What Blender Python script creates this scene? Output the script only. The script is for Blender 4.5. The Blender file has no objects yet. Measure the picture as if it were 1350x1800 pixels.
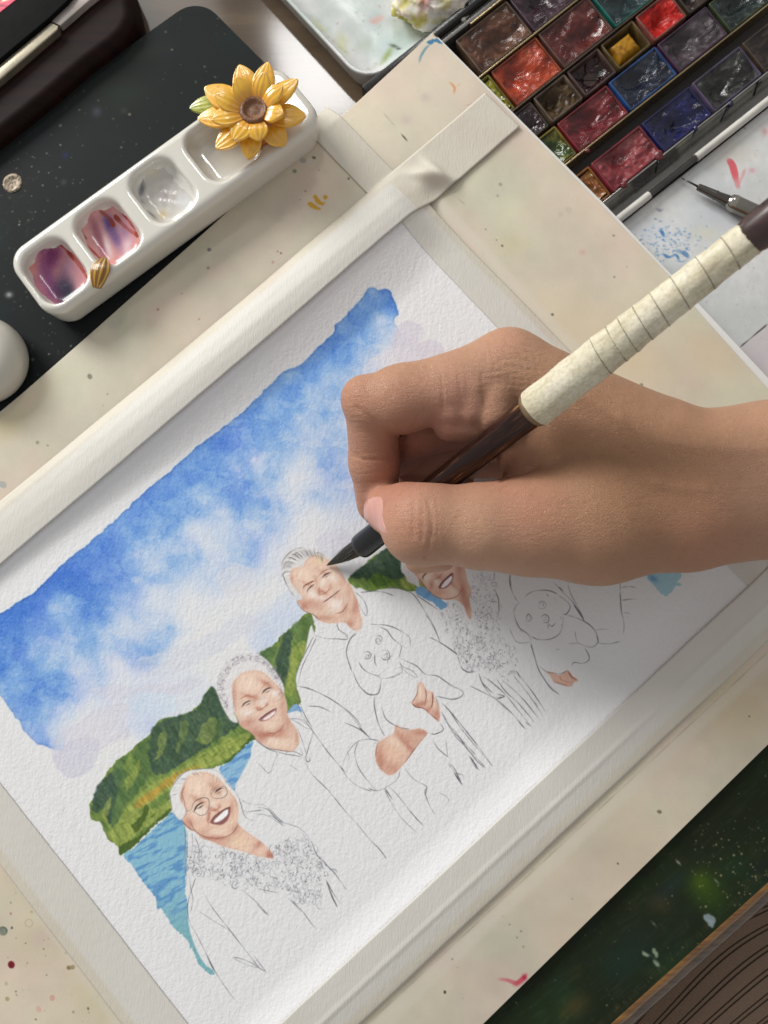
import math, random
import numpy as np
import bpy, bmesh
from mathutils import Vector, Matrix, noise as mnoise

# ------------------------------------------------------------------ camera
F_PX, CW, CH = 1300.0, 1350.0, 1800.0
CAM_H = 300.0                                   # mm above the pad
_tx, _ty = math.radians(-2.0), math.radians(7.0)
_n = np.array([math.sin(_tx), math.sin(_ty), 0.0]); _n[2] = math.sqrt(1 - _n[0]**2 - _n[1]**2)
_ex = np.array([1.0, 0, 0]) - _n * _n[0]; _ex /= np.linalg.norm(_ex)
_ey = np.cross(_n, _ex)
RC = np.array([_ex, _ey, _n])                   # camera -> world rotation
def W(px, py, z=0.0):
    """a point of the table world (mm) seen at pixel px,py of the measured photograph, at height z"""
    d = RC @ np.array([(px - 675) / F_PX, -(py - 900) / F_PX, -1.0])
    t = (z - CAM_H) / d[2]
    return np.array([d[0]*t, d[1]*t, z])
def WA(pts, z=0.0):
    return [W(p[0], p[1], z) for p in pts]
def proj(x, y, z):
    p = np.stack([x, y, z - CAM_H], -1) @ RC
    return 675 + F_PX * p[..., 0] / -p[..., 2], 900 - F_PX * p[..., 1] / -p[..., 2]

MM = 0.001
def setup_scene():
    sc = bpy.context.scene
    cam = bpy.data.cameras.new('camera'); co = bpy.data.objects.new('camera', cam)
    sc.collection.objects.link(co)
    cam.sensor_fit = 'VERTICAL'; cam.sensor_height = 36.0; cam.sensor_width = 27.0
    cam.lens = 36.0 * F_PX / CH
    cam.clip_start = 0.02; cam.clip_end = 20
    M = Matrix([[*RC[0], 0], [*RC[1], 0], [*RC[2], CAM_H*MM], [0, 0, 0, 1]])
    co.matrix_world = M
    cam.dof.use_dof = True; cam.dof.focus_distance = 0.268; cam.dof.aperture_fstop = 15.0
    sc.camera = co
    sc.view_settings.view_transform = 'Standard'; sc.view_settings.look = 'None'
    sc.view_settings.exposure = 0.0; sc.view_settings.gamma = 1.0
    w = bpy.data.worlds.new('World'); sc.world = w; w.use_nodes = True
    bg = w.node_tree.nodes['Background']
    bg.inputs[0].default_value = (0.84, 0.83, 0.82, 1); bg.inputs[1].default_value = WORLD_STRENGTH
    # the window: tall panes beyond the far edge of the table, up and to the left
    def window(name, loc, size, power, target=(0, 0, 0), col=(1, 1, 1)):
        l = bpy.data.lights.new(name, 'AREA'); l.shape = 'RECTANGLE'; l.size, l.size_y = size
        l.energy = power; l.color = col
        o = bpy.data.objects.new(name, l); sc.collection.objects.link(o)
        o.location = loc
        o.rotation_euler = (Vector(target) - Vector(loc)).to_track_quat('-Z', 'Y').to_euler()
        return o
    for nm, loc, size, pw, col in WINDOWS:
        window(nm, loc, size, pw, col=col)

WORLD_STRENGTH = 0.50
WINDOWS = [   # two panes of a far window that the table mirrors, and the big soft window to the upper left
    ('window_pane_light', (-0.23, 1.36, 1.42), (0.20, 0.24), 3.2, (1.0, 0.99, 0.97)),
    ('window_pane_light', (-0.70, 1.62, 1.45), (0.34, 0.26), 0.8, (1.0, 0.985, 0.95)),
    ('window_light', (-2.1, 2.0, 1.35), (1.4, 1.2), 112.0, (1.0, 0.985, 0.955)),
]
setup_scene()
COL = bpy.context.scene.collection

# ------------------------------------------------------------------ object helpers
def tag(o, label=None, cat=None, group=None, kind=None):
    if label: o['label'] = label
    if cat: o['category'] = cat
    if group: o['group'] = group
    if kind: o['kind'] = kind
    return o
def empty(name, loc, label, cat, group=None):
    o = bpy.data.objects.new(name, None); COL.objects.link(o)
    o.location = [c*MM for c in loc]; o.empty_display_size = 0.01
    return tag(o, label, cat, group)
def mesh(name, verts, faces, mat=None, parent=None, smooth=True, uvs=None, sharp=None):
    """verts in mm, world coordinates"""
    me = bpy.data.meshes.new(name)
    v = np.asarray(verts, dtype=np.float64) * MM
    if parent is not None:
        v = v - np.array(root_loc(parent))
    me.from_pydata(v.tolist() if len(v) < 200000 else v.tolist(), [], [tuple(f) for f in faces])
    if uvs is not None:
        uv = me.uv_layers.new(name='UVMap')
        li = np.zeros(len(me.loops), dtype=np.int32); me.loops.foreach_get('vertex_index', li)
        uv.data.foreach_set('uv', np.asarray(uvs, dtype=np.float32)[li].ravel())
    me.polygons.foreach_set('use_smooth', [smooth]*len(me.polygons))
    if sharp is not None and smooth:
        me.set_sharp_from_angle(angle=math.radians(sharp))
    me.update()
    if mat is not None: me.materials.append(mat)
    o = bpy.data.objects.new(name, me); COL.objects.link(o)
    if parent is not None: o.parent = parent
    return o
def root_loc(p):
    l = np.array([0.0, 0, 0])
    while p is not None:
        l = l + np.array(p.location); p = p.parent
    return l
def bm_obj(name, bm, mat=None, parent=None, smooth=True, sharp=None):
    vs = [v.co[:] for v in bm.verts]; bm.verts.index_update()
    fs = [[v.index for v in f.verts] for f in bm.faces]; bm.free()
    return mesh(name, vs, fs, mat, parent, smooth, sharp=sharp)
def grid_faces(nu, nv, closed_u=False):
    f = []
    for i in range(nu if closed_u else nu-1):
        for j in range(nv-1):
            a, b = i*nv+j, ((i+1) % nu)*nv+j
            f.append((a, b, b+1, a+1))
    return f
def prism(poly, z0, z1, bevel=0.0, seg=3):
    """closed polygon (xy, mm) extruded from z0 to z1, top edge rounded -> verts, faces"""
    P = np.array([p[:2] for p in poly], float)
    if area(P) < 0: P = P[::-1]
    n = len(P)
    rings = [(P, z0)]
    if bevel > 0:
        for k in range(seg+1):
            a = k/seg*math.pi/2
            rings.append((inset(P, bevel*(1-math.cos(a))), z1-bevel+bevel*math.sin(a)))
    else: rings.append((P, z1))
    V = []; Fc = []
    for q, z in rings: V += [(x, y, z) for x, y in q]
    for r in range(len(rings)-1):
        for i in range(n):
            j = (i+1) % n
            Fc.append((r*n+i, r*n+j, (r+1)*n+j, (r+1)*n+i))
    Fc.append(tuple(range((len(rings)-1)*n, len(rings)*n)))
    Fc.append(tuple(range(n-1, -1, -1)))
    return V, Fc
def area(P):
    x, y = P[:, 0], P[:, 1]
    return 0.5*np.sum(x*np.roll(y, -1) - np.roll(x, -1)*y)
def inset(P, d):
    if d == 0: return P.copy()
    a = P - np.roll(P, 1, 0); b = np.roll(P, -1, 0) - P
    na = np.stack([-a[:, 1], a[:, 0]], 1); na /= np.linalg.norm(na, axis=1)[:, None] + 1e-9
    nb = np.stack([-b[:, 1], b[:, 0]], 1); nb /= np.linalg.norm(nb, axis=1)[:, None] + 1e-9
    m = na + nb; m /= (np.sum(m*na, 1))[:, None] + 1e-9
    return P + m*d
def round_poly(P, r, seg=6):
    P = [np.array(p[:2], float) for p in P]; n = len(P); out = []
    rr = r if hasattr(r, '__len__') else [r]*n
    for i in range(n):
        p, a, b = P[i], P[i-1], P[(i+1) % n]
        if rr[i] <= 0: out.append(p); continue
        da = (a-p)/np.linalg.norm(a-p); db = (b-p)/np.linalg.norm(b-p)
        ang = math.acos(np.clip(da@db, -1, 1)); t = rr[i]/math.tan(ang/2)
        c = p + (da+db)/np.linalg.norm(da+db)*rr[i]/math.sin(ang/2)
        s, e = p+da*t-c, p+db*t-c
        a0 = math.atan2(s[1], s[0]); a1 = math.atan2(e[1], e[0]); dd = (a1-a0+math.pi) % (2*math.pi)-math.pi
        for k in range(seg+1):
            q = a0+dd*k/seg; out.append(c+rr[i]*np.array([math.cos(q), math.sin(q)]))
    return out
def catmull(P, closed=False, k=6):
    P = np.array(P, float); n = len(P); out = []
    rng = range(n) if closed else range(n-1)
    for i in rng:
        if closed: p0, p1, p2, p3 = P[i-1], P[i], P[(i+1) % n], P[(i+2) % n]
        else: p0, p1, p2, p3 = P[max(i-1, 0)], P[i], P[i+1], P[min(i+2, n-1)]
        for t in np.arange(k)/k:
            out.append(0.5*((2*p1)+(p2-p0)*t+(2*p0-5*p1+4*p2-p3)*t*t+(3*p1-p0-3*p2+p3)*t**3))
    if not closed: out.append(P[-1])
    return np.array(out)
def tube(path, radii, n=24, cap=True, flat=None):
    """tube along path (mm)"""
    P = np.array(path, float); m = len(P)
    T = np.gradient(P, axis=0); T /= np.linalg.norm(T, axis=1)[:, None]
    up = np.array([0, 0, 1.0]) if abs(T[0][2]) < .9 else np.array([1.0, 0, 0])
    V = []; Fc = []
    nrm = None
    for i in range(m):
        if nrm is None: nrm = up - T[i]*(up@T[i])
        else: nrm = nrm - T[i]*(nrm@T[i])
        nrm /= np.linalg.norm(nrm); bi = np.cross(T[i], nrm)
        r = radii[i] if hasattr(radii, '__len__') else radii
        for k in range(n):
            a = 2*math.pi*k/n
            V.append(P[i] + r*(math.cos(a)*bi + math.sin(a)*nrm))
    for i in range(m-1):
        for k in range(n):
            Fc.append((i*n+k, i*n+(k+1) % n, (i+1)*n+(k+1) % n, (i+1)*n+k))
    if cap:
        Fc.append(tuple(range(n-1, -1, -1))); Fc.append(tuple(range((m-1)*n, m*n)))
    return V, Fc
def join(*parts):
    V = []; Fc = []
    for v, f in parts:
        o = len(V); V += list(v); Fc += [tuple(i+o for i in q) for q in f]
    return V, Fc

# ------------------------------------------------------------------ material helpers
class NT:
    def __init__(s, name):
        s.m = bpy.data.materials.new(name); s.m.use_nodes = True
        s.t = s.m.node_tree; s.b = s.t.nodes['Principled BSDF']
    def n(s, kind, **kw):
        nd = s.t.nodes.new(kind)
        for k, v in kw.items():
            if k.startswith('i_'):
                key = k[2:]; key = int(key) if key.isdigit() else key.replace('_', ' ')
                s.set(nd.inputs[key], v)
            else: setattr(nd, k, v)
        return nd
    def set(s, inp, v):
        if isinstance(v, bpy.types.NodeSocket): s.t.links.new(v, inp)
        else: inp.default_value = v if not (isinstance(v, tuple) and len(v) == 3 and inp.type == 'RGBA') else (*v, 1)
    def coord(s, scale=(1, 1, 1), rot=(0, 0, 0), kind='Object'):
        tc = s.n('ShaderNodeTexCoord'); mp = s.n('ShaderNodeMapping')
        s.t.links.new(tc.outputs[kind], mp.inputs[0])
        mp.inputs['Scale'].default_value = scale if hasattr(scale, '__len__') else (scale,)*3
        mp.inputs['Rotation'].default_value = rot
        return mp.outputs[0]
    def noise(s, vec, scale, detail=4, rough=.55, dist=0.0):
        return s.n('ShaderNodeTexNoise', i_Vector=vec, i_Scale=scale, i_Detail=detail, i_Roughness=rough, i_Distortion=dist).outputs[0]
    def ramp(s, fac, stops):
        r = s.n('ShaderNodeValToRGB'); s.set(r.inputs[0], fac); e = r.color_ramp.elements
        while len(e) < len(stops): e.new(0.5)
        for el, (p, c) in zip(e, stops):
            el.position = p; el.color = (*c, 1) if hasattr(c, '__len__') else (c, c, c, 1)
        return r.outputs[0]
    def mix(s, fac, a, b, mode='MIX'):
        m = s.n('ShaderNodeMix', data_type='RGBA', blend_type=mode)
        s.set(m.inputs[0], fac); s.set(m.inputs[6], a); s.set(m.inputs[7], b)
        return m.outputs[2]
    def math(s, op, a, b=0.0, clamp=False):
        m = s.n('ShaderNodeMath', operation=op, use_clamp=clamp); s.set(m.inputs[0], a); s.set(m.inputs[1], b)
        return m.outputs[0]
    def bump(s, h, strength=.5, dist=0.0002, normal=None):
        b = s.n('ShaderNodeBump'); s.set(b.inputs['Height'], h)
        b.inputs['Strength'].default_value = strength; b.inputs['Distance'].default_value = dist
        if normal is not None: s.set(b.inputs['Normal'], normal)
        return b.outputs[0]
    def out(s, color=None, rough=None, normal=None, **kw):
        if color is not None: s.set(s.b.inputs['Base Color'], color)
        if rough is not None: s.set(s.b.inputs['Roughness'], rough)
        if normal is not None: s.set(s.b.inputs['Normal'], normal)
        for k, v in kw.items(): s.set(s.b.inputs[k.replace('_', ' ')], v)
        return s.m
def lin(c):
    c = np.asarray(c, float)/255.0
    return tuple(np.where(c <= .04045, c/12.92, ((c+.055)/1.055)**2.4).tolist())

# ------------------------------------------------------------------ 2-D paint canvas (numpy, in mm of the sheet)
def _hash(ix, iy, seed):
    h = (ix.astype(np.int64)*374761393 + iy.astype(np.int64)*668265263 + seed*1442695041) & 0xffffffff
    h = ((h ^ (h >> 13))*1274126177) & 0xffffffff
    return ((h ^ (h >> 16)) & 0xffff).astype(np.float32)/65535.0
def vnoise(x, y, seed=0):
    ix = np.floor(x); iy = np.floor(y); fx = (x-ix).astype(np.float32); fy = (y-iy).astype(np.float32)
    fx = fx*fx*(3-2*fx); fy = fy*fy*(3-2*fy)
    ix = ix.astype(np.int64); iy = iy.astype(np.int64)
    a = _hash(ix, iy, seed); b = _hash(ix+1, iy, seed); c = _hash(ix, iy+1, seed); d = _hash(ix+1, iy+1, seed)
    return (a*(1-fx)+b*fx)*(1-fy)+(c*(1-fx)+d*fx)*fy
def fbm(x, y, seed=0, oct=4):
    s = 0; a = .5; t = 0
    for o in range(oct):
        s = s + a*vnoise(x*2**o, y*2**o, seed+o*17); t += a; a *= .5
    return s/t
def gblur(a, r):
    if r <= 0: return a
    k = np.exp(-0.5*(np.arange(-int(3*r)-1, int(3*r)+2)/r)**2); k /= k.sum(); h = len(k)//2
    p = np.pad(a, ((h, h), (0, 0)), mode='edge'); o = np.zeros_like(a)
    for i, w in enumerate(k): o += w*p[i:i+a.shape[0]]
    p = np.pad(o, ((0, 0), (h, h)), mode='edge'); o = np.zeros_like(a)
    for i, w in enumerate(k): o += w*p[:, i:i+a.shape[1]]
    return o
class Canvas:
    """a sheet of w x h mm, origin (ox,oy) and axis angle ang in the table plane, s cells per mm"""
    def __init__(s, ox, oy, ang, w, h, res, base, z=0.0):
        s.o = np.array([ox, oy]); s.a = ang; s.w, s.h, s.s, s.z = w, h, res, z
        s.W, s.H = int(w*res), int(h*res)
        s.c, s.sn = math.cos(ang), math.sin(ang)
        s.img = np.ones((s.H, s.W, 3), np.float32)*np.array(base, np.float32)/255.0
        j, i = np.meshgrid(np.arange(s.W), np.arange(s.H))
        u = (j+.5)/res; v = (i+.5)/res
        s.U, s.V = u, v
        x = ox+u*s.c-v*s.sn; y = oy+u*s.sn+v*s.c
        s.X, s.Y = proj(x, y, np.full_like(x, z))         # where each cell of the sheet was measured
    def T(s, pts):
        out = []
        for p in pts:
            w = W(p[0], p[1], s.z)[:2]-s.o
            out.append(((w[0]*s.c+w[1]*s.sn)*s.s, (-w[0]*s.sn+w[1]*s.c)*s.s))
        return np.array(out)
    def uv(s, x, y):
        dx, dy = x-s.o[0], y-s.o[1]
        return (dx*s.c+dy*s.sn)/s.w, (-dx*s.sn+dy*s.c)/s.h
    def mask(s, pts, smooth=True, rough=0.0, rscale=.5, blur=.6, seed=3, k=5):
        P = s.T(catmull(pts, True, k) if smooth else pts)
        x0, y0 = np.floor(P.min(0)-8-rough*s.s).astype(int); x1, y1 = np.ceil(P.max(0)+8+rough*s.s).astype(int)
        x0 = max(x0, 0); y0 = max(y0, 0); x1 = min(x1, s.W); y1 = min(y1, s.H)
        if x1 <= x0 or y1 <= y0: return None
        X, Y = np.meshgrid(np.arange(x0, x1)+.5, np.arange(y0, y1)+.5)
        if rough > 0:
            nx = fbm(X/s.s*rscale, Y/s.s*rscale, seed)-.5; ny = fbm(X/s.s*rscale, Y/s.s*rscale, seed+5)-.5
            X = X+nx*2*rough*s.s; Y = Y+ny*2*rough*s.s
        M = np.zeros(X.shape, bool)
        for a, b in zip(P, np.roll(P, -1, 0)):
            if a[1] == b[1]: continue
            r = ((a[1] > Y) != (b[1] > Y))
            M ^= r & (X < (b[0]-a[0])*(Y-a[1])/(b[1]-a[1])+a[0])
        return (slice(y0, y1), slice(x0, x1)), gblur(M.astype(np.float32), blur)
    def fill(s, pts, col, alpha=1.0, var=.15, vscale=.25, edge=0.0, mul=False, **kw):
        r = s.mask(pts, **kw)
        if r is None: return
        sl, m = r
        a = m*alpha
        if var > 0:
            a = a*(1-var+2*var*fbm(s.U[sl]*vscale*4, s.V[sl]*vscale*4, 11)) 
        if edge > 0:      # pigment gathered along the rim of the wash
            e = np.clip(m-gblur(m, 2.2), 0, 1)*m; a = a+e*edge
        a = np.clip(a, 0, 1)[..., None]; c = np.array(col, np.float32)/255
        im = s.img[sl]
        s.img[sl] = im*(1-a)+(im*c if mul else c)*a
    def blobs(s, lst, within=None, hard=False):
        """soft touches of pigment: x,y,rx,ry,deg,(r,g,b),alpha"""
        for x, y, rx, ry, deg, col, al in lst:
            c = s.T([(x, y)])[0]; q = s.T([(x+1, y)])[0]-c; k = np.linalg.norm(q)
            base = math.atan2(q[1], q[0])
            R = 3*max(rx, ry)*k
            x0, y0, x1, y1 = int(max(c[0]-R, 0)), int(max(c[1]-R, 0)), int(min(c[0]+R, s.W)), int(min(c[1]+R, s.H))
            if x1 <= x0 or y1 <= y0: continue
            X, Y = np.meshgrid(np.arange(x0, x1)-c[0], np.arange(y0, y1)-c[1])
            th = base-math.radians(deg)
            u = (X*math.cos(th)+Y*math.sin(th))/(rx*k); v = (-X*math.sin(th)+Y*math.cos(th))/(ry*k)
            a = (np.clip((1.05-np.sqrt(u*u+v*v))*max(rx*k, 1.5), 0, 1) if hard else np.exp(-(u*u+v*v)))*al
            sl = (slice(y0, y1), slice(x0, x1))
            if within is not None:
                a = a*within[sl]
            a = (a*(.8+.4*vnoise(s.U[sl]*3, s.V[sl]*3, 5)))[..., None]; a = np.clip(a, 0, 1)
            s.img[sl] = s.img[sl]*(1-a)+np.array(col, np.float32)/255*a
    def full(s, pts, **kw):
        m = np.zeros((s.H, s.W), np.float32); r = s.mask(pts, **kw)
        if r: m[r[0]] = r[1]
        return m
    def line(s, pts, w=.22, col=(70, 70, 80), al=.75, vary=.5, smooth=True, taper=True):
        """pencil or brush line, w in mm"""
        P = s.T(catmull(pts, False, 5) if (smooth and len(pts) > 2) else pts)
        # resample
        seg = np.linalg.norm(np.diff(P, axis=0), axis=1); L = np.concatenate([[0], np.cumsum(seg)])
        n = max(2, int(L[-1]/2.0)+1); t = np.linspace(0, L[-1], n)
        Q = np.stack([np.interp(t, L, P[:, 0]), np.interp(t, L, P[:, 1])], 1)
        ph = random.random()*100
        R = w*s.s*.5+1.5; c = np.array(col, np.float32)/255
        x0, y0 = np.floor(Q.min(0)-R-1).astype(int); x1, y1 = np.ceil(Q.max(0)+R+2).astype(int)
        x0 = max(x0, 0); y0 = max(y0, 0); x1 = min(x1, s.W); y1 = min(y1, s.H)
        if x1 <= x0 or y1 <= y0: return
        A = np.zeros((y1-y0, x1-x0), np.float32)
        for i in range(n-1):
            a, b = Q[i], Q[i+1]
            pr = 1-vary+vary*2*abs(math.sin(ph+i*.11)*math.sin(ph*1.7+i*.043))
            if taper: pr *= min(1, (i+1)/4, (n-1-i)/4)
            ww = w*s.s*.5*(.6+.5*pr)
            bx0 = int(max(min(a[0], b[0])-R, x0)); bx1 = int(min(max(a[0], b[0])+R+1, x1))
            by0 = int(max(min(a[1], b[1])-R, y0)); by1 = int(min(max(a[1], b[1])+R+1, y1))
            if bx1 <= bx0 or by1 <= by0: continue
            X, Y = np.meshgrid(np.arange(bx0, bx1)+.5, np.arange(by0, by1)+.5)
            d = b-a; l2 = max(d@d, 1e-6); tt = np.clip(((X-a[0])*d[0]+(Y-a[1])*d[1])/l2, 0, 1)
            ds = np.hypot(X-a[0]-tt*d[0], Y-a[1]-tt*d[1])
            v = np.clip(ww+.6-ds, 0, 1)*pr
            sub = A[by0-y0:by1-y0, bx0-x0:bx1-x0]; np.maximum(sub, v, out=sub)
        sl = (slice(y0, y1), slice(x0, x1))
        A = A*al*(.75+.5*vnoise(s.U[sl]*4, s.V[sl]*4, 9)); A = np.clip(A, 0, 1)[..., None]
        s.img[sl] = s.img[sl]*(1-A)+c*A
    def image(s, name, gain, ref):
        """to reflectance: painted tone relative to the bare sheet times the sheet's own reflectance"""
        def L(v): return np.where(v <= .04045, v/12.92, ((np.maximum(v, 0)+.055)/1.055)**2.4)
        a = np.clip(L(s.img)/L(np.array(ref, np.float32)/255)*np.array(gain, np.float32), 0.004, .92)
        return a
def canvas_material(cv, name, gain, ref, rough=.85, bump=None):
    a = cv.image(name, gain, ref)
    im = bpy.data.images.new(name, cv.W, cv.H, float_buffer=True, is_data=True)
    px = np.ones((cv.H, cv.W, 4), np.float32); px[..., :3] = a
    im.pixels.foreach_set(px.ravel()); im.pack()
    m = NT(name)
    t = m.n('ShaderNodeTexImage'); t.image = im; t.interpolation = 'Cubic'; t.extension = 'EXTEND'
    u = m.n('ShaderNodeUVMap'); u.uv_map = 'UVMap'; m.t.links.new(u.outputs[0], t.inputs[0])
    return m, t.outputs[0]
# ================================================================== the painted sheet
random.seed(4)
PANG = math.radians(41.8)
_c = [W(697, 392)[:2], W(1307, 1027)[:2], W(397.5, 1889)[:2], W(-165, 1144)[:2]]
_u = np.array([math.cos(PANG), math.sin(PANG)]); _v = np.array([-math.sin(PANG), math.cos(PANG)])
U0, U1 = min(p@_u for p in _c)-14, max(p@_u for p in _c)+14
V0, V1 = min(p@_v for p in _c)-12, max(p@_v for p in _c)+12
IU0, IU1 = (np.dot(_c[3], _u)+np.dot(_c[2], _u))/2, (np.dot(_c[0], _u)+np.dot(_c[1], _u))/2
IV0, IV1 = (np.dot(_c[1], _v)+np.dot(_c[2], _v))/2, (np.dot(_c[0], _v)+np.dot(_c[3], _v))/2
_o = _u*U0+_v*V0
PAPER_REF = (206, 209, 218)
def paint_sheet():
    cv = Canvas(_o[0], _o[1], PANG, U1-U0, V1-V0, 5.0, PAPER_REF, z=0.6)
    X, Y = cv.X, cv.Y
    # ---- sky: measured strengths of blue, blended, then broken up by the wet wash
    S = """33 1067 .95 133 1000 .95 150 967 .8 200 933 .7 233 883 .8 300 833 .8 367 783 .8 433 717 .65 400 833 .55 367 900 .45 417 867 .68
    300 900 .6 250 950 .6 200 1033 .75 167 1067 .88 117 1100 .45 50 1117 .78 83 1133 .5 17 1167 .78 67 1167 .5 150 1117 .65 200 1083 .5 233 1050 .35
    267 983 .35 300 983 .3 333 993 .65 350 1017 .15 333 1033 .1 283 1067 .1 283 1107 .42 233 1140 .55 233 1100 .12 183 1117 .3 150 1167 .3 200 1167 .1
    333 1083 .02 400 1067 .02 400 1000 .25 433 967 .42 400 933 .25 433 917 .35 367 950 .1 33 1217 .65 67 1233 .75 107 1227 .75 43 1267 .65 60 1290 .5
    83 1250 .3 133 1217 .3 167 1207 .3 200 1220 .05 105 1267 0 667 517 .8 693 543 .8 650 533 .6 617 567 .78 650 583 .55 683 583 .22 600 617 .9 633 617 .55
    667 617 .1 550 650 .78 583 667 .45 500 667 .62 517 700 .62 483 733 .62 550 717 .5 583 717 .45 583 767 .35 533 750 .25 467 783 .5 500 783 .4
    483 817 .25 567 817 .55 600 800 .35 533 833 .1 517 860 .03 550 873 .42 600 850 .3 467 833 .4 467 883 .65 483 917 .2 460 950 .5 533 900 .05
    583 900 .12 483 967 .02 550 933 0 453 993 .3 600 950 .05 470 1017 0 467 1050 0 490 1090 .15 420 1050 0 330 1150 0 250 1235 .13 300 1200 .08
    380 1130 0 750 650 0 720 600 0 150 1250 0 -60 1160 .9 -100 1130 .8 -30 1120 .8 -40 1180 .6 10 1225 .5 700 640 0 760 560 0 640 680 .3 640 760 .2 700 800 0 640 560 .7 160 1400 0 200 1360 0 620 1080 0 640 1000 0 560 1130 0 600 1030 0 150 1330 0 700 960 0"""
    S = np.array(S.split(), float).reshape(-1, 3)
    st = 4
    xs, ys = X[::st, ::st], Y[::st, ::st]
    wx = (fbm(xs/55, ys/55, 21)-.5)*60+(fbm(xs/18, ys/18, 23)-.5)*20; wy = (fbm(xs/55, ys/55, 22)-.5)*60+(fbm(xs/18, ys/18, 24)-.5)*20
    num = 0; den = 0
    for x, y, v in S:
        w = np.exp(-((xs+wx*.55-x)**2+(ys+wy*.55-y)**2)/(2*20.0**2))+1e-7/(((xs-x)**2+(ys-y)**2)/1e4+.1)
        num = num+w*v; den = den+w
    I = num/den
    # back to full size
    ii = np.clip(np.arange(cv.H)/st-.4, 0, I.shape[0]-1.001); jj = np.clip(np.arange(cv.W)/st-.4, 0, I.shape[1]-1.001)
    i0 = ii.astype(int); j0 = jj.astype(int); fi = (ii-i0)[:, None]; fj = (jj-j0)[None]
    I = I[i0][:, j0]*(1-fi)*(1-fj)+I[i0+1][:, j0]*fi*(1-fj)+I[i0][:, j0+1]*(1-fi)*fj+I[i0+1][:, j0+1]*fi*fj
    # feathered streaks that run across the wash
    ca, sa = math.cos(math.radians(62)), math.sin(math.radians(62))
    s1 = (X*ca+Y*sa); s2 = (-X*sa+Y*ca)
    I = I+((fbm(s1/34+fbm(X/30,Y/30,36)*2, s2/16, 31, 3)-.5)*.14+(fbm(X/30, Y/30, 35)-.5)*.46+(fbm(X/8, Y/8, 37, 3)-.5)*.06)*np.clip(I*2.2+.06, 0, 1)*np.clip((1.15-I)*2, 0, 1)
    hard = np.clip((fbm(X/24, Y/17, 91, 5)-.53)*9, 0, 1)            # wet edges where the cloud was lifted out
    I = I*(1-.22*hard*np.clip(1.2-I, 0, 1)*np.clip(I*4, 0, 1))+.09*np.clip(1-abs(fbm(X/24, Y/17, 91, 5)-.53)*26, 0, 1)*np.clip(I*2, 0, 1)
    I = np.clip(I, 0, 1.05)
    gran = fbm(X/1.6, Y/1.6, 41, 2)-.5
    I = I*(1+gran*.34)
    sky = [(-160, 1130), (-120, 1140), (0, 1078), (35, 1055), (70, 1032), (110, 990), (155, 955), (200, 915), (250, 868), (275, 848), (330, 800), (365, 770), (405, 742), (445, 705),
           (485, 668), (500, 655), (530, 640), (560, 610), (585, 588), (587, 575), (600, 565), (625, 540), (645, 515), (655, 509), (668, 512), (684, 510), (692, 525), (699, 543), (702, 553),
           (694, 565), (720, 600), (770, 620), (800, 700), (800, 900), (700, 1000), (560, 1150), (350, 1290), (170, 1420), (150, 1340), (64, 1308), (20, 1252), (-40, 1170), (-90, 1130), (-150, 1160)]
    m = cv.full(sky, k=4, rough=.7, rscale=.35, blur=.9)
    e = np.clip(m-gblur(m, 3.0), 0, 1)*2.0*m
    A = np.clip(I*m*1.0, 0, 1)
    stops = np.array([0, .12, .3, .55, .8, 1.06])
    cols = np.array([PAPER_REF, (192, 202, 221), (164, 186, 220), (120, 160, 214), (86, 131, 206), (54, 103, 194)], float)/255
    out = np.stack([np.interp(A, stops, cols[:, k]) for k in range(3)], -1).astype(np.float32)
    vio = np.clip(fbm(X/70, Y/70, 51)*2.4-1.15, 0, 1)*np.clip(A*3, 0, 1)*.3
    out = out*(1-vio[..., None]*np.array([.0, .10, .0]))+vio[..., None]*np.array([.05, 0, .03])
    cv.img = out*(1-(e*A*.28)[..., None])
    # ---- lilac cloud shadows with hard dried rims
    LIL = [([(95, 1300), (112, 1280), (140, 1268), (165, 1250), (200, 1235), (225, 1240), (215, 1265), (230, 1290), (190, 1310), (160, 1330), (165, 1352), (120, 1366), (98, 1345), (88, 1320)], (192, 192, 210), .5),
           ([(100, 1320), (130, 1302), (170, 1300), (172, 1330), (150, 1362), (115, 1366), (92, 1340)], (186, 187, 208), .5),
           ([(160, 1212), (200, 1203), (240, 1210), (270, 1200), (310, 1205), (330, 1190), (360, 1200), (300, 1222), (260, 1214), (215, 1228), (180, 1226)], (192, 194, 212), .55),
           ([(690, 600), (702, 570), (730, 567), (745, 585), (738, 602), (760, 598), (780, 612), (778, 640), (740, 660), (700, 650)], (192, 190, 208), .7),
           ([(640, 640), (700, 610), (740, 640), (700, 680), (650, 690)], (200, 200, 214), .5),
           ([(235, 1165), (300, 1140), (380, 1110), (400, 1090), (440, 1080), (470, 1100), (420, 1120), (380, 1150), (300, 1185), (250, 1190)], (190, 196, 214), .5),
           ([(555, 950), (600, 930), (630, 960), (600, 985), (570, 975)], (190, 192, 212), .5),
           ([(490, 1050), (515, 1040), (540, 1070), (500, 1110), (478, 1085)], (188, 200, 222), .5),
           ([(235, 1230), (270, 1218), (300, 1222), (310, 1245), (280, 1262), (245, 1262)], (186, 203, 224), .5),
           ([(380, 1010), (420, 990), (450, 1010), (440, 1040), (400, 1050)], (198, 200, 214), .5)]
    for P, c, a in LIL: cv.fill(P, c, a, edge=.5, rough=1.2, rscale=.3, blur=1.3, vscale=.12, var=.3)
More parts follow.
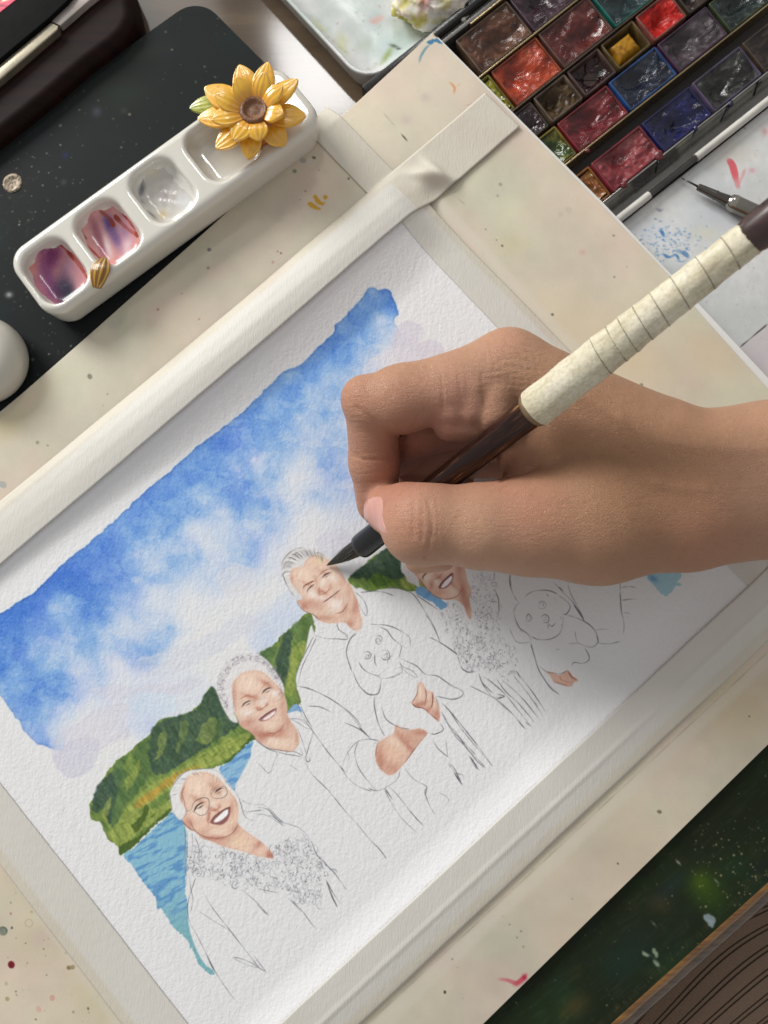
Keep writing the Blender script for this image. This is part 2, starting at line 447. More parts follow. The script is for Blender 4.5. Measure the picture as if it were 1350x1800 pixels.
    # ---- hills
    H1 = [(157, 1415), (168, 1400), (180, 1372), (200, 1342), (222, 1325), (242, 1308), (262, 1292), (278, 1268), (293, 1262), (318, 1258), (345, 1243), (362, 1218), (372, 1207), (385, 1225), (400, 1240), (420, 1262), (446, 1288), (440, 1306), (405, 1338), (372, 1352), (330, 1375), (305, 1400), (297, 1430), (270, 1450), (235, 1488), (211, 1504), (207, 1490), (190, 1475), (183, 1462), (175, 1447), (160, 1440)]
    H2 = [(450, 1165), (462, 1145), (480, 1135), (500, 1112), (520, 1098), (532, 1082), (545, 1078), (553, 1100), (552, 1118), (538, 1145), (522, 1180), (521, 1208), (530, 1232), (508, 1254), (500, 1245), (488, 1195), (470, 1165)]
    H3 = [(612, 1018), (632, 1002), (652, 982), (700, 952), (750, 930), (760, 1000), (745, 1035), (728, 1040), (700, 1036), (672, 1036), (640, 1045), (625, 1035)]
    for P in (H1, H2, H3):
        cv.fill(P, (108, 130, 70), 1, edge=.35, rough=.5, rscale=.8, var=.05)
    mh = cv.full(H1, rough=.5, rscale=.8)+cv.full(H2, rough=.5, rscale=.8)+cv.full(H3, rough=.5, rscale=.8); mh = np.clip(mh, 0, 1)
    t = fbm(X/14, Y/20, 61, 4)
    s = np.clip((t-.42)*4, 0, 1)*mh*.6
    cv.img = cv.img*(1-s[..., None])+np.array([86, 114, 62])/255*s[..., None]
    HM = mh
    dk = (54, 76, 68); mid = (76, 103, 66); lt = (138, 152, 80); och = (164, 134, 62)
    # dark folds of the mountain
    for P, c, a in [
        ([(160, 1412), (185, 1365), (212, 1350), (214, 1375), (205, 1400), (203, 1430), (190, 1450), (183, 1420), (170, 1430)], dk, .85),
        ([(200, 1345), (225, 1325), (215, 1350), (220, 1365), (208, 1400)], mid, .7),
        ([(262, 1295), (280, 1268), (300, 1262), (330, 1255), (350, 1240), (370, 1208), (385, 1228), (408, 1255), (425, 1270), (380, 1300), (340, 1330), (312, 1345), (290, 1362), (268, 1360), (262, 1335)], dk, .82),
        ([(235, 1320), (262, 1298), (262, 1330), (262, 1365), (240, 1385), (222, 1392), (232, 1362), (246, 1350)], mid, .75),
        ([(205, 1395), (230, 1380), (245, 1385), (225, 1410), (213, 1430), (205, 1460), (195, 1462)], mid, .8),
        ([(488, 1190), (488, 1150), (500, 1115), (513, 1110), (511, 1150), (505, 1190), (497, 1215)], dk, .85),
        ([(513, 1100), (545, 1085), (550, 1105), (535, 1130), (520, 1130)], mid, .6),
        ([(615, 1015), (655, 980), (700, 950), (755, 930), (755, 990), (735, 1010), (700, 1020), (660, 1030), (640, 1018)], dk, .85),
        ([(455, 1150), (482, 1135), (485, 1150), (470, 1170)], mid, .8)]:
        cv.fill(P, c, a, rough=1.3, rscale=.35, var=.35, vscale=.3, blur=1.2, edge=.2)
    for P, c, a in [
        ([(277, 1305), (283, 1285), (292, 1290), (287, 1318), (270, 1340), (276, 1320)], lt, .5), ([(313, 1290), (320, 1268), (330, 1272), (325, 1300), (312, 1325)], lt, .35),
        ([(345, 1300), (356, 1275), (372, 1262), (382, 1270), (375, 1300), (360, 1308)], lt, .5), ([(375, 1292), (382, 1270), (385, 1260), (392, 1285), (380, 1305)], mid, .7),
        ([(178, 1432), (186, 1410), (196, 1402), (190, 1425), (186, 1445)], lt, .6), ([(232, 1355), (245, 1335), (240, 1362), (228, 1385), (222, 1395), (222, 1372)], lt, .7),
        ([(210, 1440), (240, 1400), (265, 1380), (300, 1362), (350, 1330), (400, 1300), (440, 1290), (420, 1320), (370, 1348), (330, 1370), (300, 1390), (250, 1420), (215, 1450)], lt, .75),
        ([(237, 1412), (262, 1392), (290, 1372), (325, 1352), (350, 1350), (300, 1380), (275, 1400), (245, 1420)], och, .75),
        ([(190, 1470), (200, 1450), (240, 1430), (280, 1420), (296, 1405), (300, 1425), (260, 1452), (215, 1485), (207, 1488)], lt, .7),
        ([(515, 1140), (535, 1125), (540, 1140), (520, 1175), (505, 1215), (505, 1180)], lt, .6), ([(500, 1190), (518, 1180), (522, 1205), (505, 1225)], lt, .5),
        ([(645, 1020), (665, 1010), (690, 1018), (700, 1022), (660, 1036)], (98, 130, 50), .7), ([(700, 1020), (735, 1005), (745, 1030), (725, 1038)], lt, .8)]:
        cv.fill(P, c, a, rough=1.0, rscale=.5, var=.4, vscale=.4, blur=1.2, edge=.15)
    st_ = fbm((X*.5+Y*.87)/26, (-X*.87+Y*.5)/5, 66, 4)-.5; st2 = fbm((X*.75+Y*.66)/9, (-X*.66+Y*.75)/3, 67, 3)-.5
    cv.img = cv.img*(1+(HM*(st_*.5+st2*.3))[..., None]*np.array([1, .8, .9]))
    for P in [[(208, 1490), (225, 1480), (250, 1465), (275, 1442), (299, 1420), (299, 1430), (270, 1452), (240, 1484), (212, 1503)],
              [(232, 1450), (250, 1432), (255, 1415), (262, 1425), (250, 1450), (240, 1465)], [(395, 1340), (420, 1318), (445, 1292), (446, 1302), (410, 1338)]]:
        cv.fill(P, (62, 84, 38), .85, rough=.8, rscale=1, var=.5, vscale=1, blur=.8)
    for k in range(26):
        x = random.uniform(200, 430); y = 1500-(x-200)*.72+random.uniform(-60, 0)
        l = random.uniform(6, 18); cv.line([(x, y), (x+l*.8, y-l*.6)], .7, (74, 100, 44), .45)
    # ---- water
    WA1 = [(216, 1505), (238, 1488), (260, 1466), (290, 1440), (300, 1430), (312, 1438), (326, 1452), (328, 1520), (325, 1560), (330, 1600), (331, 1620), (342, 1650), (360, 1685), (377, 1710), (370, 1712), (352, 1700), (342, 1680), (337, 1668), (333, 1670), (330, 1655), (315, 1640), (300, 1625), (285, 1600), (275, 1598), (273, 1580), (258, 1560), (240, 1535), (230, 1520)]
    WA2 = [(385, 1352), (405, 1338), (440, 1304), (448, 1318), (436, 1342), (420, 1370), (412, 1390), (400, 1375)]
    WA3 = [(506, 1250), (522, 1238), (535, 1262), (520, 1264), (508, 1262)]
    WA4 = [(730, 1042), (742, 1032), (785, 1062), (775, 1072), (758, 1058)]
    WA5 = [(1138, 1015), (1146, 1000), (1165, 990), (1192, 1002), (1198, 1015), (1190, 1022), (1199, 1030), (1186, 1032), (1180, 1042), (1168, 1048), (1155, 1036)]
    for P, c in ((WA1, (124, 172, 200)), (WA2, (130, 172, 208)), (WA3, (122, 158, 200)), (WA4, (108, 152, 196)), (WA5, (150, 186, 204))):
        cv.fill(P, c, 1, edge=.5, rough=.55, rscale=1.0, var=.12)
    mw = np.clip(cv.full(WA1, rough=.55, rscale=1.0)+cv.full(WA2), 0, 1)
    g = np.clip((Y-1560)/90, 0, 1)*mw*.75
    cv.img = cv.img*(1-g[..., None])+np.array([112, 160, 170])/255*g[..., None]
    ca, sa = math.cos(math.radians(-28)), math.sin(math.radians(-28))
    w = np.clip((fbm((X*ca+Y*sa)/22, (-X*sa+Y*ca)/5.5, 71, 3)-.5)*5, 0, 1)*mw*np.clip((1640-Y)/60, 0, 1)*.8
    cv.img = cv.img*(1-w[..., None])+np.array([78, 128, 186])/255*w[..., None]
    cv.blobs([(1148, 1018, 10, 5, 30, (70, 120, 180), .6), (752, 1046, 10, 3, -40, (70, 115, 175), .5)])
    return cv

def faces(cv):
    cv.fill([(546, 1100), (556, 1112), (600, 1090), (625, 1036), (650, 1040), (690, 1034), (722, 1045), (745, 1065), (770, 1090), (700, 1200), (600, 1260), (545, 1260), (521, 1205), (523, 1180), (535, 1150)], PAPER_REF, 1, var=0, blur=.8)
    cv.fill([(450, 1300), (520, 1250), (560, 1300), (560, 1420), (430, 1400), (413, 1386), (425, 1360), (440, 1330)], PAPER_REF, 1, var=0, blur=.8)
    cv.fill([(330, 1440), (330, 1480), (331, 1560), (334, 1640), (372, 1704), (420, 1640), (420, 1500)], PAPER_REF, 1, var=0, blur=.8)
    PAP = PAPER_REF; SK = (212, 182, 168); SH = (178, 136, 122); RD = (162, 104, 92); LT = (222, 205, 194); BR = (92, 62, 58); HI = (222, 216, 216)
    def mk(x0, y0, s): return lambda L: [(x0+a/s, y0+b/s) for a, b in L]
    def bl(x0, y0, s, L, m): cv.blobs([(x0+a/s, y0+b/s, rx/s, ry/s, d, c, al) for a, b, rx, ry, d, c, al in L], m)
    def face(P, f, skin=SK):
        skin = tuple(.66*a+.34*b for a, b in zip(skin, (205, 190, 184)))
        cv.fill(f(P), skin, 1, edge=.0, var=.06, blur=1.1, k=4)
        cv.fill(f(P), SH, 0.0, edge=1.3, var=0, blur=1.4, k=4)
        return cv.full(f(P), blur=1.0, k=4)
    def hair(P, f, c=(200, 201, 208), a=.9): cv.fill(f(P), c, a, edge=.25, var=.15, blur=1.0, vscale=1)
    # ---------- tall man, white swept-back hair
    x0, y0, s = 480, 940, 7.941; f = mk(x0, y0, s)
    hair([(105, 430), (130, 340), (190, 250), (290, 190), (400, 175), (500, 200), (560, 190), (660, 220), (720, 290), (790, 330), (860, 400), (920, 430), (980, 520), (1025, 620), (1000, 700), (700, 500), (420, 500), (330, 900), (300, 890), (220, 760), (150, 620), (120, 540)], f)
    shirt = [(530, 1130), (580, 1400), (540, 1500), (1400, 1588), (1500, 1000), (1240, 830), (1120, 790), (1180, 950), (1240, 1200), (1200, 1340), (1040, 1240), (880, 1230), (700, 1230)]
    m = face([(330, 920), (400, 900), (380, 850), (300, 760), (240, 640), (230, 540), (270, 470), (400, 440), (470, 340), (560, 280), (640, 285), (740, 330), (800, 380), (880, 430), (950, 540), (1020, 640), (1080, 700), (1120, 790), (1180, 930), (1215, 1100), (1245, 1210), (1200, 1340), (1120, 1330), (1060, 1290), (1000, 1225), (880, 1240), (760, 1240), (640, 1200), (540, 1100), (430, 1070), (380, 1000)], f)
    bl(x0, y0, s, [(430, 560, 150, 90, 30, LT, .6), (640, 360, 80, 60, 0, (214, 196, 160), .5), (250, 640, 40, 90, 0, SH, .55), (560, 850, 90, 60, 20, HI, .85), (830, 610, 70, 45, 20, HI, .85), (690, 680, 30, 75, 30, HI, .9),
        (640, 800, 30, 60, 0, RD, .6), (700, 810, 70, 22, 25, RD, .65), (800, 740, 30, 40, 0, SH, .6), (500, 960, 130, 60, 0, SH, .65), (620, 1020, 110, 70, 0, SH, .4), (890, 980, 120, 100, 20, HI, .9), (760, 1090, 60, 40, 0, (190, 185, 176), .4),
        (1020, 1050, 60, 110, -20, SH, .6), (1150, 1000, 50, 180, 10, RD, .55), (1000, 1100, 80, 60, 0, SH, .5), (700, 1170, 180, 45, 0, SH, .75), (1060, 1250, 60, 60, 0, RD, .55), (1040, 1120, 60, 60, 0, LT, .5), (960, 640, 60, 90, 0, SH, .35), (1060, 800, 50, 120, 10, SH, .45),
        (590, 620, 30, 60, -20, SH, .55), (700, 530, 100, 25, 25, SH, .5), (480, 700, 90, 22, 25, SH, .6), (430, 1010, 60, 50, -30, RD, .6), (380, 950, 40, 40, 0, SH, .4), (350, 800, 45, 90, 0, (196, 186, 180), .6), (980, 580, 25, 60, -20, SH, .6), (900, 860, 60, 60, 0, SH, .35), (680, 890, 35, 22, 20, HI, .7)], m)
    for L, wd, c, a in [([(415, 770), (430, 720), (480, 690), (560, 650), (575, 660)], .55, (126, 80, 66), .75), ([(625, 580), (650, 560), (720, 500), (790, 480)], .5, (132, 86, 72), .7), ([(470, 810), (490, 760), (540, 715), (575, 690)], .55, (56, 48, 50), .9),
            ([(685, 600), (720, 565), (780, 535), (815, 530)], .5, (60, 52, 54), .85), ([(690, 605), (740, 590), (780, 560)], .25, BR, .6), ([(690, 950), (760, 905), (850, 840), (910, 790), (935, 775)], .5, (96, 60, 66), .9), ([(670, 960), (700, 965)], .5, RD, .7), ([(870, 1100), (960, 1080), (1030, 980), (1050, 930)], .35, (140, 90, 76), .6),
            ([(640, 790), (650, 840), (700, 830), (760, 790), (790, 740)], .3, (150, 86, 72), .7), ([(330, 910), (350, 980), (410, 1050), (470, 1085), (560, 1120), (640, 1190)], .3, (110, 80, 72), .7), ([(430, 1000), (480, 1020), (480, 1060)], .3, (120, 70, 60), .6), ([(600, 700), (600, 640), (580, 600)], .3, SH, .6),
            ([(1100, 1330), (1150, 1335)], .3, (110, 80, 72), .6), ([(820, 900), (880, 860), (900, 850)], .3, (170, 110, 104), .6)]:
        cv.line(f(L), wd, c, a, vary=.25)
    for k in range(34):
        t = k/33; a = math.radians(200-150*t); cx, cy = 500, 520
        p = (cx+400*math.cos(a)*(1-.1*t), cy-330*math.sin(a)); q = (cx+240*math.cos(a-.25), cy-200*math.sin(a-.25))
        if random.random() < .8: cv.line(f([p, ((p[0]+q[0])/2-20, (p[1]+q[1])/2-30), q]), random.uniform(.2, .5), random.choice([(120, 122, 130), (150, 152, 160), (235, 235, 240), (92, 92, 96)]), .5)
    for L in [[(110, 450), (140, 360), (220, 260), (330, 200), (420, 180)], [(130, 540), (160, 640), (230, 780), (310, 880)], [(200, 380), (270, 290), (360, 240)], [(300, 260), (370, 290), (420, 350)], [(560, 260), (640, 255), (720, 300)]]: cv.line(f(L), .3, (96, 96, 104), .6)
    # ---------- curly haired woman
    x0, y0, s = 370, 1130, 7.105; f = mk(x0, y0, s)
    hair([(75, 520), (90, 420), (120, 340), (180, 280), (260, 215), (340, 170), (430, 140), (520, 130), (620, 160), (690, 210), (760, 290), (830, 390), (880, 470), (915, 560), (905, 640), (800, 540), (600, 350), (400, 380), (280, 500), (270, 800), (330, 960), (330, 1000), (260, 980), (180, 870), (110, 720), (85, 600)], f, (206, 206, 214), 1)
    m = face([(262, 600), (270, 520), (310, 450), (390, 380), (500, 345), (600, 350), (680, 385), (760, 460), (840, 540), (890, 600), (930, 680), (955, 790), (960, 900), (1000, 980), (1060, 1060), (1100, 1160), (1105, 1260), (1020, 1365), (900, 1355), (800, 1335), (700, 1300), (590, 1230), (540, 1160), (460, 1100), (370, 1040), (330, 940), (290, 820)], f)
    bl(x0, y0, s, [(480, 520, 130, 110, 0, LT, .75), (690, 800, 60, 40, 0, LT, .5), (450, 880, 80, 60, 0, HI, .8), (800, 640, 60, 50, 0, HI, .8), (650, 740, 50, 50, 0, HI, .8), (290, 680, 30, 180, 0, SH, .7), (700, 520, 110, 28, 30, RD, .6), (500, 680, 110, 28, 15, RD, .6), (560, 700, 25, 60, 20, SH, .6),
        (610, 830, 50, 20, 10, RD, .65), (700, 780, 25, 25, 0, RD, .5), (460, 1010, 110, 60, -20, RD, .5), (560, 1090, 120, 45, -20, SH, .6), (700, 1160, 200, 45, 5, RD, .8), (870, 1100, 70, 60, 20, RD, .7), (960, 1000, 50, 110, -10, SH, .7), (900, 780, 40, 130, 0, SH, .6), (890, 620, 20, 60, -20, RD, .5), (760, 1040, 120, 50, 10, LT, .6),
        (640, 1200, 60, 60, 0, RD, .5), (850, 1250, 140, 60, 0, LT, .6), (1070, 1180, 30, 90, 0, SH, .55), (760, 1215, 50, 30, 0, HI, .5), (480, 950, 40, 50, 0, SH, .3)], m)
    cv.fill(f([(600, 960), (680, 900), (760, 850), (825, 820), (815, 870), (770, 930), (700, 975), (640, 985)]), (158, 112, 118), .9, blur=.8, var=.05)
    cv.fill(f([(650, 960), (720, 910), (800, 855), (800, 885), (740, 940), (680, 965)]), (226, 216, 220), 1, blur=.6, var=0)
    for L, wd, c, a in [([(340, 730), (390, 690), (460, 665), (540, 680)], .35, (160, 96, 76), .6), ([(620, 600), (650, 550), (700, 510), (760, 490)], .35, (160, 96, 76), .6), ([(385, 810), (420, 760), (480, 730), (520, 725)], .5, (80, 70, 68), .85), ([(430, 790), (480, 765), (510, 745)], .35, (100, 96, 96), .8),
            ([(640, 640), (670, 600), (720, 570), (770, 565)], .5, (80, 70, 68), .85), ([(670, 630), (720, 610), (745, 585)], .35, (96, 96, 96), .8), ([(600, 968), (680, 905), (760, 852), (825, 818)], .4, (84, 50, 60), .9), ([(600, 968), (630, 975)], .6, (80, 48, 54), .8), ([(575, 800), (590, 850), (640, 830), (700, 780), (720, 740)], .28, (150, 90, 74), .7),
            ([(700, 1130), (800, 1130), (880, 1080), (920, 1000)], .35, (140, 84, 66), .7), ([(800, 870), (815, 850)], .5, (80, 48, 54), .7), ([(440, 1080), (520, 1150), (580, 1225), (700, 1310), (830, 1340), (1000, 1365)], .25, (110, 90, 86), .7)]:
        cv.line(f(L), wd, c, a, vary=.25)
    for k in range(420):
        a = random.uniform(-1.0, 3.9); r = random.uniform(.78, 1.0)
        x = 485+r*410*math.cos(a); y = 560-r*430*math.sin(a)
        if (x > 880 and y > 620) or (y > 480 and 280 < x < 860) or y > 980 or (x-520)**2/250**2+(y-600)**2/240**2 < 1: continue
        b = random.uniform(0, 6.28); q = random.uniform(11, 24)
        cv.line(f([(x+q*math.cos(b+g), y+q*math.sin(b+g)) for g in (0, .9, 1.8, 2.7, 3.6)]), .22, (120, 116, 134), .65)
    # ---------- woman with glasses
    x0, y0, s = 280, 1330, 6.136; f = mk(x0, y0, s)
    hair([(110, 400), (150, 300), (200, 220), (300, 160), (420, 140), (560, 140), (650, 190), (710, 270), (780, 340), (850, 430), (900, 560), (950, 700), (860, 720), (850, 560), (700, 330), (400, 180), (280, 300), (270, 560), (280, 620), (230, 690), (170, 640), (130, 540)], f, (208, 210, 217), 1)
    m = face([(215, 440), (240, 340), (290, 240), (350, 190), (440, 165), (540, 180), (620, 220), (690, 290), (740, 360), (800, 430), (845, 520), (852, 640), (845, 720), (900, 780), (980, 840), (1080, 910), (1160, 980), (1225, 1060), (1225, 1105), (1150, 1095), (1040, 1075), (900, 1030), (700, 980), (560, 920), (450, 880), (380, 810), (300, 770), (250, 700), (280, 620), (270, 560)], f, (218, 184, 168))
    bl(x0, y0, s, [(400, 330, 110, 90, 0, LT, .8), (240, 430, 25, 150, 5, SH, .7), (440, 600, 80, 50, 0, HI, .75), (690, 420, 50, 40, 0, HI, .6), (570, 520, 40, 40, 0, HI, .6), (600, 300, 60, 40, 30, SH, .4), (410, 470, 90, 25, 25, SH, .7), (600, 360, 90, 25, 40, SH, .7), (590, 580, 60, 18, 20, RD, .6), (640, 540, 20, 22, 0, RD, .45),
        (530, 640, 20, 80, 5, RD, .7), (780, 560, 25, 80, 0, SH, .6), (470, 820, 100, 40, -15, SH, .5), (600, 890, 180, 30, 0, RD, .7), (820, 800, 50, 60, 40, SH, .7), (1060, 960, 110, 35, -42, RD, .6), (1190, 1070, 45, 40, 0, RD, .9), (830, 920, 90, 60, 0, (216, 198, 172), .6), (620, 820, 90, 30, 0, LT, .6), (320, 720, 40, 60, -30, RD, .6), (830, 480, 20, 80, -10, SH, .6), (980, 1010, 80, 30, -20, LT, .5), (660, 950, 100, 40, -10, SH, .45)], m)
    cv.fill(f([(545, 715), (600, 640), (680, 580), (760, 545), (765, 600), (740, 680), (680, 735), (620, 740)]), (128, 84, 86), .95, blur=.8, var=.05)
    cv.fill(f([(585, 700), (640, 640), (700, 590), (735, 572), (735, 620), (700, 665), (640, 705), (600, 712)]), (232, 234, 240), 1, blur=.8, var=0)
    for L, wd, c, a in [([(370, 600), (400, 540), (450, 505), (490, 495)], .55, (72, 56, 56), .9), ([(400, 570), (440, 550), (475, 520)], .5, (86, 78, 78), .8), ([(590, 400), (620, 370), (660, 345), (690, 345)], .55, (80, 66, 66), .85), ([(340, 580), (370, 500), (440, 455), (510, 450), (535, 490), (530, 560), (500, 620), (440, 640), (390, 610), (340, 580)], .22, (92, 92, 96), .8),
            ([(548, 425), (575, 380), (630, 335), (690, 325), (722, 350), (728, 400), (700, 440), (640, 455), (585, 450), (548, 425)], .2, (100, 98, 104), .7), ([(595, 415), (640, 395), (690, 365)], .35, (110, 84, 78), .6), ([(280, 605), (340, 575)], .25, (70, 70, 74), .8), ([(535, 440), (560, 425), (545, 380), (590, 340), (650, 300)], .25, (130, 90, 80), .6), ([(345, 540), (390, 480), (470, 450)], .3, (140, 96, 84), .6), ([(545, 715), (600, 640), (690, 580), (765, 545)], .35, (84, 46, 52), .85),
            ([(540, 720), (520, 700), (530, 650)], .35, RD, .7), ([(545, 570), (560, 590), (600, 580), (650, 550), (660, 515)], .25, (150, 92, 76), .7), ([(330, 700), (380, 800), (470, 860), (600, 885), (740, 860), (820, 790), (845, 710)], .3, (120, 78, 68), .6), ([(215, 690), (260, 660), (290, 600), (275, 540), (265, 480), (240, 400), (280, 300)], .25, (110, 96, 100), .6),
            ([(240, 680), (270, 730), (340, 790), (400, 810)], .5, (120, 80, 70), .6), ([(955, 840), (960, 880), (940, 940)], .2, SH, .6)]:
        cv.line(f(L), wd, c, a, vary=.25)
    for k in range(30):
        t = random.random(); a = math.radians(185-140*t); p = (430+310*math.cos(a), 420-260*math.sin(a)); q = (430+230*math.cos(a-.2), 430-215*math.sin(a-.2))
        cv.line(f([p, q]), .22, random.choice([(150, 150, 162), (236, 238, 243), (120, 120, 132)]), .5)
    for L in [[(110, 400), (180, 260), (290, 165), (420, 140), (560, 135), (660, 190), (730, 290), (830, 400), (880, 520), (905, 620), (960, 680), (1040, 695)], [(110, 400), (130, 540), (160, 620), (220, 690)], [(270, 760), (280, 900), (275, 1050), (285, 1150), (310, 1160), (350, 1040), (355, 900), (350, 820)], [(300, 790), (300, 1000), (300, 1090), (330, 1060)],
              [(275, 1200), (290, 1300), (285, 1400)], [(380, 870), (420, 970), (430, 1080), (430, 1180), (480, 1280)], [(870, 450), (930, 500), (1020, 520), (1110, 520), (1200, 580), (1270, 660), (1345, 720)], [(880, 560), (930, 600), (1020, 590), (1120, 580)], [(1150, 640), (1220, 650), (1300, 710), (1345, 730)]]:
        cv.line(f(L), .24, (112, 112, 126), .6)
    # ---------- woman under the hand
    x0, y0, s = 680, 960, 6.136; f = mk(x0, y0, s)
    hair([(150, 250), (170, 100), (240, 60), (300, 200), (350, 430), (290, 415), (220, 380), (200, 330)], f, (200, 198, 206), 1)
    m = face([(250, 120), (350, 60), (560, 40), (780, 100), (840, 230), (870, 380), (910, 480), (890, 580), (910, 700), (905, 795), (860, 740), (830, 650), (760, 590), (640, 575), (520, 540), (420, 450), (340, 360), (260, 240)], f, (202, 164, 150))
    bl(x0, y0, s, [(270, 200, 30, 110, -20, RD, .6), (440, 350, 50, 50, 0, HI, .5), (540, 390, 30, 30, 0, HI, .6), (700, 480, 110, 60, 20, LT, .7), (560, 340, 60, 30, 30, RD, .5), (820, 500, 40, 140, -5, RD, .7), (560, 510, 90, 40, -10, SH, .6), (860, 640, 40, 80, 0, RD, .5), (700, 410, 90, 20, 45, RD, .5), (480, 430, 25, 60, 0, RD, .6), (760, 350, 40, 70, 0, SH, .4), (440, 200, 90, 40, 0, SH, .4), (780, 250, 40, 70, 0, RD, .5)], m)
    cv.fill(f([(555, 455), (590, 390), (660, 320), (710, 290), (715, 350), (680, 420), (620, 460)]), (130, 86, 94), .9, blur=.7, var=0)
    cv.fill(f([(585, 445), (620, 390), (695, 325), (700, 360), (660, 415), (610, 450)]), (222, 218, 226), 1, blur=.7, var=0)
    for L, wd, c, a in [([(385, 370), (390, 330), (430, 290), (445, 290)], .5, (80, 60, 60), .85), ([(330, 320), (360, 260), (390, 250)], .3, (140, 84, 70), .6), ([(390, 230), (420, 255), (480, 240), (560, 190)], .35, (210, 190, 182), .6), ([(500, 360), (560, 340), (600, 280)], .3, (150, 84, 70), .7), ([(340, 340), (420, 450), (520, 540), (640, 575), (760, 540), (820, 450)], .3, (130, 70, 56), .6), ([(560, 455), (600, 385), (710, 290)], .35, (76, 40, 50), .9)]:
        cv.line(f(L), wd, c, a, vary=.2)
    for k in range(50):
        x = random.uniform(160, 330); y = random.uniform(90, 400)
        if x-160 > (y-20)*.5: continue
        cv.line(f([(x, y), (x+random.uniform(-14, 14), y+random.uniform(6, 20))]), .25, (110, 104, 124), .6)
    # ---------- forearm and fingers of the man, fingers of the last woman
    f = mk(590, 1080, 5.4)
    A = [(375, 1350), (380, 1270), (410, 1215), (480, 1170), (550, 1130), (570, 1050), (640, 1085), (720, 1095), (800, 1085), (870, 1130), (800, 1220), (700, 1350), (640, 1430), (560, 1515), (500, 1530), (440, 1490), (390, 1420)]
    m = face(A, f, (202, 166, 150)); cv.blobs([(590+a/5.4, 1080+b/5.4, rx/5.4, ry/5.4, d, c, al) for a, b, rx, ry, d, c, al in
        [(560, 1200, 130, 60, 35, LT, .6), (700, 1190, 130, 50, 20, SH, .6), (420, 1380, 50, 130, 0, RD, .6), (700, 1270, 200, 30, 48, RD, .6), (540, 1470, 90, 60, 30, RD, .4), (800, 1130, 80, 30, 0, RD, .6), (520, 1330, 100, 60, 40, (214, 180, 160), .6)]], m)
    Fg = [(715, 840), (760, 790), (780, 660), (820, 650), (850, 700), (860, 720), (920, 740), (940, 800), (970, 850), (990, 930), (980, 1020), (930, 985), (880, 940), (830, 895), (760, 880)]
    m = face(Fg, f, (204, 170, 156)); 
    cv.blobs([(590+a/5.4, 1080+b/5.4, rx/5.4, ry/5.4, d, c, al) for a, b, rx, ry, d, c, al in [(800, 740, 25, 80, 0, LT, .7), (880, 800, 18, 60, 0, LT, .6), (935, 880, 14, 50, 0, LT, .5), (800, 860, 80, 25, -20, RD, .7), (960, 960, 40, 50, 0, RD, .6), (880, 910, 50, 30, -40, RD, .5)]], m)
    for L in [[(850, 700), (860, 780), (845, 850), (830, 890)], [(920, 745), (920, 840), (900, 900)], [(715, 840), (760, 880), (830, 895), (900, 950), (980, 1020)], [(780, 660), (770, 760), (720, 840)], [(375, 1350), (390, 1250), (410, 1215)], [(870, 1130), (780, 1240), (700, 1350), (640, 1430)]]: cv.line(f(L), .28, (120, 70, 62), .75)
    f = mk(870, 1000, 5.4)
    m = face([(490, 975), (560, 990), (620, 1010), (690, 965), (740, 1020), (790, 1060), (745, 1085), (735, 1115), (680, 1118), (620, 1095), (560, 1080), (530, 1030)], f, (200, 156, 142))
    for L in [[(620, 1010), (625, 1050), (700, 1080), (740, 1080)], [(560, 1070), (620, 1095), (700, 1115)], [(690, 965), (730, 1030), (790, 1060)]]: cv.line(f(L), .3, (130, 76, 66), .8)

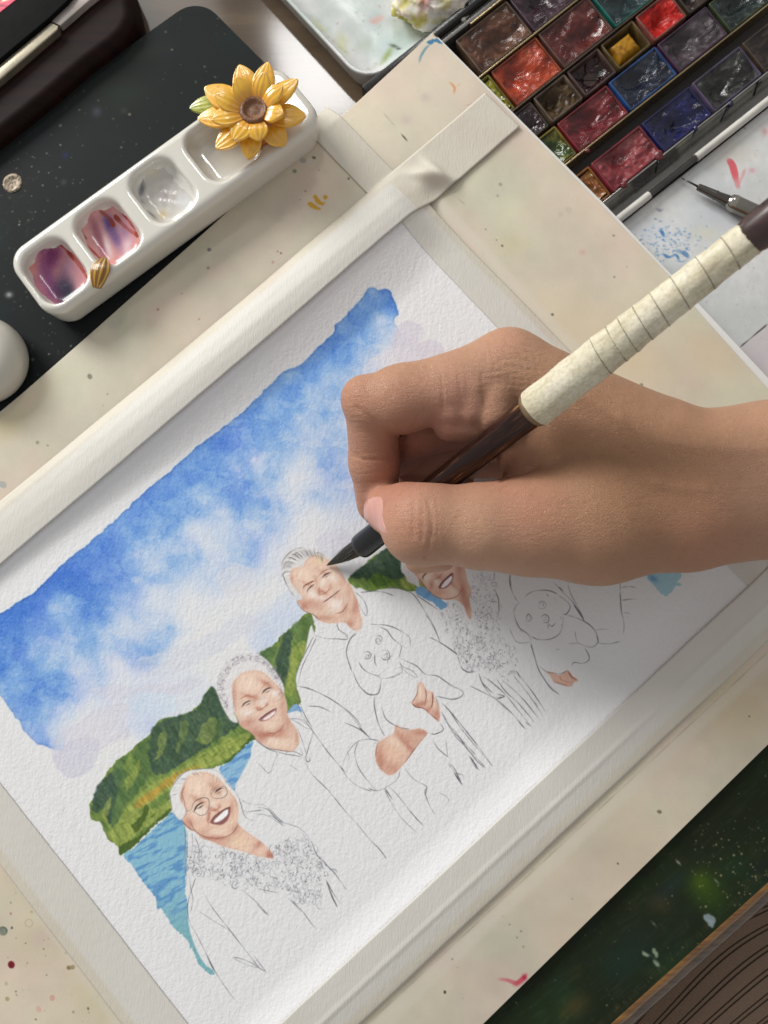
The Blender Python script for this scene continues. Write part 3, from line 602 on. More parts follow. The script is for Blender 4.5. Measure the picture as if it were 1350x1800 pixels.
def pencil(cv):
    def mk(x0, y0, s): return lambda L: [(x0+a/s, y0+b/s) for a, b in L]
    def many(f, LL, w=.23, a=.62, c=(86, 88, 100)):
        for L in LL: cv.line(f(L), w, c, a)
    # curly collars: scribbled lace
    def lace(f, poly, n, qr=(9, 22), seed=1):
        P = np.array(catmull(f(poly), True, 4)); lo, hi = P.min(0), P.max(0); c = 0; random.seed(seed)
        sc = np.linalg.norm(np.array(f([(1, 0)]))-np.array(f([(0, 0)])))
        while c < n:
            x, y = random.uniform(lo[0], hi[0]), random.uniform(lo[1], hi[1])
            ins = False
            for a, b in zip(P, np.roll(P, -1, 0)):
                if (a[1] > y) != (b[1] > y) and x < (b[0]-a[0])*(y-a[1])/(b[1]-a[1])+a[0]: ins = not ins
            if not ins: continue
            c += 1; q = random.uniform(*qr)*sc; b = random.uniform(0, 6.28); k = random.random()
            if k < .34: cv.line([(x, y), (x+random.uniform(-.3, .3)*q, y+q*random.uniform(.1, .3))], .25, (104, 106, 118), .62, taper=False)
            else:
                sw = random.uniform(1.6, 4.4)
                cv.line([(x+q*.6*math.cos(b+g*sw), y+q*.8*math.sin(b+g*sw)) for g in (0, .25, .5, .75, 1)], .19, (118, 120, 134), .5)
    f = mk(310, 1480, 4.5)
    lace(f, [(70, 190), (120, 60), (250, 40), (420, 70), (600, 130), (770, 150), (760, 40), (850, 0), (940, -60), (1080, 40), (1200, 210), (1150, 330), (1130, 520), (1000, 500), (900, 440), (780, 400), (600, 360), (450, 380), (300, 300), (100, 240)], 760, (22, 48), 3)
    f5 = mk(680, 960, 6.136)
    lace(f5, [(560, 740), (640, 640), (760, 640), (860, 780), (930, 760), (900, 560), (940, 300), (1100, 280), (1200, 500), (1230, 900), (1260, 1240), (1180, 1330), (900, 1330), (760, 1180), (680, 1030), (620, 900)], 460, (22, 50), 5)
    f3 = mk(760, 1130, 5.4)
    lace(f3, [(200, 20), (420, -60), (720, 0), (800, 120), (790, 260), (690, 340), (560, 300), (420, 240), (350, 280), (240, 130)], 200, (20, 44), 6)
    many(f, [[(100, 250), (110, 360), (128, 450), (120, 520), (105, 560)], [(150, 285), (120, 380), (90, 480), (88, 560), (110, 650), (170, 760), (240, 900), (300, 1020), (350, 1100), (420, 1200), (478, 1275)], [(215, 405), (280, 520), (420, 700), (490, 790), (560, 880), (640, 985), (715, 1040)], [(175, 550), (280, 620), (380, 680), (430, 712)],
        [(445, 915), (520, 930), (600, 965), (650, 1000), (715, 1035)], [(445, 920), (500, 950), (580, 985), (650, 1000)], [(610, 900), (660, 970), (715, 1040)], [(510, 375), (600, 450), (680, 530), (730, 585)], [(620, 370), (700, 385), (795, 405)], [(910, 465), (990, 545), (1060, 640), (1108, 695)], [(1180, 290), (1210, 380), (1250, 470), (1275, 520)], [(1180, 300), (1240, 410), (1300, 495)],
        [(1150, 130), (1200, 200), (1250, 250), (1300, 320), (1350, 390)], [(1210, 210), (1260, 225), (1270, 250)], [(330, 270), (325, 310), (340, 340)], [(1125, 480), (1110, 510), (1130, 535)]])
    many(f, [[(235, 890), (260, 950), (300, 1020)], [(905, 465), (930, 490)], [(600, 930), (655, 1000)]], .4, .8)
    for dx in range(0, 7): cv.line(f([(60+dx*24, 20), (64+dx*16, 110), (75+dx*9, 180)][:2+dx % 2]), .2, (110, 112, 126), .4)
    f = mk(450, 1200, 3.0)
    many(f, [[(180, 195), (215, 210), (260, 240), (300, 255), (280, 330), (265, 380), (255, 410)], [(0, 310), (60, 350), (110, 375), (90, 430), (68, 480), (20, 435), (0, 420)], [(60, 345), (140, 375), (200, 385), (248, 395)], [(150, 370), (200, 365), (245, 385), (230, 340)], [(210, 230), (240, 300), (265, 380)], [(170, 190), (230, 195), (290, 240)],
        [(255, 410), (290, 480), (380, 570), (470, 680), (530, 745), (600, 830), (650, 880), (692, 938)], [(215, 100), (240, 170), (300, 260), (380, 370), (440, 440), (480, 500), (540, 550), (610, 575)], [(210, 30), (208, 0)], [(215, 20), (280, 35), (380, 80), (470, 145), (520, 200), (570, 260), (605, 300)], [(270, 125), (340, 130), (400, 160)],
        [(450, 440), (490, 360), (540, 310), (600, 300), (650, 310)], [(480, 440), (490, 400), (480, 360)], [(540, 310), (520, 370), (540, 450), (590, 520), (640, 570), (700, 545), (745, 510), (760, 465)], [(610, 575), (650, 570)], [(620, 320), (640, 320)], [(460, 210), (530, 240), (580, 275), (600, 300)], [(620, 70), (625, 140), (650, 230), (680, 285)],
        [(675, 560), (710, 630), (770, 720), (850, 795)], [(695, 545), (750, 600), (820, 690), (885, 760)], [(775, 440), (830, 510), (900, 550), (890, 580), (915, 650), (945, 700)], [(960, 580), (1000, 600), (1015, 625), (1000, 655)], [(670, 145), (680, 190), (730, 225)], [(900, 550), (895, 600)],
        [(980, 160), (1040, 270), (1110, 345), (1160, 410), (1210, 455)], [(1020, 150), (1080, 240), (1160, 340), (1250, 445)], [(1120, 380), (1150, 440), (1180, 465)], [(1010, 425), (1050, 480), (1090, 545)], [(1045, 480), (1090, 490), (1095, 520)], [(930, 300), (960, 350), (1020, 400)], [(1000, 300), (1010, 380), (1020, 400)],
        [(1150, 30), (1210, 60), (1250, 80), (1305, 75)], [(1190, 0), (1250, 60)], [(1250, 80), (1340, 160)], [(170, 430), (230, 470)], [(555, 30), (590, 60), (640, 60), (655, 10)], [(0, 660), (60, 670), (120, 730), (230, 770), (290, 840), (320, 910), (380, 970)], [(380, 980), (430, 1000)], [(0, 700), (50, 700), (150, 760)],
        [(0, 1165), (60, 1230)], [(275, 395), (285, 410), (272, 420), (262, 408), (270, 395)], [(1085, 250), (1095, 258), (1085, 265)]])
    many(f, [[(440, 440), (470, 475)], [(540, 235), (590, 285)], [(1045, 480), (1090, 545)], [(1130, 395), (1170, 455)], [(370, 1050), (400, 1130), (430, 1190)], [(590, 560), (640, 575)], [(680, 560), (720, 620)], [(180, 1150), (240, 1210)]], .38, .8)
    # the big man: sleeve and collar
    f = mk(500, 1080, 6.75)
    many(f, [[(320, 50), (330, 100), (355, 170), (360, 245), (430, 275), (500, 290), (640, 295), (740, 300), (735, 260), (680, 215), (640, 180), (620, 110)], [(640, 292), (740, 302)], [(355, 245), (300, 350), (240, 470), (190, 580), (150, 680), (130, 780), (140, 870)], [(380, 265), (290, 460), (210, 620), (170, 780), (150, 860)], [(135, 860), (160, 860)],
        [(140, 870), (160, 980), (210, 1130), (260, 1240), (330, 1350)], [(210, 865), (290, 880), (430, 945), (600, 1040), (740, 1140), (860, 1260), (920, 1350)], [(280, 1095), (400, 1100), (530, 1150)], [(930, 0), (975, 25)], [(850, 215), (790, 270), (765, 320), (735, 420), (745, 520), (775, 600), (800, 690)], [(350, 30), (400, 90)], [(60, 1245), (200, 1250), (300, 1290)]])
    f = mk(480, 940, 7.941)
    many(f, [[(1140, 800), (1200, 850), (1270, 930), (1310, 1040), (1300, 1130), (1240, 1060), (1190, 960)], [(1200, 810), (1300, 800), (1420, 790), (1560, 810), (1700, 860)], [(1240, 1240), (1210, 1330)], [(1160, 1350), (1080, 1450)], [(890, 1240), (920, 1330), (1030, 1400), (1030, 1460)]], .26)
    # dog in the man's arms
    f = mk(590, 1080, 5.4)
    many(f, [[(320, 95), (400, 100), (480, 105), (580, 140), (690, 210), (705, 260), (712, 320)], [(400, 120), (480, 150), (540, 230), (620, 300), (615, 350), (595, 430)], [(620, 300), (680, 325)], [(210, 180), (150, 220), (115, 290), (102, 380), (120, 450), (150, 545)], [(165, 410), (190, 415)], [(215, 450), (260, 520), (340, 570), (430, 580)],
        [(340, 570), (420, 600), (430, 640), (410, 740), (370, 765), (300, 760), (230, 690), (190, 620), (160, 540)], [(440, 610), (510, 605), (580, 580), (630, 545), (620, 480), (600, 450)], [(370, 775), (370, 880), (400, 1030), (460, 1155)], [(440, 870), (455, 950), (490, 1010), (550, 1050), (620, 1080), (700, 1090)], [(610, 420), (690, 455), (770, 495), (850, 570), (960, 585), (1040, 640), (1110, 690), (1190, 720), (1210, 760), (1170, 795), (1080, 805), (960, 780)],
        [(600, 470), (660, 510), (730, 540), (775, 600), (700, 575), (640, 520)], [(575, 520), (620, 500), (640, 540)], [(980, 1030), (1020, 1080), (1010, 1110), (940, 1140), (890, 1130)], [(945, 780), (990, 900)], [(1000, 930), (1050, 1000), (1100, 1100), (1200, 1200), (1330, 1340)], [(1010, 850), (1150, 1000), (1350, 1250)], [(1190, 1100), (1215, 1110), (1205, 1125)],
        [(850, 0), (920, 100), (960, 190), (990, 265)], [(880, 215), (990, 268), (1100, 340), (1160, 385)], [(1180, 500), (1250, 550), (1310, 545)], [(1150, 430), (1170, 450)], [(370, 375), (370, 450), (390, 500)], [(380, 210), (420, 205), (440, 240), (410, 290), (380, 260), (385, 220)], [(395, 230), (425, 250), (400, 270)], [(265, 370), (300, 355), (335, 380), (320, 420), (280, 425), (265, 395)], [(285, 385), (315, 395), (300, 410)],
        [(440, 350), (490, 345), (510, 385), (500, 430), (450, 430), (435, 400)], [(460, 380), (490, 370), (480, 410)], [(500, 430), (540, 375)], [(500, 430), (485, 470)], [(480, 400), (520, 430)], [(450, 540), (470, 535)], [(520, 600), (560, 590)]], .24, .72)
    for k in range(30):
        x, y = random.uniform(560, 780), random.uniform(470, 600); cv.line(f([(x, y), (x+random.uniform(-12, 20), y+random.uniform(5, 25))]), .26, (80, 82, 94), .6)
    for c in [(405, 245), (300, 395), (475, 400)]:
        for k in range(5): a = random.uniform(0, 6); cv.line(f([(c[0]+22*math.cos(a), c[1]+22*math.sin(a)), (c[0]+15*math.cos(a+1.3), c[1]+20*math.sin(a+1.3))]), .4, (72, 74, 86), .7)
    # second dog and the sleeves beside it
    f = mk(870, 1000, 5.4)
    many(f, [[(150, 40), (140, 120), (160, 210), (215, 315)], [(280, 270), (340, 225), (420, 205), (520, 210), (600, 245)], [(600, 250), (680, 310), (715, 360), (680, 430), (640, 430)], [(240, 310), (190, 370), (180, 430), (210, 520), (240, 570), (310, 620), (350, 680)], [(140, 570), (200, 690), (280, 705), (350, 690)], [(340, 640), (400, 670), (480, 675), (550, 660), (610, 620), (640, 550), (650, 450)],
        [(680, 440), (780, 470), (880, 520), (950, 590), (980, 680), (940, 740), (870, 740), (790, 710), (700, 715)], [(760, 590), (775, 680), (800, 715)], [(850, 750), (890, 820), (890, 870), (830, 900), (750, 890), (730, 925)], [(570, 770), (620, 765)], [(340, 700), (370, 820), (410, 950), (480, 1070), (540, 1130), (615, 1200)], [(420, 920), (490, 980), (560, 990), (620, 1000), (690, 965)],
        [(560, 130), (640, 220), (740, 320), (850, 500)], [(690, 140), (720, 240), (790, 370), (850, 500)], [(1190, 120), (1190, 250), (1200, 400), (1225, 520), (1220, 630)], [(1195, 185), (1260, 170), (1345, 180)], [(1200, 300), (1345, 285)], [(1210, 415), (1290, 425)], [(950, 590), (1000, 575), (1080, 580)], [(980, 705), (1080, 715), (1190, 690)], [(960, 600), (985, 710)],
        [(410, 340), (440, 310), (480, 325), (475, 370), (430, 380), (410, 350)], [(290, 470), (320, 430), (350, 470), (330, 500), (290, 495)], [(430, 470), (470, 435), (510, 460), (500, 510), (450, 510)], [(500, 510), (540, 550), (575, 510)], [(510, 520), (500, 570)], [(0, 240), (30, 270), (35, 380), (35, 460)], [(200, 970), (240, 1040)]], .24, .7)
    many(f, [[(600, 170), (650, 215)], [(745, 330), (850, 500)], [(975, 680), (985, 710)], [(1185, 230), (1195, 300)], [(690, 310), (710, 340)]], .38, .8)
    for c in [(445, 345), (318, 470), (470, 475)]:
        for k in range(5): a = random.uniform(0, 6); cv.line(f([(c[0]+22*math.cos(a), c[1]+22*math.sin(a)), (c[0]+15*math.cos(a+1.3), c[1]+20*math.sin(a+1.3))]), .36, (84, 80, 92), .65)
    for k in range(14):
        x, y = random.choice([(200, 520), (240, 580), (330, 650), (600, 340), (620, 460), (560, 280), (490, 240), (540, 650), (180, 380), (630, 530)]); cv.line(f([(x, y), (x+random.uniform(5, 25), y+random.uniform(10, 26))]), .3, (84, 80, 92), .7)
    # pleats below the woman's sleeve
    f = mk(760, 1130, 5.4)
    many(f, [[(0, 310), (60, 325), (180, 405), (270, 450), (290, 485), (260, 520), (190, 540), (60, 515)], [(340, 405), (460, 460), (580, 520), (680, 600), (780, 700), (880, 820)], [(600, 540), (685, 510), (600, 490)], [(440, 290), (480, 400), (570, 520)], [(470, 320), (540, 360), (680, 480), (780, 600), (940, 800)], [(600, 335), (700, 470), (820, 580), (980, 770)],
        [(650, 350), (760, 440), (880, 560), (1015, 730)], [(770, 315), (880, 450), (960, 560), (1045, 690)], [(790, 260), (850, 340), (950, 470), (1030, 590), (1075, 660)], [(800, 270), (840, 350)], [(700, 340), (730, 375)], [(930, 10), (970, 130), (1010, 250), (1060, 340), (1120, 430), (1210, 500)], [(90, 570), (200, 690), (350, 880), (480, 1050), (575, 1180)], [(90, 670), (150, 780), (230, 860), (330, 1010), (440, 1120), (510, 1195)],
        [(350, 1080), (400, 1150), (450, 1220)], [(150, 1140), (210, 1200), (280, 1350)], [(270, 230), (330, 280), (410, 275)]], .25, .72)
    many(f, [[(810, 740), (880, 820)], [(880, 750), (940, 800)], [(530, 350), (560, 375)], [(470, 370), (510, 430)], [(885, 460), (920, 490)], [(360, 1085), (395, 1140)], [(210, 1240), (250, 1310)], [(310, 985), (340, 1015)], [(970, 560), (1000, 600)]], .42, .85)
    f = mk(680, 960, 6.136)
    many(f, [[(0, 460), (100, 455), (180, 475), (280, 520), (350, 610), (420, 720), (500, 850), (575, 1040)], [(300, 520), (450, 620), (570, 700)], [(1160, 270), (1155, 400)], [(1320, 300), (1340, 450)], [(1180, 510), (1205, 600), (1210, 700)], [(460, 985), (575, 1045), (700, 1130), (770, 1190)], [(760, 1180), (810, 1320), (870, 1360), (960, 1355)], [(660, 590), (655, 680)]], .24, .68)
    many(f, [[(470, 820), (520, 920)], [(680, 1110), (720, 1150)]], .4, .8)
    return cv
# ================================================================== table, boards, sheet, tape
def spots(cv, L):
    for x, y, r, c, a in L: cv.blobs([(x, y, r, r*random.uniform(.7, 1), random.uniform(0, 90), c, a)], hard=True)
def scatter(cv, n, box, rr, cols, al=(.3, .8), inside=None):
    for k in range(n):
        x, y = random.uniform(box[0], box[2]), random.uniform(box[1], box[3])
        if inside and not inside(x, y): continue
        r = rr[0]+(rr[1]-rr[0])*random.random()**3
        cv.blobs([(x, y, r, r*random.uniform(.6, 1), random.uniform(0, 180), random.choice(cols), random.uniform(*al))], hard=True)

# ---- table: glossy pale brown laminate with darker grain
def mat_table():
    m = NT('table_laminate'); c = m.coord((1, 1, 1), (0, 0, math.radians(-42)))
    st = m.coord((3, 26, 3), (0, 0, math.radians(-40)))
    g = m.noise(st, 3.0, 6, .6); b = m.noise(c, 9.0, 3)
    col = m.ramp(g, [(.3, lin((70, 56, 42))), (.55, lin((90, 75, 58))), (.75, lin((112, 96, 76)))])
    col = m.mix(m.math('MULTIPLY', b, .45), col, (*lin((92, 78, 66)), 1))
    n = m.bump(g, .08, .0001)
    return m.out(col, .1, n, Specular_IOR_Level=.5)
ZT = -15.0
V, Fc = prism(WA([(-900, -900), (2300, -900), (2300, 640), (1000, 1890), (-100, 2900), (-900, 2900)], ZT), ZT-24, ZT, 0)
table = mesh('table', V, Fc, mat_table(), sharp=30); tag(table, kind='structure')

# ---- the dark painted drawing board underneath
ZD = -3.0
dark_px = round_poly([(352, 2), (1900, 1560), (1560, 1352), (1052, 1812), (600, 2300), (-700, 1000), (-420, 555)], 0)
dk = [W(*p, ZD)[:2] for p in [(-420, 545), (347, -2), (1010, 560), (1750, 1250), (1700, 1225), (1350, 1537), (1062, 1800), (700, 2130), (-500, 1200)]]
dk = [W(-420, 545, ZD)[:2], W(349, -6, ZD)[:2], W(1640, 1290, ZD)[:2], W(560, 2262, ZD)[:2], W(-700, 1100, ZD)[:2]]
dk = round_poly(dk, [0, 13, 10, 0, 0], 8)
def mat_dark():
    random.seed(11)
    o = W(-300, 1000, ZD)[:2]; ang = PANG
    R2 = np.array([[math.cos(ang), math.sin(ang)], [-math.sin(ang), math.cos(ang)]])
    q = np.array([R2@p for p in dk]); lo, hi = q.min(0)-3, q.max(0)+3
    org = R2.T@lo
    cv = Canvas(org[0], org[1], ang, hi[0]-lo[0], hi[1]-lo[1], 3.0, (33, 36, 34), z=ZD)
    X, Y = cv.X, cv.Y
    n1 = fbm(X/90, Y/90, 3, 4); n2 = fbm(X/30, Y/30, 4, 4); n3 = fbm(X/70+9, Y/70, 7, 3)
    low = np.clip((Y-900)/300, 0, 1)
    im = cv.img
    im[...] = np.array([33, 36, 36])/255*(1-low[..., None])+np.array([33, 39, 27])/255*low[..., None]
    im += (np.clip(n1-.45, 0, 1)*.6*(.25+low))[..., None]*np.array([.02, .16, .05]); im += (np.clip(n3-.55, 0, 1)*.5)[..., None]*np.array([.0, .10, .14])
    im += (np.clip(n2-.62, 0, 1)*.5*low)[..., None]*np.array([.22, .14, .05])
    # brushed scuffs across the grain at the near edge
    s = fbm((X*.62+Y*.78)/3.0, (-X*.78+Y*.62)/26, 15, 3); im += (np.clip(s-.55, 0, 1)*low*.10)[..., None]
    cv.blobs([(1240, 1560, 34, 30, 40, (58, 84, 28), .5), (1232, 1552, 18, 18, 40, (84, 112, 30), .45), (1250, 1580, 26, 20, 0, (54, 76, 28), .4), (1280, 1525, 26, 30, 0, (38, 62, 40), .4),
              (1160, 1590, 20, 16, 0, (70, 62, 36), .5), (1180, 1560, 40, 16, -40, (40, 56, 60), .4), (1100, 1690, 50, 30, -40, (30, 54, 48), .5), (1120, 1650, 40, 30, -40, (36, 46, 40), .4), (1010, 1770, 26, 16, -30, (88, 70, 44), .5),
              (170, 198, 8, 9, 0, (66, 68, 80), .9), (112, 322, 5, 5, 0, (70, 76, 76), .7), (218, 196, 6, 6, 0, (54, 60, 54), .8), (215, 165, 40, 24, 0, (40, 50, 40), .6), (255, 95, 40, 14, -20, (46, 50, 46), .6), (115, 275, 5, 6, 0, (34, 44, 88), .8), (16, 520, 6, 5, 0, (176, 180, 178), .8)])
    for x, y, l in [(1188, 1512, 8), (1145, 1620, 8), (1142, 1678, 6), (1150, 1686, 7), (1132, 1675, 6), (1255, 1545, 9)]:
        cv.line([(x, y), (x+l, y+l*1.1)], .7, (190, 196, 180), .8)
    cv.fill([(1235, 1611), (1245, 1606), (1256, 1616), (1250, 1628), (1240, 1620)], (150, 165, 175), .8, rough=1.0)
    for P in ([(1146, 1671), (1150, 1668), (1157, 1680), (1153, 1684)], [(1130, 1672), (1140, 1678), (1138, 1682), (1130, 1678)], [(1148, 1688), (1158, 1694), (1160, 1700), (1150, 1696)]): cv.fill(P, (150, 162, 140), .8, rough=.4)
    def onl(x, y): return y > 1800-(x-700)*.9-200
    scatter(cv, 420, (880, 1330, 1350, 1800), (.4, 1.9), [(160, 160, 136), (120, 124, 100), (90, 100, 70), (180, 180, 170)], (.25, .8))
    scatter(cv, 160, (1220, 1450, 1350, 1600), (.6, 2.2), [(190, 180, 140), (160, 150, 110)], (.4, .9))
    scatter(cv, 500, (0, 20, 420, 700), (.6, 3.4), [(100, 110, 96), (130, 130, 120), (80, 92, 70), (150, 140, 120), (60, 60, 90)], (.35, .95))
    scatter(cv, 110, (0, 230, 150, 640), (.6, 2.4), [(190, 190, 180)], (.3, .9))
    for k in range(230):   # scratches that fan off the worn lip
        x = random.uniform(1040, 1350); y = 1810-(x-1052)*.93; l = random.uniform(2, 9)*(1 if random.random() < .9 else 1.8)
        x += random.uniform(-3, 3); cv.line([(x, y), (x-l*.62, y-l*.9)], random.uniform(.10, .26), random.choice([(130, 104, 54), (104, 84, 46), (156, 130, 76)]), random.uniform(.3, .8))
    for k in range(220):
        x = random.uniform(930, 1350); y = random.uniform(1480, 1800); l = random.uniform(4, 16)
        cv.line([(x, y), (x+l*.5, y+l*.9)], .14, (100, 116, 96), random.uniform(.15, .5))
    for k in range(50):
        x = random.uniform(0, 60); y = random.uniform(280, 420); a = random.uniform(0, 3); l = random.uniform(3, 12)
        cv.line([(x, y), (x+l*math.cos(a), y+l*math.sin(a))], .15, (150, 160, 170), .5)
    m, out = canvas_material(cv, 'dark_board_paint', (1, 1, 1), (255, 255, 255))
    nz = m.noise(m.coord(1), 260, 4)
    m.out(out, m.ramp(nz, [(.3, .42), (.7, .5)]), m.bump(nz, .06, .0001), Specular_IOR_Level=.06)
    return m.m, cv
dmat, dcv = mat_dark()
V, Fc = prism(dk, ZT+.02, ZD, 0)
V = np.array(V)
board = empty('painted_drawing_board', (*W(300, 500, ZD)[:2], ZT), 'large dark green-black painted drawing board with paint specks and a worn brown front lip', 'drawing board')
mesh('panel', V, Fc, dmat, board, uvs=np.stack(dcv.uv(V[:, 0], V[:, 1]), 1), smooth=False)
def mat_wood(name, a, b, rough=.3, scale=30, ang=0):
    m = NT(name); c = m.coord((1, 12, 1), (0, 0, ang)); g = m.noise(c, scale, 5, .6, .4)
    return m.out(m.ramp(g, [(.3, lin(a)), (.7, lin(b))]), rough, m.bump(g, .15, .0002), Coat_Weight=0 if rough > .5 else .3, Coat_Roughness=.15, Specular_IOR_Level=.15 if rough > .5 else .5)
# worn front lip: a rounded strip of bare varnished wood along the near edge
lipA, lipB = W(1640, 1290, ZD), W(560, 2262, ZD)
du = (lipB-lipA)/np.linalg.norm(lipB-lipA); dn = np.array([du[1], -du[0], 0]);
if dn[0] < 0: dn = -dn
V = []; N = 60; prof = [(0.02, 0), (1.0, -.05), (2.2, -.5), (3.6, -1.6), (4.6, -3.4), (5.0, -6), (5.0, -11.9)]
for i in range(N):
    p = lipA+(lipB-lipA)*i/(N-1)
    for a, z in prof: V.append(p+dn*a*(1+.04*math.sin(i*1.7))+np.array([0, 0, z-.02]))
mesh('worn_lip', V, [f[::-1] for f in grid_faces(N, len(prof))], mat_wood('varnished_lip', (92, 58, 20), (150, 104, 44), .3, 40, math.radians(-45)), board)
lm_ = mat_wood('lower_moulding', (74, 58, 46), (112, 92, 76), .25, 40, math.radians(-45)); V = []
for i in range(N):
    p = lipA+(lipB-lipA)*i/(N-1)
    for a, z in [(5.1, -9.6), (6.5, -9.4), (10.5, -10.2), (12.6, -12.2), (13.2, -20), (13.2, -34)]: V.append(p+dn*a+np.array([0, 0, z]))
mesh('lower_moulding', V, [f[::-1] for f in grid_faces(N, 6)], lm_, board)
# a screw set in the board
sc = W(22, 322, ZD)
V, Fc = [], []
ring = [(0.05, .02), (1.9, .04), (2.4, .1), (3.1, .25), (4.0, .35), (4.6, .1)]
for i in range(28):
    a = 2*math.pi*i/28
    for r, z in ring: V.append((sc[0]+r*math.cos(a)*.95, sc[1]+r*math.sin(a), ZD+z+.06+.05*math.sin(3*a+r)))
Fc = grid_faces(28, len(ring), True)
m = NT('worn_screw'); nz = m.noise(m.coord(1), 900, 4)
m.out(m.ramp(nz, [(.35, lin((50, 44, 36))), (.6, lin((140, 124, 104)))]), .45, m.bump(nz, .6, .0003), Metallic=.4)
mesh('screw', V, Fc, m.m, board)

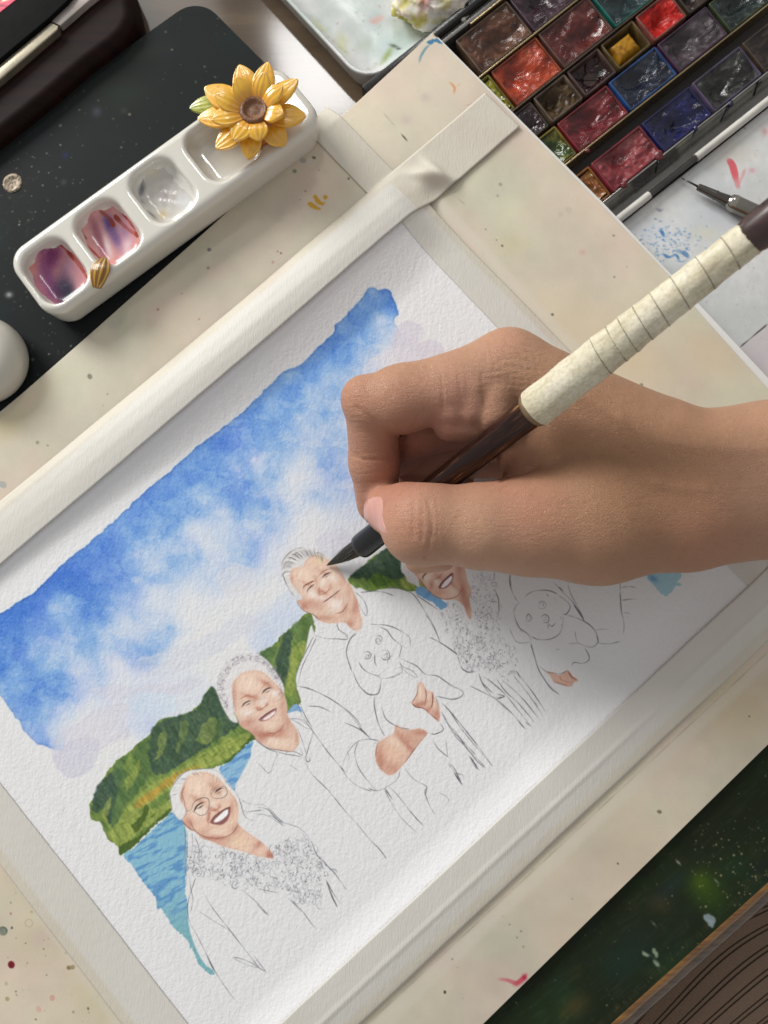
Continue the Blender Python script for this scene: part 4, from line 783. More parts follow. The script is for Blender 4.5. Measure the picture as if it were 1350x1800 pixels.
# ---- cream pad with white backing
CR = [(760, 57), (900, 201), (1057, 359), (1180, 488), (1226, 545), (1336, 667), (1655, 1010), (560, 2085), (-1000, 1620), (0, 725), (143, 600), (450, 327), (617, 189)]
CREF = (206, 199, 181)
def mat_cream():
    random.seed(21)
    cv = Canvas(*(_u*(U0-60)+_v*(V0-75)), PANG, U1-U0+150, V1-V0+150, 4.0, CREF, z=0)
    X, Y = cv.X, cv.Y
    n = fbm(X/150, Y/150, 5, 4)-.5; n2 = fbm(X/30, Y/30, 6, 4)-.5; n3 = fbm(X/110+4, Y/110, 8, 3)-.5
    cv.img += n[..., None]*np.array([.10, .10, .06])+n2[..., None]*.045+n3[..., None]*np.array([.07, -.01, .02])
    cv.img += ((vnoise(X/1.5, Y/1.5, 9)-.5)*.018)[..., None]
    YL = (196, 186, 140); PK = (208, 182, 172); GY = (120, 122, 112); GN = (120, 128, 90)
    cv.blobs([(10, 750, 40, 26, -40, YL, .5), (60, 700, 60, 20, -40, (214, 200, 172), .5), (380, 480, 26, 20, 0, PK, .35), (300, 540, 40, 20, -40, PK, .25), (748, 172, 9, 9, 0, (190, 176, 172), .7), (714, 212, 10, 9, 0, (192, 176, 172), .7), (990, 560, 60, 50, 0, (206, 196, 168), .4),
              (1000, 300, 30, 30, 0, (196, 192, 174), .4), (1100, 620, 90, 50, 30, (214, 196, 158), .45), (1250, 620, 60, 40, 40, (212, 190, 158), .5), (1024, 444, 6, 5, 0, (206, 160, 146), .6), (900, 430, 24, 20, 0, YL, .3),
              (1100, 1500, 80, 60, -40, (198, 188, 160), .4), (1000, 1640, 80, 60, -40, (196, 188, 166), .4), (1300, 1250, 70, 60, 0, (190, 180, 140), .5), (20, 1500, 40, 60, 0, (206, 186, 176), .5), (70, 1560, 60, 50, 0, (198, 188, 158), .4), (60, 1660, 60, 40, 0, (200, 192, 160), .4), (180, 1740, 60, 50, 30, (196, 190, 150), .4), (70, 1650, 14, 14, 0, (196, 180, 176), .5)])
    # dried drips and specks
    spots(cv, [(158, 663, 5.5, GY, .9), (189, 694, 2, GY, .8), (181, 714, 1.6, GY, .7), (66, 779, 3.5, GY, .6), (84, 784, 2.4, GY, .6), (5, 853, 8, (150, 158, 162), .6), (368, 440, 4, (96, 98, 110), .7), (366, 472, 3, GN, .7), (320, 517, 2, GY, .8), (278, 545, 2.5, (150, 96, 84), .7), (350, 562, 2, (150, 90, 90), .7),
        (552, 278, 4, (90, 96, 84), .8), (533, 283, 6, (150, 160, 160), .7), (518, 302, 4, (110, 140, 84), .8), (592, 278, 3, GY, .5), (613, 315, 3, (100, 90, 90), .8), (537, 337, 2.5, GY, .6), (561, 300, 2, GY, .5), (528, 352, 2, GY, .5), (488, 443, 2, (140, 90, 90), .8), (494, 446, 2.4, (120, 80, 84), .8), (480, 462, 3, (170, 120, 110), .5),
        (854, 404, 2, GY, .8), (873, 423, 2, GY, .8), (883, 433, 3, (90, 90, 90), .8), (888, 450, 2, YL, .8), (971, 554, 3, (80, 82, 80), .9), (1128, 677, 3.5, (120, 130, 130), .8), (1079, 415, 2.6, (120, 116, 104), .8), (1080, 488, 2.4, (120, 116, 104), .7), (1102, 470, 2, GY, .5), (895, 220, 3, (100, 104, 100), .7), (880, 325, 4, (150, 148, 140), .7), (875, 345, 3, (140, 138, 130), .6), (1000, 370, 7, (190, 184, 168), .5), (985, 378, 5, (188, 182, 166), .5),
        (1159, 1428, 4.6, (124, 112, 96), .95), (1086, 1519, 2.4, (92, 74, 58), .95), (1317, 1260, 2, (60, 52, 44), .95), (1006, 1581, 2, GY, .7), (1073, 1582, 2, GY, .6), (916, 1638, 2.5, GY, .6), (909, 1649, 2, (80, 80, 70), .7), (920, 1665, 2.6, (150, 150, 90), .8), (782, 1745, 3.2, (40, 40, 38), 1), (795, 1687, 2, (50, 50, 48), .9), (804, 1702, 1.2, GY, .8), (813, 1756, 1.3, GY, .8), (883, 1612, 1.6, GY, .7), (896, 1626, 1.8, (60, 60, 54), .9),
        (20, 1697, 6.5, (110, 18, 34), 1), (19, 1695, 5, (120, 20, 36), 1), (45, 1659, 1.6, (40, 40, 40), 1), (77, 1669, 1.6, (40, 30, 30), 1), (19, 1588, 1.8, (60, 70, 70), 1), (21, 1632, 2.6, (70, 90, 90), 1), (5, 1637, 7, (118, 128, 116), .9), (28, 1650, 1.5, (150, 60, 60), .8), (19, 1607, 2.6, (170, 110, 100), .8), (14, 1684, 1.6, GY, .8), (48, 1694, 2, (170, 120, 120), .8), (80, 1681, 1.4, GY, .8), (85, 1651, 1.6, GY, .7),
        (116, 1676, 3, (140, 150, 120), .8), (121, 1702, 4.4, (132, 118, 78), .95), (128, 1701, 4.4, (132, 118, 78), .95), (92, 1755, 5.5, (206, 160, 150), .8), (68, 1775, 6, (214, 176, 166), .8), (82, 1715, 1.5, (40, 40, 30), 1), (13, 1757, 4.4, (170, 160, 120), .9), (28, 1744, 2, (90, 90, 60), .9), (29, 1750, 2, (150, 140, 110), .8), (63, 1793, 2, (50, 30, 30), .9), (129, 1780, 3, (150, 140, 100), .8), (155, 1774, 3, (120, 110, 70), .9), (156, 1781, 1.6, GY, .9), (171, 1753, 3, (190, 180, 130), .8),
        (83, 1602, 1.6, (90, 90, 80), .6), (56, 1604, 3.2, (176, 160, 130), .8), (28, 1518, 2, (60, 60, 56), .8), (28, 1570, 1.5, GY, .6), (11, 1730, 4, (176, 172, 140), .6)])
    scatter(cv, 60, (0, 1420, 200, 1800), (.6, 2), [(90, 84, 70), (150, 120, 110), (120, 130, 110)], (.3, .7))
    scatter(cv, 160, (0, 50, 1350, 800), (.5, 1.4), [GY, (150, 120, 110), (110, 104, 90)], (.15, .55))
    scatter(cv, 120, (700, 1250, 1350, 1800), (.5, 1.3), [GY, (120, 110, 90)], (.15, .5))
    # ring stain, ochre dabs, strokes of colour
    cv.line([(51+6.5*math.cos(a), 1623+7*math.sin(a)) for a in np.linspace(0, 6.3, 14)], .3, (150, 136, 104), .7, taper=False)
    cv.line([(5+7.5*math.cos(a), 1637+7*math.sin(a)) for a in np.linspace(0, 6.3, 14)], .4, (84, 96, 90), .7, taper=False)
    for P in ([(541, 357), (548, 356), (556, 362), (564, 366), (562, 370), (552, 368), (543, 362)], [(551, 345), (556, 343), (562, 352), (570, 357), (575, 350), (572, 356), (566, 362), (556, 356)], [(568, 345), (574, 343), (576, 348), (571, 351)]):
        cv.fill(P, (196, 150, 44), .85, edge=.4, rough=.4, rscale=1)
    cv.line([(848, 183), (856, 178), (868, 175)], .8, (176, 70, 84), .75); cv.line([(815, 186), (832, 183), (850, 180)], .5, (190, 110, 120), .55)
    cv.line([(790, 144), (799, 154), (798, 166)], .8, (206, 150, 110), .6); cv.line([(800, 154), (812, 146)], .5, (206, 160, 126), .5)
    cv.fill([(752, 74), (764, 68), (776, 62), (782, 72), (776, 77), (764, 76), (756, 80)], (56, 116, 156), .9, rough=1.2, rscale=.6, edge=.3)
    cv.fill([(762, 60), (772, 56), (776, 62), (766, 66)], (150, 140, 110), .7, rough=.8); cv.line([(757, 78), (748, 86), (740, 100), (737, 112)], .9, (110, 146, 158), .6)
    cv.line([(875, 1721), (892, 1723), (906, 1728), (916, 1722), (925, 1713)], 1.3, (198, 78, 96), .7); cv.line([(902, 1733), (915, 1727), (926, 1712)], 1.6, (190, 60, 80), .6); cv.blobs([(922, 1719, 4, 5, 0, (176, 30, 60), .8)])
    # pencil ticks and dashed guide lines left by earlier sheets
    G = (86, 86, 76)
    cv.line([(674, 198), (696, 224)], .22, G, .7); cv.line([(705, 235), (717, 249)], .5, G, .8); cv.line([(786, 327), (795, 337)], .25, G, .6); cv.line([(803, 347), (820, 362)], .2, G, .4)
    for a, b in (((870, 955*.0+385), (1010, 545)), ((905, 490), (1000, 592)), ((1062, 640), (1118, 698))):
        for k in range(26):
            t = k/26; x = a[0]+(b[0]-a[0])*t; y = a[1]+(b[1]-a[1])*t
            if random.random() < .5: cv.line([(x, y), (x+2.5, y+2.8)], .18, G, random.uniform(.2, .6))
    for k in range(150):
        t = k/150; x = 600+t*760; y = 1848-t*722
        if random.random() < .5*(.3+vnoise(np.array([t*14]), np.array([0.]), 3)[0]*1.5): cv.line([(x, y), (x+3.6, y-3.4)], .22, G, random.uniform(.3, .8))
    for k in range(110):
        t = k/110; x = -10+t*230; y = 1475+t*325
        if random.random() < .35: cv.line([(x, y), (x+2, y+2.8)], .18, (130, 124, 104), random.uniform(.2, .5))
    # pale bands where old tape lifted the surface
    LB = (216, 211, 199)
    for P in ([(1350, 1146), (900, 1566), (640, 1806), (660, 1830), (925, 1575), (1350, 1172)], [(747, 345), (900, 511), (1040, 660), (1058, 650), (915, 498), (765, 334)], [(-40, 1420), (0, 1478), (225, 1800), (205, 1812), (-20, 1490), (-60, 1440)]):
        cv.fill(P, LB, .5, smooth=False, blur=3, rough=.5, var=.3)
    cv.line([(1350, 1146), (900, 1566), (640, 1806)], .2, (150, 142, 122), .5, smooth=False)
    m, out = canvas_material(cv, 'cream_card', (.63, .565, .445), CREF)
    nz = m.noise(m.coord(1), 1400, 3)
    m.out(out, .72, m.bump(nz, .22, .00012), Specular_IOR_Level=.3)
    return m.m, cv
cmat, ccv = mat_cream()
pad = empty('cream_board', (*W(400, 1000)[:2], -3), 'large cream card board with paint specks, under the taped painting', 'board')
V, Fc = prism([W(*p, 0)[:2] for p in CR], -1.4, 0, .35); V = np.array(V)
mesh('card', V, Fc, cmat, pad, uvs=np.stack(ccv.uv(V[:, 0], V[:, 1]), 1), sharp=40)
def mat_plain(name, c, rough=.6, bs=900, bst=.15, bd=.0001, **kw):
    m = NT(name); nz = m.noise(m.coord(1), bs, 4)
    return m.out(m.mix(nz, (*[v*.93 for v in c], 1), (*[min(1, v*1.05) for v in c], 1)), rough, m.bump(nz, bst, bd), **kw)
WB = [(761, 55), (905, 200), (1062, 357), (1184, 485), (1240, 545), (1352, 665), (1652, 1008), (556, 2083), (-1004, 1618), (-5, 727), (143, 604), (450, 331), (617, 193)]
V, Fc = prism([W(*p, -1.4)[:2] for p in WB], -3.0+.02, -1.42, .5)
mesh('backing', V, Fc, mat_plain('white_backing', (.74, .73, .70), .7), pad, sharp=40)

# ---- heights of the cockled sheet
def sstep(a, b, x):
    t = np.clip((x-a)/(b-a), 0, 1); return t*t*(3-2*t)
def uvof(x, y): return x*_u[0]+y*_u[1], x*_v[0]+y*_v[1]
def edge_off(u, v):
    """signed distances outward past each inner tape line: top, bottom, left, right"""
    return v-IV1, IV0-v, IU0-u, u-IU1
def tshift(u): return 3.3*sstep(.0, .8, (u-IU0)/(IU1-IU0))
def Hs(u, v, tape=False):
    t, b, l, r = edge_off(u, v); t = t+tshift(u)
    fu = (u-IU0)/(IU1-IU0); fv = (v-IV0)/(IV1-IV0)
    wob = vnoise(np.asarray(u)/38.0, np.asarray(v)/38.0, 77)-.5
    a = .22+.98*sstep(.0, .8, fu)                        # the far edge lifts more and more to the right
    wid = 5+19*sstep(.1, 1, fu)
    top = a*np.interp(t, [-100, 0, 0.001], [0, 0, 0])
    s = np.clip((t+wid)/wid, 0, 1); inner = (5.2 if not tape else 5.3)*s**1.5
    outer = np.interp(t, [0, 4, 8.2, 10.0, 14, 18.4, 20.2, 22.5], [5.3, 5.6, 5.6, 5.3, 4.4, 2.9, 1.6, 0]) if tape else np.interp(t, [0, 8, 17, 18, 19], [5.2, 5.4, 2.9, 1.4, 0])
    top = np.where(t < 0, inner, outer)*a+.0
    s = np.clip((b+11)/11, 0, 1); inner = 1.9*s**1.6
    bot = np.where(b < 0, inner, np.interp(b, [0, 9, 10.2, 11.4, 19, 21], [1.9, 1.7, 2.0, 1.5, .5, 0]))
    lf = np.interp(l, [-18, -14, -9, -6, 0, 6, 16, 19, 22], [0, .15, 1.3, 1.5, 1.5, 1.1, .5, .3, 0])
    rt = np.interp(r, [-14, -4, 0, 2, 12, 15, 18], [0, .5, .9, 1.0, .6, .4, 0])
    fo = lambda e, w=9.0: 1-sstep(2, w, e)
    top = top*fo(r, 22)*fo(l, 60); bot = bot*fo(r, 14)*fo(l, 14); lf = lf*fo(t, 14)*fo(b, 14); rt = rt*fo(t, 14)*fo(b, 14)
    k = 1.6
    h = np.log(np.exp(top*k)+np.exp(bot*k)+np.exp(lf*k)+np.exp(rt*k)-3)/k
    return h+.12*wob*(np.clip(h, 0, 1))
# ---- the sheet
pcv = paint_sheet(); faces(pcv); pencil(pcv)
def mat_paper():
    m, out = canvas_material(pcv, 'watercolour_paper', (.77, .775, .785), PAPER_REF)
    c = m.coord(1, (0, 0, -PANG)); cs = m.coord((520, 230, 500), (0, 0, math.radians(38)))
    n1 = m.noise(c, 760, 3, .6, .2); n2 = m.noise(cs, 1.0, 2, .5)
    h = m.math('ADD', m.math('MULTIPLY', n1, .55), m.math('MULTIPLY', n2, .6))
    m.out(out, .8, m.bump(h, .8, .00042), Specular_IOR_Level=.22)
    return m.m
us = np.arange(U0+1, U1-1, 1.0); vs = np.arange(V0+1, V1-1, 1.0)
UU, VV = np.meshgrid(us, vs, indexing='ij'); HH = Hs(UU, VV)+.25
PX = UU*_u[0]+VV*_v[0]; PY = UU*_u[1]+VV*_v[1]
V = np.stack([PX, PY, HH], -1).reshape(-1, 3)
paper = mesh('watercolour_painting', V, [f for f in grid_faces(len(us), len(vs))], mat_paper(), None,
             uvs=np.stack(pcv.uv(V[:, 0], V[:, 1]), 1))
mo = paper.modifiers.new('thickness', 'SOLIDIFY'); mo.thickness = .0003; mo.offset = -1
tag(paper, 'watercolour sheet with a half-painted family group, blue sky and green hills', 'painting')

# ---- masking tape
def mat_tape(name, ang, lo=0, hi=1):
    m = NT(name)
    cs = m.coord((1500, 330, 300), (0, 0, ang)); c1 = m.coord(1)
    n = m.noise(cs, 1.0, 4, .6, .3); b = m.noise(c1, 28, 3); d = m.noise(m.coord((60, 14, 1), (0, 0, ang+1.57)), 1, 3)
    col = m.ramp(b, [(.3, (.585, .54, .445)), (.5, (.62, .58, .49)), (.7, (.60, .54, .455))])
    u = m.n('ShaderNodeUVMap'); u.uv_map = 'UVMap'; sp = m.n('ShaderNodeSeparateXYZ'); m.t.links.new(u.outputs[0], sp.inputs[0])
    over = m.ramp(m.math('ADD', sp.outputs[1], m.math('MULTIPLY', n, .06)), [(.78, 1.0), (.86, 0.0)])      # sheet shows white through the tape
    over = m.math('MULTIPLY', over, m.math('MULTIPLY', m.math('GREATER_THAN', sp.outputs[0], lo), m.math('LESS_THAN', sp.outputs[0], hi)))
    col = m.mix(m.math('MULTIPLY', over, .6), col, (.66, .66, .64, 1))
    col = m.mix(m.math('MULTIPLY', d, .18), col, (.50, .47, .40, 1))
    return m.out(col, .5, m.bump(n, .6, .00025), Specular_IOR_Level=.35)
def tape(name, axis, inner, outer, lo, hi, lift, label, wob, crumple=None, step=.9, hang=None):
    """axis 'u': strip runs along u; inner/outer are v-lines"""
    L = np.arange(lo, hi, step); n = 26
    T = np.linspace(0, 1, n); V = []; UV = []
    rnd = np.random.RandomState(int(abs(lo*7+inner)))
    for i, s in enumerate(L):
        sh = float(tshift(s)) if (axis == 'u' and inner > 0 and outer > inner) else 0
        w0 = .10*math.sin(s*.07+wob)+.04*math.sin(s*.37+wob*2); w1 = .1*math.sin(s*.11+wob*3)
        for t in T:
            c = inner+w0+(outer+w1-inner-w0)*t-sh
            u, v = (s, c) if axis == 'u' else (c, s)
            z = float(Hs(u, v, True))+lift+.05
            z += .06*(vnoise(np.array([u*.6]), np.array([v*.6]), 5)[0]-.3)
            if crumple: z += crumple(u, v)
            if hang: u, v, z = hang(u, v, z)
            V.append((u*_u[0]+v*_v[0], u*_u[1]+v*_v[1], z)); UV.append((s*.001, t))
    o = mesh(name, V, grid_faces(len(L), n), mat_tape(name+'_paper', -PANG+(0 if axis == 'u' else math.pi/2), *([(IU0-12)*.001, (IU1+9)*.001] if axis == 'u' else [(IV0-12)*.001, (IV1+12)*.001])), None, uvs=UV)
    m = o.modifiers.new('thickness', 'SOLIDIFY'); m.thickness = .00014; m.offset = 1
    return tag(o, label, 'tape', 'strips of masking tape round the painting')
CU, CV_ = uvof(*W(762, 305)[:2])
def crump(u, v):
    du_, dv = u-CU, v-CV_
    r = math.exp(-((du_+4)**2/40+(dv+2)**2/55))
    fold = 2.4*math.exp(-((du_*.8+dv*.6)+3)**2/7)*math.exp(-((du_+3)**2+(dv)**2)/110)
    dent = -1.6*math.exp(-((du_+6)**2/22+(dv+7)**2/30))
    edge = 1.2*math.exp(-(du_-1)**2/3)*math.exp(-dv**2/60)
    return 2.8*r+fold+dent+edge
def hang_over(u, v, z):
    lim = uvof(*W(600, 205)[:2])[1]
    if v > lim: k = v-lim; return u, lim+k*.92, z-min(k*.26+k*k*.012, 6)
    return u, v, z
ub = uvof(*W(1655, 1010)[:2])[0]
tape('masking_tape', 'v', IU1-.1, IU1+15.2, IV0-16, uvof(*W(585, 195)[:2])[1]+7 , .50, 'masking tape down the right side, its end hanging off the board by the sunflower', .4, hang=hang_over)
tape('masking_tape', 'v', IU0, IU0-20, IV0-40, IV1+14, .50, 'lower left strip of masking tape, along the speckled corner of the cream board', 1.4)
tape('masking_tape', 'u', IV1, IV1+22, IU0-60, uvof(*W(905, 215)[:2])[0], .85, 'raised strip of masking tape above the painted sky, crumpled at its right end', 2.2, crumple=crump)
tape('masking_tape', 'u', IV0, IV0-20.5, IU0-40, IU1+60, .85, 'masking tape below the drawn figures, near the bottom right board edge', 3.1)

# ---- cloth beyond the board edge, at the lower right
def mat_cloth():
    m = NT('striped_knit')
    uvn = m.n('ShaderNodeUVMap'); uvn.uv_map = 'UVMap'
    sp = m.n('ShaderNodeSeparateXYZ'); m.t.links.new(uvn.outputs[0], sp.inputs[0])
    nz = m.noise(m.coord(1), 60, 3)
    x = m.math('ADD', sp.outputs[0], m.math('MULTIPLY', nz, .0))
    w = m.math('FRACT', x)       # 0..0.5 within one period
    line1 = m.math('LESS_THAN', m.math('ABSOLUTE', m.math('SUBTRACT', w, .30)), .05)
    line2 = m.math('LESS_THAN', m.math('ABSOLUTE', m.math('SUBTRACT', w, .55)), .045)
    l = m.math('MAXIMUM', line1, line2)
    knit = m.math('SINE', m.math('MULTIPLY', sp.outputs[1], 900.0))
    n2 = m.noise(m.coord(1), 1500, 3)
    base = m.mix(n2, (*lin((112, 92, 76)), 1), (*lin((140, 117, 100)), 1))
    col = m.mix(m.math('MULTIPLY', l, .93), base, (*lin((38, 34, 22)), 1))
    h = m.math('ADD', m.math('MULTIPLY', knit, .25), m.math('MULTIPLY', n2, .6))
    return m.out(col, .9, m.bump(h, .6, .0004), Specular_IOR_Level=.15, Sheen_Weight=.2)
ZC = -62.0
V = []; UVs = []; n1, n2 = 90, 90
c0 = W(1560, 2060, ZC)
for i in range(n1):
    for j in range(n2):
        px = 880+i/(n1-1)*720; py = 1380+j/(n2-1)*720
        p = W(px, py, ZC)
        # knee-like swell
        s = ((px-1200)*.66+(py-1700)*.75)
        z = ZC+9*math.sin(s/120.0)+3*math.sin(px/60.0)-.0
        V.append((p[0], p[1], z))
        # stripes curve: circles about a far centre
        r = math.hypot((px-1820), (py-2330)*1.05)+10*math.sin(px/70.0)+6*math.sin(py/45.0)
        UVs.append((r/27.0, math.atan2(py-2190, px-1790)))
cl = mesh('striped_cloth', V, [f[::-1] for f in grid_faces(n1, n2)], mat_cloth(), None, uvs=UVs)
tag(cl, 'brown knitted cloth with dark curved stripes below the front edge of the drawing board', 'cloth')
# ================================================================== signed-distance modelling and a surface-net mesher
def surface_nets(F, org, h):
    """F: 3-D array of distances (negative inside) -> vertices, quads"""
    S = F < 0
    nx, ny, nz = F.shape
    c = np.zeros((nx-1, ny-1, nz-1), np.int8)
    for dx in (0, 1):
        for dy in (0, 1):
            for dz in (0, 1):
                c += S[dx:nx-1+dx, dy:ny-1+dy, dz:nz-1+dz]
    act = (c > 0) & (c < 8)
    idx = -np.ones(act.shape, np.int64); ii = np.argwhere(act); idx[act] = np.arange(len(ii))
    acc = np.zeros((len(ii), 3)); cnt = np.zeros(len(ii))
    cor = [(0, 0, 0), (1, 0, 0), (0, 1, 0), (1, 1, 0), (0, 0, 1), (1, 0, 1), (0, 1, 1), (1, 1, 1)]
    vals = [F[ii[:, 0]+a, ii[:, 1]+b, ii[:, 2]+d] for a, b, d in cor]
    for i in range(8):
        for j in range(i+1, 8):
            if sum(abs(cor[i][k]-cor[j][k]) for k in range(3)) != 1: continue
            a, b = vals[i], vals[j]; m = (a < 0) != (b < 0)
            t = np.where(m, a/np.where(m, a-b, 1), 0)[:, None]
            p = np.array(cor[i])+t*(np.array(cor[j])-np.array(cor[i]))
            acc += np.where(m[:, None], p, 0); cnt += m
    V = (ii+acc/cnt[:, None])*h+np.array(org)
    Q = []
    for ax in range(3):
        a = [slice(0, -1)]*3; b = [slice(0, -1)]*3
        sl0 = [slice(1, -1)]*3; sl1 = [slice(1, -1)]*3
        sl0[ax] = slice(0, -1); sl1[ax] = slice(1, None)
        s0 = S[tuple(sl0)]; s1 = S[tuple(sl1)]
        o1, o2 = [(1, 2), (2, 0), (0, 1)][ax]
        for flip, m in ((False, s0 & ~s1), (True, ~s0 & s1)):
            p = np.argwhere(m)
            base = p.copy(); base[:, o1] += 1; base[:, o2] += 1          # corner index
            def cell(d1, d2):
                q = base.copy(); q[:, o1] += d1; q[:, o2] += d2
                return idx[q[:, 0], q[:, 1], q[:, 2]]
            q = np.stack([cell(-1, -1), cell(0, -1), cell(0, 0), cell(-1, 0)], 1)
            Q.append(q[:, ::-1] if flip else q)
    Q = np.concatenate(Q); Q = Q[(Q >= 0).all(1)]
    return V, Q
def np_mesh(name, V, Q, mat=None, parent=None, smooth=True):
    me = bpy.data.meshes.new(name); V = np.asarray(V)*MM
    if parent is not None: V = V-np.array(root_loc(parent))
    me.vertices.add(len(V)); me.vertices.foreach_set('co', V.astype(np.float32).ravel())
    me.loops.add(Q.size); me.loops.foreach_set('vertex_index', Q.astype(np.int32).ravel())
    me.polygons.add(len(Q)); me.polygons.foreach_set('loop_start', np.arange(0, Q.size, 4, dtype=np.int32))
    me.polygons.foreach_set('use_smooth', np.ones(len(Q), bool))
    me.update(calc_edges=True); me.validate()
    if mat: me.materials.append(mat)
    o = bpy.data.objects.new(name, me); COL.objects.link(o)
    if parent is not None: o.parent = parent
    return o
def smin(a, b, k):
    if getattr(b, 'ndim', 0) == 3 and b.flat[0] == 60.0 and b.min() == 60.0 and a.min() < 40: return a
    h = np.clip(.5+.5*(b-a)/k, 0, 1); return b*(1-h)+a*h-k*h*(1-h)
def smax(a, b, k): return -smin(-a, -b, k)
def cone(P, a, b, r1, r2):
    """round cone between a and b"""
    a = np.asarray(a, np.float32); b = np.asarray(b, np.float32); ab = b-a; l2 = ab@ab
    if P.ndim == 4:      # a block of the grid far from this piece
        R = max(r1, r2)+14; lo, hi = P[0, 0, 0], P[-1, -1, -1]
        if np.any(np.minimum(a, b)-R > hi) or np.any(np.maximum(a, b)+R < lo): return np.full(P.shape[:3], 60.0, np.float32)
    t = np.clip(((P-a)@ab)/l2, 0, 1)
    d = P-a-t[..., None]*ab
    return np.sqrt(np.einsum('...i,...i', d, d))-(np.float32(r1)+np.float32(r2-r1)*t)
def ell(P, c, r, R=None):
    q = P-np.asarray(c, float)
    if R is not None: q = q@R.T
    q = q/np.asarray(r, float); k0 = np.sqrt((q*q).sum(-1)); k1 = np.sqrt(((q/np.asarray(r, float))**2).sum(-1))+1e-9
    return k0*(k0-1)/k1
# ================================================================== porcelain palette with sunflower
def vcol_mesh(o, cols):
    a = o.data.color_attributes.new('tint', 'FLOAT_COLOR', 'POINT')
    c = np.ones((len(cols), 4), np.float32); c[:, :3] = cols; a.data.foreach_set('color', c.ravel())
ZP = 14.0
pA, pB, pC, pD = [W(*p, ZP)[:2] for p in [(6, 441), (80, 574), (562, 212), (498, 98)]]
pal_c = (pA+pB+pC+pD)/4; e1 = (pC-pB)+(pD-pA); e1 /= np.linalg.norm(e1); e2 = np.array([-e1[1], e1[0]])   # e2 away from us
PL = (np.linalg.norm(pC-pB)+np.linalg.norm(pD-pA))/2; PWd = abs(((pA-pB)@e2+(pD-pC)@e2)/2)
def ploc(px, py, z=ZP): d = W(px, py, z)[:2]-pal_c; return d@e1, d@e2
wells = []
for (cx, cy, lx, ly) in [(97, 478, 22, 26.5), (190, 409, 22, 27), (286, 334, 22, 27), (392, 252, 28, 27)]:
    a, b = ploc(cx, cy); wells.append((a, b*.5, lx/2, ly/2))
def rr2(x, y, hx, hy, r):
    qx = np.abs(x)-hx+r; qy = np.abs(y)-hy+r
    return np.hypot(np.maximum(qx, 0), np.maximum(qy, 0))+np.minimum(np.maximum(qx, qy), 0)-r
def pal_sdf(x, y, z):
    tz = (z-ZD)/(ZP-ZD)
    b2 = rr2(x, y, PL/2-1.2*(1-tz), PWd/2-1.2*(1-tz), 9.5)
    zz = np.abs(z-(ZP+ZD)/2)-(ZP-ZD)/2
    d = smax(b2, zz, 4.2)
    for a, b, hx, hy in wells:
        w = rr2(x-a, y-b, hx, hy, 7.5)
        fl = (ZP-7.5)-z
        ww = smax(w+(ZP-z)*.20, fl+.02*((x-a)**2+(y-b)**2)**.5, 4.5)
        d = smax(d, -ww, 1.9)
    return d
def mat_glaze(name, c, rough=.12, **kw):
    m = NT(name); nz = m.noise(m.coord(1), 45, 3)
    return m.out(m.mix(nz, (*[v*.93 for v in c], 1), (*c, 1)), rough, m.bump(nz, .05, .0004), Coat_Weight=.6, Coat_Roughness=.04, Specular_IOR_Level=.55, **kw)
GLZ = (.72, .70, .63)
glaze = mat_glaze('porcelain_glaze', GLZ)
h = .55
gx = np.arange(-PL/2-2, PL/2+2, h); gy = np.arange(-PWd/2-2, PWd/2+2, h); gz = np.arange(ZD-1.1, ZP+1.5, h)
X3, Y3, Z3 = np.meshgrid(gx, gy, gz, indexing='ij')
V, Q = surface_nets(pal_sdf(X3, Y3, Z3), (gx[0], gy[0], gz[0]), h)
palette = empty('porcelain_palette', (*pal_c, ZD), 'white porcelain palette with four wells and a raised yellow sunflower, on the dark board', 'palette')
Vw = np.stack([pal_c[0]+V[:, 0]*e1[0]+V[:, 1]*e2[0], pal_c[1]+V[:, 0]*e1[1]+V[:, 1]*e2[1], V[:, 2]+.02], 1)
np_mesh('body', Vw, Q, glaze, palette)
def pal_surf(x, y):
    zs = np.arange(ZP+.5, ZP-9.5, -.12); D = np.stack([pal_sdf(x, y, np.full_like(x, z)) for z in zs], -1)
    k = np.argmax(D < 0, -1); return zs[k]
# dried washes in the wells, painted on a small canvas
random.seed(31)
wcv = Canvas(pal_c[0]-e1[0]*PL/2-e2[0]*PWd/2, pal_c[1]-e1[1]*PL/2-e2[1]*PWd/2, math.atan2(e1[1], e1[0]), PL, PWd, 8.0, (214, 212, 205), z=ZP-6)
def Z(L): return [(x/2.25, 120+y/2.25) for x, y in L]
RD_ = (176, 92, 70)
def grow(L, k): c = np.mean(L, 0); return [tuple(c+(np.array(q_)-c)*k) for q_ in L]
wcv.fill(grow(Z([(85, 770), (150, 690), (220, 665), (300, 730), (380, 830), (330, 900), (250, 950), (190, 930), (110, 850)]), 1.16), (206, 150, 150), .85, edge=1.2, rough=1.0, rscale=.4)
wcv.blobs([(x/2.25, 120+y/2.25, a/2.25, b/2.25, d, c, al) for x, y, a, b, d, c, al in [
    (175, 780, 26, 80, 10, (176, 128, 156), .9), (205, 740, 30, 60, 20, (132, 60, 112), .9), (190, 850, 22, 70, -15, (150, 90, 140), .8), (225, 880, 24, 50, -20, (122, 56, 104), .8), (255, 860, 48, 62, -15, (66, 62, 84), .9), (270, 900, 34, 40, 0, (60, 58, 76), .9), (250, 800, 20, 30, 0, (120, 90, 110), .6), (270, 780, 30, 40, -30, (170, 140, 156), .7), (310, 860, 24, 60, -20, (200, 160, 160), .8), (120, 800, 16, 60, 10, (222, 160, 140), .8)]])
